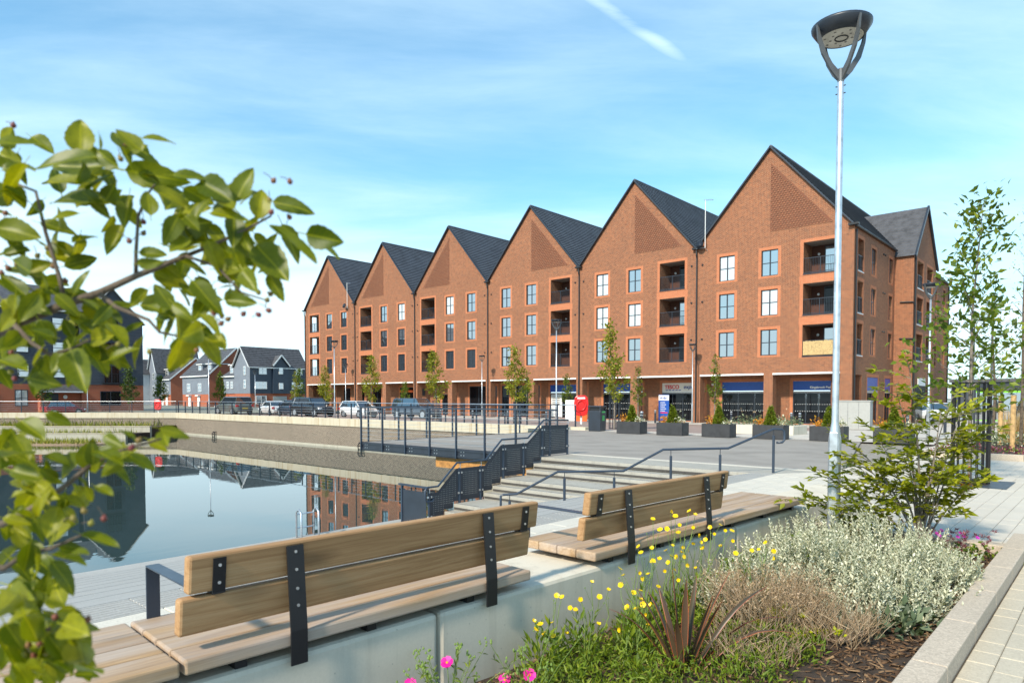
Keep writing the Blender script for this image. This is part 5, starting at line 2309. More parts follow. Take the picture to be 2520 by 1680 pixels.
m = MB()      # dormer on the lower wing
m.box(-8.8, -6.5, .6, 3.5, 6.3, 7.9)
dm = m.build('dormer', 'clad_light', h)
m = MB()
m.box(-9.1, -6.2, .35, 3.6, 7.9, 8.05)
m.build('dormer_roof', 'white_paint', dm)
fw(h, -8.6, 6.5, 1.2, 1.3, .6, 1, 2, 'white_paint')
for z in (3.6, 6.0):
    fw(h, -2.2, z, .85, 1.5, -.04, 1, 2, 'white_paint')
for x in (-9.6, -8.0):
    fw(h, x, 3.6, .9, 1.3, .36, 2, 2, 'white_paint')
hs = empty('pivot', (0, 0, 0))
bpy.data.objects.remove(hs)


def sidewin(parent, x, y, z, w, hh, nx=1, nz=2):
    f = fw(parent, 0, 0, w, hh, 0, nx, nz, 'white_paint')
    f.location = (x, y, z)
    f.rotation_euler = (0, 0, R(90))


for (y, z, w, hh, nx) in ((1.6, 6.1, 1.5, 1.4, 2), (5.3, 6.2, .8, 1.2, 1), (8.8, 6.1, 1.4, 1.4, 2), (.9, 3.5, 2.2, 1.3, 3), (5.3, 3.5, .8, 1.1, 1), (8.0, 3.5, 2.2, 1.3, 3), (1.0, .8, 2.0, 1.5, 2)):
    sidewin(h, .06 if y != 5.3 else .40, y, z, w, hh, nx)
m = MB()
m.box(.0, .08, 4.3, 7.0, -.2, 2.2)
m.build('garage_door', 'cabinet_grey', h)


def redhouse(x, y, w, d, eave, apex, label, name, clad='clad_light'):
    """ridge along x; brick gable facing +x, boarded front facing -y"""
    h = empty(name, (x, y, 0))
    tag(h, label, 'house')
    m = MB()
    m.box(-w, 0, .05, d, -.5, eave)
    m.add([(0, .05, eave), (0, d, eave), (0, d / 2, apex)], [(0, 1, 2)])
    m.add([(-w, .05, eave), (-w, d, eave), (-w, d / 2, apex)], [(2, 1, 0)])
    m.build('brick_wall', 'brick_red', h)
    boards('cladding_board', clad, h, -w, -.05, 2.6, eave, .05, .34)
    m = MB()
    m.add([(-w - .2, -.3, eave - .25), (.2, -.3, eave - .25), (.2, d / 2, apex + .1), (-w - .2, d / 2, apex + .1)], [(0, 1, 2, 3)])
    m.add([(-w - .2, d + .3, eave - .25), (.2, d + .3, eave - .25), (.2, d / 2, apex + .1), (-w - .2, d / 2, apex + .1)], [(3, 2, 1, 0)])
    ro = m.build('roof', 'tile_grey', h)
    course_roof(ro, (-w - .2, -.3, eave - .24), (.2, -.3, eave - .24), (-w - .2, d / 2, apex + .11), (.2, d / 2, apex + .11), 14)
    for s in (0, 1):
        m = MB()
        m.beam((.22, -.3 if not s else d + .3, eave - .3), (.22, d / 2, apex + .05), .24, .06, 0, (1, 0, 0))
        m.build('bargeboard', 'white_paint', ro)
    m = MB()
    m.box(-w - .2, .2, -.36, -.3, eave - .4, eave - .2)
    m.build('fascia', 'white_paint', ro)
    for k in range(2 if w > 9 else 1):
        dx = -w * .45 + k * w * .35 if w > 9 else -w * .6
        m = MB()
        m.box(dx - 1.1, dx + .9, .9, 4.0, eave + .3, eave + 2.0)
        dm = m.build('dormer', clad, h)
        m = MB()
        m.box(dx - 1.4, dx + 1.3, .6, 4.2, eave + 2.0, eave + 2.16)
        m.build('dormer_roof', 'white_paint', dm)
        fw(h, dx - .8, eave + .5, 1.2, 1.3, .9, 1, 2, 'white_paint')
    for f in (.2, .62):
        fw(h, -w + w * f, 3.1, 1.5, 1.6, .02, 2, 2, 'white_paint')
    for f in (.25, .6):
        m = MB()
        m.box(-w + w * f, -w + w * f + 1.0, -.1, .04, -.2, 2.15)
        m.build('door', 'white_paint', h)
        m = MB()
        m.box(-w + w * f - .2, -w + w * f + 1.2, -.5, .04, 2.25, 2.45)
        m.build('door_canopy', 'white_paint', h)
    return h


redhouse(-130.1, 57.7, 12, 11, 6.4, 11.6, 'red brick house with grey boarded front between the navy house and the other red gable', 'red_house')
redhouse(-156.4, 61.0, 6.5, 11, 6.2, 10.8, 'red brick gabled house beside the pale grey boarded gable', 'red_house')
# grey boarded gable behind it and a pale rendered house
for (x, y, w, eave, apex, mt, lab, nm) in ((-161.5, 60.0, 4.6, 7.8, 13.0, 'clad_light', 'narrow grey boarded house gable left of the red brick houses', 'grey_house'),
                                          (-165.5, 55.5, 5.0, 7.6, 10.6, 'clad_pale', 'pale rendered house peeping out beside the dark clad flats', 'pale_house')):
    h = empty(nm, (x, y, 0))
    tag(h, lab, 'house')
    m = MB()
    m.box(-w, 0, 0, 10, -.5, eave)
    m.add([(-w, 0, eave), (0, 0, eave), (-w / 2, 0, apex)], [(0, 1, 2)])
    m.build('wall', mt, h)
    boards('cladding_board', mt, h, -w, 0, 2.4, eave, 0, .36)
    m = MB()
    m.add([(.3, -.3, eave - .35), (.3, 10, eave - .35), (-w / 2, 10, apex + .1), (-w / 2, -.3, apex + .1)], [(0, 1, 2, 3)])
    m.add([(-w - .3, -.3, eave - .35), (-w - .3, 10, eave - .35), (-w / 2, 10, apex + .1), (-w / 2, -.3, apex + .1)], [(3, 2, 1, 0)])
    ro = m.build('roof', 'tile_grey', h)
    course_roof(ro, (.3, -.3, eave - .34), (.3, 10, eave - .34), (-w / 2, -.3, apex + .11), (-w / 2, 10, apex + .11), 12)
    for s in (-1, 1):
        m = MB()
        m.beam((-w / 2 + s * (w / 2 + .3), -.33, eave - .38), (-w / 2, -.33, apex + .06), .06, .22, 0, (0, 1, 0))
        m.build('bargeboard', 'white_paint', ro)
    for z in (3.2, 6.0):
        fw(h, -w * .45, z, .9, 1.4, 0, 1, 2, 'white_paint')

# ================================================================== REED TERRACES in the far corner
tz = empty('reed_terrace', (CX, CY, 0), math.atan2(WD.y, WD.x))
tag(tz, 'stepped stone edged reed terraces below the far basin wall', 'terrace')
for (y0, y1, z1, l0) in ((0.05, 5.0, -.75, 0), (5.0, 9.0, -1.20, 0.0)):
    m = MB()
    m.box(l0, 55, y0, y1 - .35, -2.5, z1 - .06)
    m.build('earth', 'soil', tz)
    k = l0
    while k < 54:
        m = MB()
        m.box(k + .01, k + 1.7, y1 - .35, y1, -2.5, z1 - .01)
        m.build('ledge_stone', 'concrete_ledge', tz)
        m = MB()
        m.box(k + .005, k + 1.705, y1 - .38, y1 + .04, z1 - .01, z1 + .05)
        m.build('ledge_cap', 'concrete_coping', tz)
        k += 1.71


def blades(n, x0, x1, y0, y1, z, h, w, mat_, name, parent, lean=.25):
    base = np.stack([rng.uniform(x0, x1, n), rng.uniform(y0, y1, n), np.full(n, z)], 1)
    cl = rng.normal(size=(n, 1))
    d = np.stack([rng.normal(0, lean, n), rng.normal(0, lean, n), np.ones(n)], 1)
    hh = h * rng.uniform(.4, 1.2, n)
    M = frames(d, rng.uniform(0, 6.28, n), np.ones(n))
    V = np.array([(-.5, 0, 0), (.5, 0, 0), (.3, .6, .05), (-.3, .6, .05), (0, 1, .18)], float)
    F = np.array([(0, 1, 2), (0, 2, 3), (3, 2, 4)])
    VV = V[None] * np.stack([np.full(n, w), hh, hh], 1)[:, None, :]
    VV = np.einsum('kij,knj->kni', M, VV) + base[:, None, :]
    FF = (F[None] + (np.arange(n) * 5)[:, None, None]).reshape(-1, 3)
    return foliage(name, VV.reshape(-1, 3), FF, mat_, parent)


blades(2600, 1, 54, .3, 4.5, -.81, .55, .05, 'reed', 'reeds', tz)
blades(1800, 1, 54, 5.2, 8.5, -1.26, .5, .05, 'reed', 'reeds', tz)
blades(500, 1, 54, .3, 1.2, -.81, .8, .06, 'leaf_dark', 'reeds', tz)
pts = np.stack([rng.uniform(14, 34, 500), rng.uniform(.5, 2, 500), -.8 + np.abs(rng.normal(.3, .25, 500))], 1)
V, F = leaf_cloud(pts, .10)
foliage('pale_flowers', V, F, 'dry_head', tz)
for (a, b, c, d, q) in ((9, 22, 12, 15, 900), (-2.0, 8, 13.5, 17.0, 900), (20, 40, 11, 13, 700)):
    m = MB()
    n = 26
    prof = [((a + b) / 2 + (b - a) / 2 * math.cos(t_) * (1 + .1 * math.sin(5 * t_)), (c + d) / 2 + (d - c) / 2 * math.sin(t_) * (1 + .15 * math.sin(3 * t_)), 0) for t_ in np.linspace(0, 6.283, n, endpoint=False)]
    m.prism([(x, y, WATER - .2) for x, y, _ in prof], (0, 0, .28))
    o = m.build('floating_bed', 'twig', tz)
    blades(q, a + 1, b - 1, c + .5, d - .5, WATER + .05, .5, .05, 'reed', 'reeds', tz, .35)
    blades(q // 2, a + .5, b - .5, c + .3, d - .3, WATER + .03, .25, .06, 'dry_head', 'reeds', tz, .6)

# ================================================================== TREES
TR = [(-50.4, 36.9, 5.6, 'young tree with a golden green crown behind the steel blue car'), (-38.0, 33.7, 5.2, 'young tree with golden green crown in front of the dark entrance doors'),
      (-30.8, 34.7, 5.2, 'young tree with golden green crown before the dark glazed shop unit'), (-20.3, 30.7, 5.6, 'young tree with golden green crown beside the litter bin'),
      (-62.5, 40.0, 5.0, 'young tree with golden green crown behind the black off-road car')]
for k, (x, y, hh, lab) in enumerate(TR):
    tree(x, y, gz(y), hh, 1.25, lab, 1.6, 'young street trees in the square', 1500, .19, 'leaf_street', 'bark_grey', seed=20 + k, limbs=16, lean=(rng.normal() * .2, 0))
    tree_guard(x, y, gz(y), 1.5, .28, 10, 'slim black bar guard round the tree ' + lab.split('crown ')[1], 'tree guards in the square', 'metal_dark')
TR2 = [(-28.6, 46.6, 4.4, 'narrow dark green tree in front of the pillar left of the supermarket doors'), (-20.9, 44.0, 4.9, 'narrow green tree leaning before the shop window behind the raised bed'),
       (-57.5, 46.6, 3.6, 'small narrow tree by the arcade pillar right of the restaurant'), (-40.2, 46.6, 4.2, 'small narrow tree by the arcade pillar next to the dark entrance door'), (-35.45, 46.2, 3.9, 'small narrow tree in front of the chemist poster'),
       (-78.0, 45.5, 5.2, 'loose light green tree at the end of the block nearest the navy house'), (-71.5, 46.0, 4.0, 'small dense tree by the arcade end pillar')]
for k, (x, y, hh, lab) in enumerate(TR2):
    tree(x, y, gz(y), hh, .75, lab, 1.4, 'narrow trees along the arcade', 800, .17, 'leaf_tree' if k not in (5,) else 'leaf_street', 'bark_grey', seed=50 + k, limbs=14)
TR3 = [(-88.7, 21.0, 5.4, 'leaf_dark', 'dark pyramidal tree before the brick base of the clad flats beside the pale windows'), (-85.5, 28.7, 5.4, 'leaf_dark', 'dark pyramidal tree at the corner of the clad flats next to the red lifebuoy housing'),
       (-101.0, 38.0, 5.0, 'leaf_tree', 'thin young tree before the red gabled house'), (-95.5, 44.0, 5.5, 'leaf_tree', 'light green tree before the red brick house with two dormers'),
       (-88.0, 52.0, 6.0, 'leaf_tree', 'bushy green tree in front of the navy house'), (-82.0, 53.0, 5.2, 'leaf_tree', 'green tree between the navy house and the brick block')]
for k, (x, y, hh, mt, lab) in enumerate(TR3):
    tree(x, y, 0, hh, 1.35, lab, 1.5, 'trees along the far street', 1500, .24, mt, 'bark', seed=80 + k, limbs=18)


# ================================================================== PLANTING BED
def soil_z(x, y):
    f = min(1, max(0, (x + 3.0) / 2.1))
    return .10 + .20 * f


bed = MB()
nx_, ny_ = 12, 34
for j in range(ny_ + 1):
    for i in range(nx_ + 1):
        x = -3.2 + 2.32 * i / nx_
        y = 1.0 + 7.8 * j / ny_
        bed.v.append((x, y, soil_z(x, y) + rng.normal() * .012))
for j in range(ny_):
    for i in range(nx_):
        a = j * (nx_ + 1) + i
        bed.f.append((a, a + 1, a + nx_ + 2, a + nx_ + 1))
        bed.mi.append(0)
o = bed.build('planting_bed', 'soil', smooth=True)
o['kind'] = 'structure'
# bark mulch
n = 9000
px = rng.uniform(-3.05, -.93, n)
py = rng.uniform(2.0, 8.7, n)
pz = np.array([soil_z(a, b) for a, b in zip(px, py)]) + np.abs(rng.normal(0, .012, n))
d = np.stack([rng.normal(size=n), rng.normal(size=n), rng.normal(0, .22, n)], 1)
M = frames(d, rng.normal(0, .5, n), np.ones(n))
sc = np.stack([rng.uniform(.006, .02, n), rng.uniform(.02, .085, n), rng.uniform(.003, .007, n)], 1)
CB = np.array([(-.5, -.5, -.5), (.5, -.5, -.5), (.4, .5, -.5), (-.4, .5, -.5), (-.5, -.5, .5), (.5, -.5, .5), (.4, .5, .5), (-.4, .5, .5)])
CF = np.array([(4, 5, 6, 7), (0, 1, 5, 4), (1, 2, 6, 5), (2, 3, 7, 6), (3, 0, 4, 7)])
VV = np.einsum('kij,knj->kni', M, CB[None] * sc[:, None, :]) + np.stack([px, py, pz], 1)[:, None, :]
FF = (CF[None] + (np.arange(n) * 8)[:, None, None]).reshape(-1, 4)
o = foliage('bark_mulch', VV.reshape(-1, 3), FF, 'mulch_chip')
tag(o, 'dark bark mulch chips covering the planting bed', 'mulch')
# granite kerb
kb = empty('bed_kerb', (-.9, 8.7, 0))
tag(kb, 'buff granite kerb edging the planting bed', 'kerb')
y = -6.2
while y < .0:
    m = MB()
    m.box(0, .185, y, y + .995, .0, .42)
    m.build('kerb_stone', 'granite_kerb', kb, bevel=.008)
    y += 1.0
m = MB()
m.box(0, .185, -.2, .2, .0, .419)
m.build('kerb_stone', 'granite_kerb', kb, bevel=.008)
for k in range(3):
    m = MB()
    m.box(-.79 * (k + 1) + .004, -.79 * k - .002, .01, .2, .0, .395)
    m.build('kerb_stone', 'granite_kerb', kb, bevel=.008)


def stems(mb, pts_list, r0, r1, n=5):
    for pts in pts_list:
        k = len(pts)
        mb.tube(pts, [r0 + (r1 - r0) * i / (k - 1) for i in range(k)], n)


def sprig_mesh(nl, leaf, spiral=2.4, tipc=True, up=.55):
    """one upright sprig of unit height made of a stem strip and leaves"""
    V, F = [], []
    for k in range(3):
        a = 2 * math.pi * k / 3
        V += [(.012 * math.cos(a), .012 * math.sin(a), 0), (.008 * math.cos(a), .008 * math.sin(a), 1)]
    F += [(0, 2, 3), (0, 3, 1), (2, 4, 5), (2, 5, 3), (4, 0, 1), (4, 1, 5)]
    for k in range(nl):
        z = .08 + .92 * (k + .5) / nl
        a = k * spiral
        ln = leaf * (1.0 if z < .8 else .75) * rng.uniform(.75, 1.2)
        d = np.array([math.cos(a), math.sin(a), up + .5 * z])
        Mx = frames(d[None], np.array([rng.normal() * .3]), np.array([ln]))[0]
        vv = LEAF_V @ Mx.T + np.array([0, 0, z])
        b = len(V)
        V += [tuple(v) for v in vv]
        F += [tuple(int(q) + b for q in f) for f in LEAF_F]
    return np.array(V), np.array(F)


def dome_points(n, c, r, zmin=.0, seed=3, shell=.75):
    g = np.random.default_rng(seed)
    out = []
    while len(out) < n:
        v = g.normal(size=3)
        v /= np.linalg.norm(v)
        if v[2] < zmin:
            continue
        q = shell + (1 - shell) * g.random()
        out.append((c[0] + v[0] * r[0] * q, c[1] + v[1] * r[1] * q, c[2] + v[2] * r[2] * q, *v))
    return np.array(out)


# silver shrub: several mounds of upright woolly sprigs
sv = empty('silver_shrub', (-1.75, 6.4, .2))
tag(sv, 'broad silvery woolly-leaved shrub filling the bed beside the granite kerb', 'shrub')
base = np.array([-1.75, 6.4, .2])
spr = [sprig_mesh(22, .13, up=.75) for _ in range(3)]
sprL = [sprig_mesh(12, .30, up=.3) for _ in range(2)]
VS, FS, off = [], [], 0
VG, FG, offg = [], [], 0
for k, (cx_, cy_, rx, ry, rz_, n) in enumerate(((-2.15, 6.25, .55, .8, .46, 430), (-1.75, 7.1, .75, .85, .50, 480), (-1.3, 6.6, .45, .95, .40, 430), (-1.35, 5.85, .38, .5, .30, 260), (-2.3, 5.5, .38, .5, .34, 200), (-1.75, 6.1, .5, .6, .44, 300), (-2.4, 7.3, .5, .6, .44, 200))):
    q = dome_points(n, (cx_, cy_, .16), (rx, ry, rz_), -.05, 30 + k, .72)
    d = q[:, 3:] * .55 + np.array([0, 0, .95]) + rng.normal(size=(n, 3)) * .2
    for j in range(3):
        s = slice(j, None, 3)
        nn = len(q[s])
        # local z is the sprig axis
        dd = d[s] / np.linalg.norm(d[s], axis=1, keepdims=True)
        M = frames(dd, rng.uniform(0, 6.28, nn), rng.uniform(.16, .34, nn))
        M = M[:, :, [0, 2, 1]] * np.array([1, -1, 1])
        v, f = scatter(spr[j][0], spr[j][1], M, q[s, :3] - base - dd * .06)
        VS.append(v)
        FS.append(f + off)
        off += len(v)
    # darker green inner leaves
    q = dome_points(n, (cx_, cy_, .12), (rx * .88, ry * .88, rz_ * .88), -.1, 130 + k, .7)
    v, f = leaf_cloud(q[:, :3] - base, .06, outward=q[:, 3:])
    VG.append(v)
    FG.append(f + offg)
    offg += len(v)
foliage('silver_sprigs', np.concatenate(VS), np.concatenate(FS), 'leaf_silver', sv)
foliage('inner_leaves', np.concatenate(VG), np.concatenate(FG), 'leaf_sage', sv)
# broader sage leaves at the kerb side
q = dome_points(420, (-1.2, 5.55, .18), (.32, .42, .24), -.05, 77, .55)
v, f = leaf_cloud(q[:, :3] - base, .085, outward=q[:, 3:] + np.array([0, 0, .3]))
foliage('broad_leaves', v, f, 'leaf_sage', sv)

# dry brown twiggy plants
for k, (cx_, cy_, rr, hh, n, lab) in enumerate(((-1.95, 5.0, .52, .46, 420, 'dead brown twiggy lavender mound between the flax and the silver shrub'), (-1.45, 4.98, .36, .30, 240, 'bare tan branching twigs sprawling over the bark mulch'), (-1.75, 4.3, .40, .24, 200, 'dry twigs among the ferny green ground cover'))):
    o = empty('dry_shrub', (cx_, cy_, soil_z(cx_, cy_)))
    tag(o, lab, 'shrub')
    mb = MB()
    for j in range(9):
        a = rng.uniform(0, 6.28)
        e = Vector((math.cos(a) * rr * .55, math.sin(a) * rr * .55, hh * .4))
        mb.tube([(0, 0, 0), e * .5 + Vector((0, 0, -.02)), e], [.011, .008, .004], 5)
    mb.build('main_stem', 'twig', o)
    mb = MB()
    heads = []
    for j in range(n):
        a = rng.uniform(0, 6.28)
        r_ = rr * math.sqrt(rng.random()) * .7
        b = Vector((math.cos(a) * r_, math.sin(a) * r_, hh * rng.uniform(.1, .4)))
        out_ = Vector((math.cos(a), math.sin(a), 0)) * rng.uniform(0, .5)
        d_ = (Vector((rng.normal() * .3, rng.normal() * .3, 1)) + out_).normalized()
        L = hh * rng.uniform(.35, .8)
        mid = b + d_ * L * .5 + Vector((rng.normal(), rng.normal(), 0)) * .015
        e = b + d_ * L + Vector((rng.normal(), rng.normal(), 0)) * .03
        mb.tube([b, mid, e], [.0028, .0022, .0014], 3, cap=False)
        if rng.random() < .6:
            e2 = mid + (d_ + Vector((rng.normal() * .6, rng.normal() * .6, .1))) * L * .45
            mb.tube([mid, e2], [.002, .0012], 3, cap=False)
            heads.append(e2)
        heads.append(e)
    tw = mb.build('twigs', 'dry_twig', o)
    tw['kind'] = 'stuff'
    if k == 0:
        hp = np.array([tuple(h_) for h_ in heads])
        hp = np.repeat(hp, 4, axis=0) + rng.normal(size=(len(hp) * 4, 3)) * .008
        v, f = leaf_cloud(hp, .022, V=NARROW_V, droop=.6)
        foliage('seed_heads', v, f, 'dry_head', o)
# ferny ground cover
gc = empty('ferny_ground_cover', (-2.0, 4.2, .15))
tag(gc, 'low feathery bright green ground cover round the flax', 'ground cover')
gb = np.array([-2.0, 4.2, .15])
cs = [(-2.0, 3.7, .35), (-2.3, 3.55, .3), (-2.6, 3.35, .25), (-1.85, 4.5, .3), (-2.55, 3.95, .3), (-2.75, 4.6, .25), (-2.2, 3.9, .35), (-1.9, 4.2, .35), (-1.65, 4.0, .3), (-2.5, 4.3, .3), (-2.3, 4.8, .3), (-2.75, 3.7, .25), (-2.05, 3.4, .3), (-1.6, 4.5, .25), (-2.6, 5.0, .25), (-2.45, 3.2, .3), (-2.75, 5.6, .25)]
pts = []
for (a, b, r_) in cs:
    k = 420
    q = dome_points(k, (a, b, soil_z(a, b)), (r_, r_, .21), -.02, int(abs(a * 1000 + b * 77)), .4)
    pts.append(q[:, :3])
pts = np.concatenate(pts)
v, f = leaf_cloud(pts - gb, .05, V=NARROW_V * (.8, 1, 1), droop=.7)
foliage('fronds', v, f, 'leaf_fern', gc)
# lime tips
lm = empty('lime_shrub', (-1.72, 4.85, .2))
tag(lm, 'small shrub with bright lime yellow tips amid the dead twigs', 'shrub')
pts = np.concatenate([dome_points(26, (rng.normal() * .16, rng.normal() * .16, rng.uniform(.05, .22)), (.035, .035, .03), -.3, 500 + k, .3)[:, :3] for k in range(16)])
v, f = leaf_cloud(pts, .032, droop=.6)
foliage('lime_tips', v, f, 'leaf_lime', lm)
pts = np.concatenate([dome_points(40, (rng.normal() * .16, rng.normal() * .16, .06), (.08, .08, .1), -.1, 600 + k, .3)[:, :3] for k in range(10)])
v, f = leaf_cloud(pts, .04, droop=.3)
foliage('leaves', v, f, 'leaf_fern', lm, False)
# more green behind the silver shrub near the wall
gs = empty('green_shrub', (-2.62, 6.0, .15))
tag(gs, 'glossy green leafy shrub squeezed between the seat wall and the silver shrub', 'shrub')
pts = np.concatenate([dome_points(200, (0, 0, .0), (.25, .45, .36), -.1, 700, .5)[:, :3], dome_points(150, (.35, .6, .1), (.25, .3, .42), -.1, 701, .5)[:, :3]])
v, f = leaf_cloud(pts, .075, droop=.3)
foliage('leaves', v, f, 'leaf_fern', gs, False)

# purple flax
fx_ = empty('flax', (-2.06, 3.92, .14))
tag(fx_, 'bronze purple flax with sword leaves edged in orange', 'flax')
FL = [(-.12, .04, .62, .045), (.05, -.06, .60, .042), (.18, .12, .5, .04), (.42, .55, .52, .034), (.5, .7, .32, .036), (.62, .75, .22, .034), (-.35, -.1, .5, .04), (-.28, .12, .48, .04), (-.5, -.25, .38, .036), (-.2, -.35, .45, .04), (.1, -.3, .42, .04), (.0, .2, .58, .04), (.3, .0, .5, .036), (-.42, .2, .42, .034), (.2, .35, .6, .035), (-.08, -.12, .35, .04)]
for (ex, ey, ez, w) in FL:
    mb = MB()
    w *= 1.25
    e = Vector((ex * .85, ey * .85, ez * 1.12))
    b = Vector((ex * .06, ey * .06, 0))
    sd = Vector((-e.y, e.x, 0))
    sd = (sd.normalized() if sd.length > .02 else Vector((1, 0, 0)))
    sd = (sd + Vector((.5, .3, 0)) * rng.normal()).normalized()
    rows_ = 7
    nvec = (e - b).cross(sd).normalized()
    for i in range(rows_ + 1):
        t_ = i / rows_
        c = b.lerp(e, t_) + Vector((0, 0, .16 * math.sin(t_ * math.pi) * min(1, math.hypot(ex, ey))))
        ww = w * .5 * (.55 + 1.1 * t_ - 1.62 * t_ ** 3) if t_ < .98 else .001
        ww = max(ww, .0012)
        mb.v += [tuple(c - sd * ww), tuple(c - sd * ww * .84 + nvec * .002), tuple(c + nvec * ww * .35), tuple(c + sd * ww * .84 + nvec * .002), tuple(c + sd * ww)]
    for i in range(rows_):
        for j in range(4):
            a = i * 5 + j
            mb.f.append((a, a + 1, a + 6, a + 5))
            mb.mi.append(1 if j in (0, 3) else 0)
    mb.build('sword_leaf', ['leaf_flax', 'flax_edge'], fx_, smooth=True)


# buttercup-like yellow flowers
def flower_mesh(np_, r_, cup, name, m, eye=None, wid=.55):
    mb = MB()
    for k in range(np_):
        a = 2 * math.pi * k / np_
        ca, sa = math.cos(a), math.sin(a)
        for (u0, w0, z0, u1, w1, z1) in ((.05, .12, 0, .55, wid, cup * .5), (.55, wid, cup * .5, 1.0, wid * .55, cup)):
            p = []
            for (u, w, z) in ((u0, -w0, z0), (u0, w0, z0), (u1, w1, z1), (u1, -w1, z1)):
                p.append(((u * ca - w * sa) * r_, (u * sa + w * ca) * r_, z * r_ + .0005 * k))
            mb.add(p, [(0, 1, 2, 3)])
    mats = [m]
    if eye:
        mb.lathe([(.22 * r_, .02 * r_), (.2 * r_, .16 * r_), (.0, .2 * r_)], (0, 0, 0), 8, 1)
        mats.append(eye)
    return mb.mesh(name, mats, True)


yf = [flower_mesh(5, .0165, .35, 'flower_head', 'petal_yellow', 'petal_yellow', .6), flower_mesh(5, .0145, .8, 'flower_head', 'petal_yellow', 'petal_yellow', .55), flower_mesh(5, .018, .15, 'flower_head', 'petal_yellow', 'petal_yellow', .6)]
YF = [(-2.69, 4.61, 1.01), (-2.61, 4.74, 1.06), (-2.66, 4.91, 1.0), (-2.6, 5.03, 1.03), (-2.59, 5.11, 0.99), (-2.73, 4.9, 0.89), (-2.75, 5.13, 0.82), (-2.54, 4.98, 0.91), (-2.69, 5.59, 0.81), (-2.69, 5.79, 0.8), (-2.5, 5.48, 0.82), (-2.15, 4.83, 0.96), (-2.54, 5.1, 0.83), (-2.63, 5.55, 0.76), (-2.59, 5.3, 0.76), (-2.71, 5.32, 0.71), (-2.59, 5.21, 0.75), (-2.53, 4.14, 0.9), (-2.62, 4.48, 0.82), (-2.56, 4.68, 0.81), (-2.58, 5.23, 0.7), (-2.73, 5.89, 0.59), (-2.15, 4.84, 0.88), (-2.6, 4.29, 0.82), (-2.67, 4.78, 0.74), (-2.74, 5.19, 0.69), (-2.53, 4.61, 0.75), (-2.63, 4.88, 0.68), (-2.57, 4.84, 0.73), (-2.53, 4.81, 0.71), (-2.57, 4.41, 0.74), (-2.52, 4.42, 0.76), (-2.65, 4.78, 0.65), (-2.55, 4.91, 0.62), (-2.64, 5.23, 0.52), (-2.52, 3.89, 0.79), (-2.53, 3.95, 0.73), (-2.73, 4.48, 0.61), (-2.72, 4.51, 0.56), (-2.7, 4.56, 0.59), (-2.51, 4.69, 0.55), (-2.64, 4.86, 0.58), (-2.59, 4.01, 0.64), (-2.8, 3.96, 0.63), (-2.65, 4.63, 0.49), (-2.5, 3.62, 0.66), (-2.6, 3.87, 0.63), (-2.48, 4.0, 0.61), (-2.45, 4.04, 0.62), (-2.49, 4.11, 0.53), (-2.45, 3.99, 0.51), (-2.44, 3.86, 0.55), (-2.48, 4.24, 0.47), (-2.79, 3.54, 0.63), (-2.76, 3.56, 0.62), (-2.77, 3.78, 0.55), (-2.82, 3.79, 0.47), (-2.85, 3.77, 0.48), (-2.78, 3.29, 0.52), (-2.75, 3.32, 0.5), (-2.82, 3.36, 0.44), (-2.85, 3.49, 0.37), (-2.79, 3.48, 0.46), (-2.76, 3.47, 0.38), (-2.76, 3.61, 0.36), (-2.8, 3.83, 0.25), (-2.79, 3.5, 0.28), (-2.48, 4.18, 0.41), (-2.56, 4.33, 0.28), (-2.52, 3.89, 0.37), (-2.5, 3.61, 0.48), (-2.15, 4.9, 0.78), (-2.15, 5.2, 0.75), (-2.15, 5.34, 0.73), (-2.15, 5.65, 0.67), (-2.15, 5.65, 0.61), (-2.15, 6.42, 0.43), (-2.15, 5.47, 0.77), (-2.66, 5.15, 0.68), (-2.57, 4.81, 0.95), (-2.57, 4.51, 0.96), (-2.74, 4.69, 0.66), (-2.73, 4.87, 0.55), (-2.43, 4.04, 0.53)]
YB = [(-2.78, 3.42, 'low yellow buttercup plant next to the magenta rock roses'), (-2.72, 3.75, 'yellow buttercup plant with big pointed leaves by the wall left of the flax'), (-2.45, 3.95, 'yellow buttercup plant arching over the flax leaves'),
      (-2.62, 4.4, 'yellow buttercup plant in the thick of the flowers by the wall'), (-2.62, 4.85, 'tallest yellow buttercup plant, its flowers against the second bench back'), (-2.64, 5.35, 'yellow buttercup plant next to the glossy green shrub'),
      (-2.2, 5.3, 'yellow buttercup plant poking through the edge of the silver shrub'), (-2.15, 6.3, 'single yellow buttercup inside the silver shrub')]
yo = []
for (x, y, lab) in YB:
    o = empty('buttercup', (x, y, soil_z(x, y)))
    tag(o, lab, 'flower', 'yellow buttercups in the bed')
    yo.append([o, MB(), []])
for i, p in enumerate(YF):
    b = min(range(len(YB)), key=lambda k: (YB[k][0] - p[0]) ** 2 + (YB[k][1] - p[1]) ** 2)
    o, mb, _ = yo[b]
    q = Vector(p) - o.location
    fl_ = put('flower_head', yf[i % 3], o, 0, q)
    tx, ty = rng.normal(0, .45), rng.normal(0, .45)
    # most look up and towards the light
    fl_.rotation_euler = (R(38) + tx, ty, R(20) + rng.normal() * .5)
    s_ = rng.uniform(.95, 1.25)
    fl_.scale = (s_, s_, s_)
    root = Vector((rng.normal() * .05, rng.normal() * .05, 0))
    mid = root.lerp(q, .55) + Vector((rng.normal() * .04, rng.normal() * .04, .05))
    mb.tube([root, root.lerp(mid, .5), mid, q.lerp(mid, .4) + Vector((rng.normal() * .012, rng.normal() * .012, 0)), q], [.004, .0034, .0026, .002, .0015], 4, cap=False)
    if rng.random() < .8:     # side bud
        e = mid.lerp(q, .5) + Vector((rng.normal() * .05, rng.normal() * .05, .06))
        mb.tube([mid, e], [.0014, .001], 4, cap=False)
        mb.lathe([(.0, -.003), (.005, .0), (.0045, .006), (.0, .009)], e, 6)
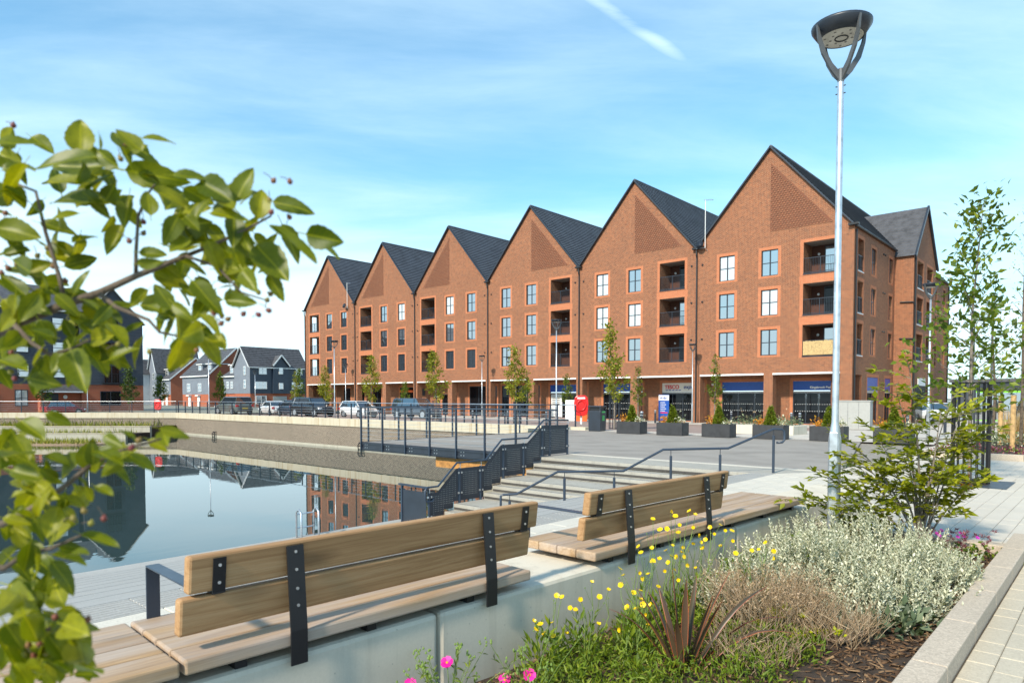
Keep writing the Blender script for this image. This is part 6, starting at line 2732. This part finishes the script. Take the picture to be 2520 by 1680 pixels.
for (o, mb, _), (x, y, lab) in zip(yo, YB):
    mb.build('stems', 'stem_green', o)
    pts = dome_points(120, (0, 0, .0), (.18, .24, .36), .05, int(y * 100), .4)
    v, f = leaf_cloud(pts[:, :3], .075, V=NARROW_V, droop=.5, outward=pts[:, 3:])
    foliage('leaves', v, f, 'leaf_fern', o, False)

# magenta rock roses
mf = flower_mesh(5, .036, .28, 'flower_head', 'petal_magenta', 'flower_eye', .62)
for (x, y, fl_s, lab) in ((-2.78, 2.55, [(-2.80, 2.56, .46), (-2.83, 2.32, .40)], 'magenta rock rose standing against the joint in the seat wall'), (-2.45, 2.85, [(-2.42, 2.83, .41), (-2.56, 2.78, .36), (-2.36, 2.62, .32)], 'magenta rock rose growing nearest the yellow buttercups')):
    o = empty('rock_rose', (x, y, soil_z(x, y)))
    tag(o, lab, 'flower', 'magenta rock roses')
    mb = MB()
    for p in fl_s:
        q = Vector(p) - o.location
        fo = put('flower_head', mf, o, 0, q)
        fo.rotation_euler = (R(52) + rng.normal() * .15, rng.normal() * .15, R(38))
        mb.tube([(0, 0, 0), q * .6 + Vector((.01, 0, 0)), q], [.003, .0025, .0018], 5)
    bp = []
    for k in range(26):
        e = Vector((rng.normal() * .13, rng.normal() * .16, rng.uniform(.14, .42)))
        mb.tube([(0, 0, 0), e * .55 + Vector((0, 0, .03)), e], [.0028, .002, .0015], 4)
        for j in range(4):
            b = e + Vector((rng.normal() * .012, rng.normal() * .012, rng.uniform(0, .03)))
            mb.lathe([(.0, -.004), (.0065, .002), (.005, .010), (.0, .016)], b, 6)
        bp += [e * t_ for t_ in (.45, .6, .75, .9) for _ in range(2)]
    mb.build('stems', 'stem_green', o)
    v, f = leaf_cloud(np.array([tuple(b) for b in bp]), .05, V=NARROW_V * (.7, 1, 1), droop=.1)
    foliage('leaves', v, f, 'leaf_fern', o, False)

# purple flower heads at the kerb corner
pc = empty('purple_cranesbill', (-1.2, 8.4, .28))
tag(pc, 'clump of purple red cranesbill at the kerb corner behind the silver shrub', 'flower')
pts = np.concatenate([dome_points(14, (rng.normal() * .22 - .05, rng.normal() * .14, rng.uniform(.08, .26)), (.022, .022, .03), -.2, 900 + k, .4)[:, :3] for k in range(46)])
pts[:, 0] = np.minimum(pts[:, 0], .22)
v, f = leaf_cloud(pts, .034, V=NARROW_V, droop=.8)
foliage('seed_heads', v, f, 'leaf_purple', pc)
pts = rng.normal(size=(160, 3)) * (.25, .16, .03) + (0, 0, .08)
v, f = leaf_cloud(pts, .07)
foliage('leaves', v, f, 'leaf_fern', pc)
vf = flower_mesh(5, .02, .3, 'flower_head', 'petal_violet', None, .6)
for k in range(7):
    fo = put('flower_head', vf, pc, 0, (rng.uniform(-.3, .15), rng.normal() * .1, .2 + rng.random() * .05))
    fo.rotation_euler = (R(45), 0, R(40))


# ---- broad multi-stem shrub behind the silver one
def layered_shrub(name, loc, label, stems_, leaf, mat_, seed, n_tw=6, cat='shrub'):
    g = np.random.default_rng(seed)
    o = empty(name, loc)
    tag(o, label, cat)
    mb = MB()
    LP, LD = [], []
    for (ex, ey, ez, r0) in stems_:
        e = np.array([ex, ey, ez])
        ctrl = e * np.array([.35, .35, .55]) + g.normal(size=3) * .05
        P_ = [(1 - t_) ** 2 * np.zeros(3) + 2 * t_ * (1 - t_) * ctrl + t_ * t_ * e for t_ in np.linspace(0, 1, 7)]
        mb.tube(P_, [r0 * (1 - .8 * i / 6) for i in range(7)], 6)
        for k in range(n_tw):
            t_ = .38 + .62 * (k + g.random()) / n_tw
            i = min(5, int(t_ * 6))
            b = P_[i] + (P_[i + 1] - P_[i]) * (t_ * 6 - i)
            az = math.atan2(ey, ex) + g.normal() * 1.1
            L = g.uniform(.16, .40)
            d_ = np.array([math.cos(az), math.sin(az), g.uniform(-.05, .55)])
            q = b + d_ * L
            mid = (b + q) / 2 + np.array([0, 0, .03])
            mb.tube([b, mid, q], [.005, .0035, .0015], 4, cap=False)
            nl = int(L / .026)
            for j in range(nl):
                f_ = (j + .6) / nl
                p_ = b + (q - b) * f_ + np.array([0, 0, .03 * math.sin(math.pi * f_)])
                sd = np.array([-d_[1], d_[0], 0]) * (1 if j % 2 else -1)
                LP.append(p_)
                LD.append(sd * .9 + d_ * .7 + np.array([0, 0, g.normal() * .25 - .05]))
            for j in range(4):
                LP.append(q + g.normal(size=3) * .015)
                LD.append(d_ + g.normal(size=3) * .5)
    mb.build('stems', 'bark_grey', o)
    LP, LD = np.array(LP), np.array(LD)
    M = frames(LD, g.normal(0, .35, len(LP)), g.uniform(.7, 1.25, len(LP)) * leaf)
    v, f = scatter(LEAF_V * (1.1, 1, 1.2), LEAF_F, M, LP)
    foliage('leaves', v, f, mat_, o)
    return o


layered_shrub('serviceberry_shrub', (-1.62, 8.42, .25), 'leafy bright green multi-stemmed shrub in front of the black tree guard', [
    (-.95, -.55, .55, .016), (-.75, -.75, .85, .016), (-.6, -.2, 1.15, .018), (-.35, -.5, 1.35, .016), (-.25, .0, 1.75, .020), (-.1, -.2, 2.05, .018), (.15, .1, 1.55, .018), (.3, .2, 1.25, .016),
    (.42, .28, .78, .014), (.1, -.3, .9, .014), (-.45, -.9, .55, .014), (-.25, .45, 1.2, .014), (.22, .35, 1.72, .014), (-.7, .25, .9, .014), (-.85, -.35, .35, .012), (.1, .5, 1.0, .012), (-.5, -.55, 1.05, .014), (.35, .05, 1.6, .012)],
    .098, 'leaf_shrub', 5, 13)
dl = empty('withered_spray', (-1.26, 8.75, 1.02))
tag(dl, 'withered orange leaf spray hanging on the green shrub', 'leaves')
pts = rng.normal(size=(26, 3)) * (.035, .035, .07)
v, f = leaf_cloud(pts, .055, droop=-.5)
foliage('withered_leaves', v, f, 'leaf_orange', dl, False)

# ---- tree in its tall guard
tree(-2.2, 15.7, GZ, 5.55, 1.45, 'slender young tree with loose green crown rising out of the tall black guard', 1.55, None, 1700, .15, 'leaf_tree', 'bark_grey', seed=9, limbs=30, trunk_r=.04, lean=(.1, .12))
tree_guard(-2.2, 15.7, GZ, 1.95, .31, 18, 'tall round black bar guard standing on the dark square grille', None)
o = empty('tree_grille', (-2.2, 15.65, GZ))
tag(o, 'dark square metal tree grille set in the pale paving', 'grille')
m = MB()
out = [(-.66, -.72), (.66, -.72), (.66, .72), (-.66, .72)]
inn = [(-.30, -.30), (.30, -.30), (.30, .30), (-.30, .30)]
for k in range(4):
    k2 = (k + 1) % 4
    m.add([(*out[k], .006), (*out[k2], .006), (*inn[k2], .006), (*inn[k], .006)], [(0, 1, 2, 3)])
m.build('plate', 'grille', o)
m = MB()
m.add([(*p, .004) for p in inn], [(0, 1, 2, 3)])
m.build('tree_pit', 'soil', o)

# ---- far bed on the right
fb = empty('far_bed', (0, 22.0, GZ))
tag(fb, 'far planting bed with pale kerb, purple ground cover and silver mounds', 'planting bed')
for k, x in enumerate((-4.2, -3.05, -1.85, -.65, .55, 1.75, 2.95)):
    m = MB()
    m.box(x, x + 1.14, -.1, .12, -.05, .16)
    m.build('kerb_stone', 'granite_kerb', fb, bevel=.01)
m = MB()
m.box(-4.2, 6, .12, 11, -.05, .08)
m.build('soil', 'soil', fb)
for nm, mt, y0, y1, zz, q, lf, V_ in (('purple_cover', 'leaf_purple', .15, 1.6, .28, 1500, .09, LEAF_V), ('green_cover', 'leaf_fern', .15, 1.6, .24, 700, .09, LEAF_V), ('silver_mounds', 'leaf_sage', 1.7, 5.0, .55, 2600, .11, NARROW_V), ('silver_tips', 'leaf_silver', 1.7, 5.0, .65, 1500, .09, NARROW_V), ('green_mounds', 'leaf_fern', 5.0, 8.0, .5, 900, .12, LEAF_V)):
    pts = np.stack([rng.uniform(-4.1, 5.5, q), rng.uniform(y0, y1, q), zz * np.sqrt(rng.random(q))], 1)
    pts[:, 2] *= .75 + .35 * np.sin(pts[:, 0] * 2.2) * np.cos(pts[:, 1] * 1.9)
    pts[:, 2] += .06
    v, f = leaf_cloud(pts, lf, V=V_, droop=.45)
    foliage(nm, v, f, mt, fb)
blades(1500, -3.2, -.8, 6.2, 8.2, .05, 1.15, .03, 'straw', 'feather_grass', fb, .14)
for (x, y, lab) in ((-2.42, 24.6, 'tan timber tree stake with black strap nearest the far kerb'), (-3.05, 27.6, 'tan timber tree stake beside the feathery grass')):
    o = empty('tree_stake', (x, y, GZ))
    tag(o, lab, 'stake')
    m = MB()
    m.tube([(0, 0, -.1), (0, 0, 1.72)], .07, 10)
    m.build('post', 'stake', o)
    m = MB()
    m.lathe([(.078, 1.48), (.078, 1.54)], (0, 0, 0), 10)
    m.build('strap', 'metal_black', o)
for k, (x, y, hh, lab) in enumerate(((-2.25, 24.9, 7.2, 'thin wispy birch tied to the timber stake'), (.2, 27.5, 7.0, 'thin wispy birch in the far bed beyond the staked one'), (-3.3, 27.9, 6.0, 'thin young birch by the feathery grass'))):
    tree(x, y, GZ, hh, 1.0, lab, 2.0, 'birches in the far bed', 420, .075, 'leaf_street', 'bark', 'birch_tree', seed=200 + k, limbs=26, trunk_r=.05)
# hoops: bicycle stands
for k in range(2):
    o = empty('cycle_stand', (-.9 + k * .8, 26.2, GZ))
    tag(o, 'black hoop cycle stand at the edge of the far bed', 'cycle stand', 'cycle stands')
    m = MB()
    m.tube([(.0, -.4, 0), (0, -.4, .55), (0, -.3, .75), (0, -.12, .85), (0, .12, .85), (0, .3, .75), (0, .4, .55), (0, .4, 0)], .03, 8)
    m.build('hoop', 'metal_black', o, smooth=True)
# bus shelter
o = empty('bus_shelter', (-5.6, 60.0, 0))
tag(o, 'dark framed bus shelter trimmed in lime green beyond the far bed', 'bus shelter')
m = MB()
m.box(-2.6, 2.6, -1.0, 1.0, 2.65, 2.95)
m.build('roof', 'metal_dark', o)
for x in (-2.5, -.9, .9, 2.5):
    m = MB()
    m.box(x - .07, x + .07, -.9, -.78, 0, 2.65)
    m.build('post', 'metal_dark', o)
for (a, b) in ((-2.43, -.97), (-.83, .83), (.97, 2.43)):
    m = MB()
    m.box(a, b, -.86, -.83, .35, 2.3)
    p_ = m.build('glass_panel', 'pane', o)
    m = MB()
    m.box(a, b, -.875, -.815, 2.3, 2.42)
    m.box(a, b, -.875, -.815, .28, .35)
    m.build('lime_trim', 'lime_paint', p_)
# low building, hedge and poles far behind
o = empty('low_building', (-12, 130, 0))
tag(o, 'low dark flat-roofed building in the distance beyond the bus shelter', 'building')
m = MB()
m.box(-9, 60, 0, 14, -.2, 4.4)
m.build('wall', 'clad_dark', o)
m = MB()
m.box(-9.3, 60.3, -.3, 14.3, 4.4, 4.9)
m.build('roof', 'tile_grey', o)
for k in range(10):
    fw(o, -6 + k * 6, 1.0, 3.6, 2.2, 0, 3, 1)
o = empty('hedge', (-10, 100, 0))
tag(o, 'dense green hedge of trees along the distant road', 'hedge', kind='stuff')
pts = np.stack([rng.uniform(-4, 70, 5200), rng.uniform(-1.5, 1.5, 5200), 3.6 * np.sqrt(rng.random(5200))], 1)
pts[:, 2] *= .8 + .3 * np.sin(pts[:, 0] * .8) * np.cos(pts[:, 0] * .31)
v, f = leaf_cloud(pts, .5)
foliage('foliage', v, f, 'leaf_dark', o)
for (x, y, hh, lab) in ((-7.0, 58.0, 8.0, 'tall thin grey lamp column with single arm behind the bus shelter'), (-10.0, 72.0, 9.0, 'taller thin grey pole further along the distant road')):
    o = empty('road_lamp', (x, y, 0))
    tag(o, lab, 'street lamp')
    m = MB()
    m.tube([(0, 0, 0), (0, 0, hh)], [.09, .055], 8)
    m.build('column', 'lamp_arm', o)
    m = MB()
    m.beam((0, 0, hh), (1.1, .3, hh + .06), .12, .06)
    m.build('arm', 'lamp_arm', o)
car(-11.5, 66.0, R(40), 'car_white', 'white car far off by the bus shelter', 'hatch', 0)
car(-15.0, 80.0, R(30), 'car_steel', 'grey blue car far off on the distant road', 'hatch', 0)

# ================================================================== SERVICEBERRY BRANCH close to the lens
CF_ = Vector((math.cos(R(132.041)), math.sin(R(132.041)), 0))
CR_ = Vector((CF_.y, -CF_.x, 0))


def hang(x, y, d):
    """point d metres out along the line of sight through picture point (x, y) of the 2352 px wide photograph"""
    x, y = x * 2520 / 2352, y * 2520 / 2352
    return Vector((0, 0, 1.95)) + (CF_ + CR_ * ((x - 1260) / 1672) + Vector((0, 0, (978 - y) / 1672))) * d


sb_ = empty('serviceberry_tree', tuple(Vector((-1.55, -.35, GZ))))
tag(sb_, 'serviceberry tree whose leafy berried branches hang in from beside the viewer', 'tree')
O_ = sb_.location.copy()
K7 = lambda x, y: (x * .3929, 280 + y * .3929)
K1 = lambda x, y: (x * .4286, 896 + y * .4286)


def bough(pts, r0, r1, name='branch'):
    P_ = [hang(*p) - O_ for p in pts]
    m = MB()
    m.tube(P_, [r0 + (r1 - r0) * i / (len(P_) - 1) for i in range(len(P_))], 8)
    return m.build(name, 'bark', sb_, smooth=True)


# trunk and limbs outside the picture carry the visible boughs
top_ = hang(-260, 760, 1.12) - O_
low_ = hang(-260, 1250, .95) - O_
m = MB()
m.tube([(0, 0, -.1), (.02, .05, .7), top_ * .5 + Vector((0, 0, .4)), top_, top_ + Vector((.05, -.1, .9))], [.035, .03, .022, .016, .006], 10)
m.build('trunk', 'bark', sb_, smooth=True)
main = [(-260, 800, 1.12)] + [(*K7(a, b), 1.06) for a, b in ((0, 1230), (110, 1180), (450, 1050), (600, 1000), (810, 905), (940, 855), (1100, 790), (1230, 740), (1450, 640), (1600, 560))]
bough(main, .0085, .0016)
bough([(*K7(a, b), 1.06) for a, b in ((810, 900), (812, 780), (830, 560), (890, 430), (930, 380))], .0035, .0014)
bough([(*K7(a, b), 1.04) for a, b in ((390, 1060), (370, 930), (290, 650), (240, 420), (60, 350))], .004, .0016)
bough([(*K7(a, b), 1.05) for a, b in ((600, 1010), (690, 1085), (880, 1160), (940, 1230), (1080, 1260))], .004, .0014)
bough([(*K7(a, b), 1.02) for a, b in ((100, 1190), (190, 1290), (300, 1360), (420, 1330), (540, 1270))], .004, .0014)
bough([(*K7(a, b), 1.05) for a, b in ((1100, 790), (1280, 850), (1420, 1000), (1580, 1050))], .0025, .001)
bough([(-260, 1180, .95)] + [(*K1(a, b), .93) for a, b in ((0, 720), (150, 640), (330, 520), (480, 400), (620, 330), (860, 260))], .006, .0015)
bough([(-260, 1250, .92)] + [(*K1(a, b), .9) for a, b in ((0, 960), (120, 880), (260, 850), (420, 780))], .005, .0015)
bough([(-260, 1500, .86)] + [(*K1(a, b), .84) for a, b in ((0, 1330), (120, 1300), (260, 1290), (380, 1260))], .005, .0015)


def big_leaf(w, curl, fold, seed):
    g = np.random.default_rng(seed)
    V, F = [], []
    nr, nc = 12, 6
    for i in range(nr + 1):
        t_ = i / nr
        ww = w * (math.sin(math.pi * min(1, t_ ** .8)) ** .75) * (1 - .25 * t_) + .004
        ww *= 1 + .035 * (-1) ** i     # fine toothing of the margin
        for j in range(nc + 1):
            s = (j / nc - .5) * 2
            V.append((s * ww, t_, fold * abs(s) * ww + curl * (t_ ** 2) * -.5 + .02 * math.sin(7 * t_ + 2 * s + seed)))
    for i in range(nr):
        for j in range(nc):
            a = i * (nc + 1) + j
            F.append((a, a + 1, a + nc + 2, a + nc + 1))
    # petiole
    b = len(V)
    V += [(-.012, -.22, .02), (.012, -.22, .02), (.012, .02, 0), (-.012, .02, 0)]
    F.append((b, b + 1, b + 2, b + 3))
    return fast_mesh('leaf', np.array(V), np.array(F), 'leaf_near', True)


LM = [big_leaf(.26, .35, .35, 1), big_leaf(.30, .15, .55, 2), big_leaf(.24, .55, .2, 3), big_leaf(.28, -.1, .45, 4)]
LF7 = """10,150,270,125 0,285,230,280 60,400,300,500 0,620,260,690 600,230,235,240 640,280,340,270 610,200,640,95 860,190,715,80 850,120,1040,120 800,200,990,300 760,300,1080,360 720,285,610,190 540,380,265,330 610,490,325,470
495,545,325,548 530,410,690,340 660,480,800,460 740,610,640,775 690,560,640,660 910,400,1130,530 1030,330,1250,335 1190,360,1370,470 1090,400,1270,500 1390,480,1500,300 1430,490,1490,410 1520,580,1550,410 1610,480,1825,515
1010,600,1250,530 1240,545,1470,565 1020,625,1240,600 1230,610,1330,715 1590,615,1840,835 1660,605,1770,820 1800,665,2005,710 1860,705,2000,775 1360,705,1505,790 1225,700,1315,890 1240,690,1000,680 1200,725,985,775 830,770,990,790 820,835,950,830
950,825,1070,915 1080,820,1220,870 1510,725,1690,935 1490,835,1600,910 1430,870,1505,990 1580,890,1655,1030 910,890,1110,975 1130,930,1305,1110 880,985,770,1075 1000,1000,920,1100 1060,980,1110,1080 1360,970,1400,1120 830,1075,1080,1090
1090,1100,890,1125 750,1230,845,1180 850,1250,765,1420 1180,1130,1290,1240 1180,1240,1295,1400 1090,1250,990,1445 1190,1205,1100,1260 1230,1250,1320,1320 390,985,660,1090 250,1000,130,1165 30,1040,150,1155 590,1100,720,1165 420,1120,580,1215
500,1290,620,1485 400,1330,300,1450 420,1330,500,1565 600,1300,720,1420 330,1260,190,1220 240,1370,160,1540 0,1395,160,1440 0,1440,75,1560 540,1270,680,1250 450,1190,330,1200 300,740,490,830 330,705,500,775 200,760,0,800 260,600,460,650
150,880,320,830 210,920,380,965 0,930,135,1010 640,300,700,420 700,380,640,480 560,320,700,300 900,560,880,430 650,330,560,420 1330,560,1300,470 1400,620,1460,720 1280,740,1180,840 1380,760,1440,880 1100,560,1180,640 1500,660,1600,760
1250,960,1180,1060 1300,850,1400,930 960,870,1010,990 1020,1060,1120,1160 560,1210,460,1290 640,1180,760,1290 240,1160,330,1300 340,1010,470,1120 120,1100,20,1220 520,1040,640,1180 40,200,170,300 180,260,30,420 100,560,0,540 280,470,200,560
150,1240,20,1330 660,1080,560,1180 80,900,210,980 220,1060,330,980 480,1180,600,1260 40,780,170,740 1150,1030,1060,950 1380,520,1260,440 1120,690,1010,760""".split()
LF1 = """240,125,385,180 110,165,230,255 40,250,180,330 0,215,60,240 555,240,640,300 640,220,725,265 855,205,1015,245 868,215,900,305 790,265,890,320 230,352,365,400 40,330,195,400 680,345,820,435 600,385,660,425 400,460,465,520 450,515,495,605 500,515,595,570
600,410,695,495 0,425,110,480 130,445,310,470 180,490,240,605 380,500,420,555 50,575,120,540 240,585,335,560 340,570,440,625 0,685,145,715 220,640,370,720 370,730,220,800 420,775,615,850 290,835,430,850 260,885,440,930 255,920,395,1080 20,1050,215,1100
40,1110,185,1200 50,725,135,795 150,900,30,960 90,820,220,860 320,640,420,700 470,420,560,340 520,330,640,300 300,480,200,420 120,620,30,680 180,700,70,650 30,900,150,1010 60,760,170,870 330,900,440,850 200,560,110,480
280,1190,455,1240 160,1295,445,1300 300,1350,465,1510 0,1305,165,1340 0,1395,130,1560 180,1500,250,1600 330,1430,365,1545 130,1330,20,1240 220,1330,120,1440 60,1200,190,1150 250,1260,160,1180 380,1290,460,1390 40,1480,150,1590 250,1440,180,1560 0,1120,90,1230""".split()
gl_ = np.random.default_rng(12)


def hang_leaf(p0, p1, d, i):
    a = hang(*p0, d) - O_
    b = hang(*p1, d + gl_.normal() * .018) - O_
    ax = (b - a)
    L = ax.length
    ax.normalize()
    view = (hang(*p0, d) - Vector((0, 0, 1.95))).normalized()
    nrm_ = (-view * .75 + Vector((0, 0, .55)) + Vector(gl_.normal(size=3)) * .42)
    nrm_ = (nrm_ - ax * nrm_.dot(ax)).normalized()
    xx = ax.cross(nrm_).normalized()
    Mx = Matrix((xx, ax, nrm_)).transposed().to_4x4()
    o = put('leaf', LM[i % 4], sb_)
    o.matrix_basis = Matrix.Translation(a) @ Mx @ Matrix.Diagonal((L * gl_.uniform(.9, 1.25), L * 1.05, L, 1))
    return o


for i, s_ in enumerate(LF7):
    x0, y0, x1, y1 = map(float, s_.split(','))
    hang_leaf(K7(x0, y0), K7(x1, y1), 1.05 + gl_.uniform(-.07, .09), i)
for i, s_ in enumerate(LF1):
    x0, y0, x1, y1 = map(float, s_.split(','))
    hang_leaf(K1(x0, y0), K1(x1, y1), (.93 if y0 < 1120 else .84) + gl_.uniform(-.05, .06), i)
# smaller leaves filling the sprays
FILL = [(K7, 1.06, ((120, 180, 130), (520, 260, 150), (760, 260, 150), (900, 330, 130), (620, 420, 150), (420, 420, 120), (1150, 440, 130), (1330, 560, 150), (1180, 660, 160), (1420, 720, 150), (1560, 740, 120), (1240, 820, 150), (1120, 960, 150),
                    (1300, 1020, 120), (1050, 1100, 120), (1120, 1220, 120), (380, 700, 120), (250, 850, 150), (120, 980, 150), (250, 1100, 160), (430, 1080, 150), (560, 1140, 140), (330, 1250, 160), (480, 1330, 150), (620, 1320, 110), (120, 1280, 150), (60, 1100, 120), (80, 330, 110), (60, 700, 110), (200, 1430, 110))),
        (K1, .94, ((90, 260, 110), (60, 400, 110), (150, 520, 120), (90, 650, 120), (260, 680, 130), (180, 800, 120), (330, 600, 110), (480, 430, 110), (620, 380, 90), (80, 950, 130), (130, 1080, 120))),
        (K1, .84, ((120, 1290, 110), (280, 1290, 120), (100, 1430, 120), (250, 1440, 120), (350, 1360, 90), (60, 1530, 100), (20, 1370, 90), (170, 1530, 90), (40, 1250, 90), (20, 1130, 90), (320, 1520, 80), (180, 1230, 90)))]
i_ = 0
for K_, dd_, cl_ in FILL:
    for (cx_, cy_, rr_) in cl_:
        for _ in range(4):
            a_ = gl_.uniform(0, 6.28)
            x0, y0 = cx_ + gl_.normal() * rr_ * .45, cy_ + gl_.normal() * rr_ * .45
            L_ = gl_.uniform(110, 190)
            an = gl_.uniform(-2.6, .6) if gl_.random() < .3 else gl_.uniform(-.5, 2.6)
            hang_leaf(K_(x0, y0), K_(x0 + L_ * math.cos(an), y0 + L_ * math.sin(an)), dd_ + gl_.uniform(-.06, .12), i_)
            i_ += 1
# berries on thin stalks
bm = MB()
bm.lathe([(0, -1), (.55, -.8), (.95, -.2), (.95, .25), (.6, .75), (.3, .95), (.42, 1.25), (.0, 1.0)], (0, 0, 0), 8)
bme = bm.mesh('berry', 'berry', True)
BER = [(K7(x, y), 1.05) for x, y in ((1615, 360), (1710, 365), (1600, 540), (1590, 470), (1705, 568), (60, 545), (120, 45), (5, 60), (860, 595), (858, 660), (775, 705), (735, 235), (770, 150), (1520, 1000), (1590, 1010), (1570, 1045), (1580, 1105), (1520, 1130), (1430, 1125), (1340, 1155), (1300, 1180), (1305, 1135), (1260, 1120), (880, 1345), (1155, 1335), (1115, 1360), (75, 1350), (70, 1460), (90, 1500), (720, 1220), (700, 1300), (740, 1250), (400, 935), (300, 745), (240, 790), (70, 860), (30, 890), (120, 840), (330, 850))]
BER += [(K1(x, y), .9) for x, y in ((740, 268), (440, 648), (545, 690), (475, 715), (380, 690), (700, 310), (260, 540))]
BER += [(K1(x, y), .84) for x, y in ((270, 1225), (400, 1240), (445, 1240), (120, 1380), (180, 1370), (240, 1365), (265, 1395), (300, 1310), (330, 1430), (215, 1420), (100, 1430), (150, 1440), (310, 1370), (285, 1330), (240, 1300), (90, 1340), (330, 1340))]
bs = MB()
for k, ((x, y), d) in enumerate(BER):
    p_ = hang(x, y, d + gl_.uniform(-.03, .03)) - O_
    o = put('berry', bme, sb_, 0, p_)
    o.scale = (.0044,) * 3
    o.rotation_euler = (gl_.normal() * .5, gl_.normal() * .5, 0)
    q = p_ + CR_ * gl_.uniform(-.02, .0) + Vector((0, 0, gl_.uniform(-.012, .02)))
    bs.tube([p_, (p_ + q) / 2 + Vector((0, 0, .002)), q], .0006, 4, cap=False)
o = bs.build('berry_stalks', 'bark', sb_)
o['kind'] = 'stuff'
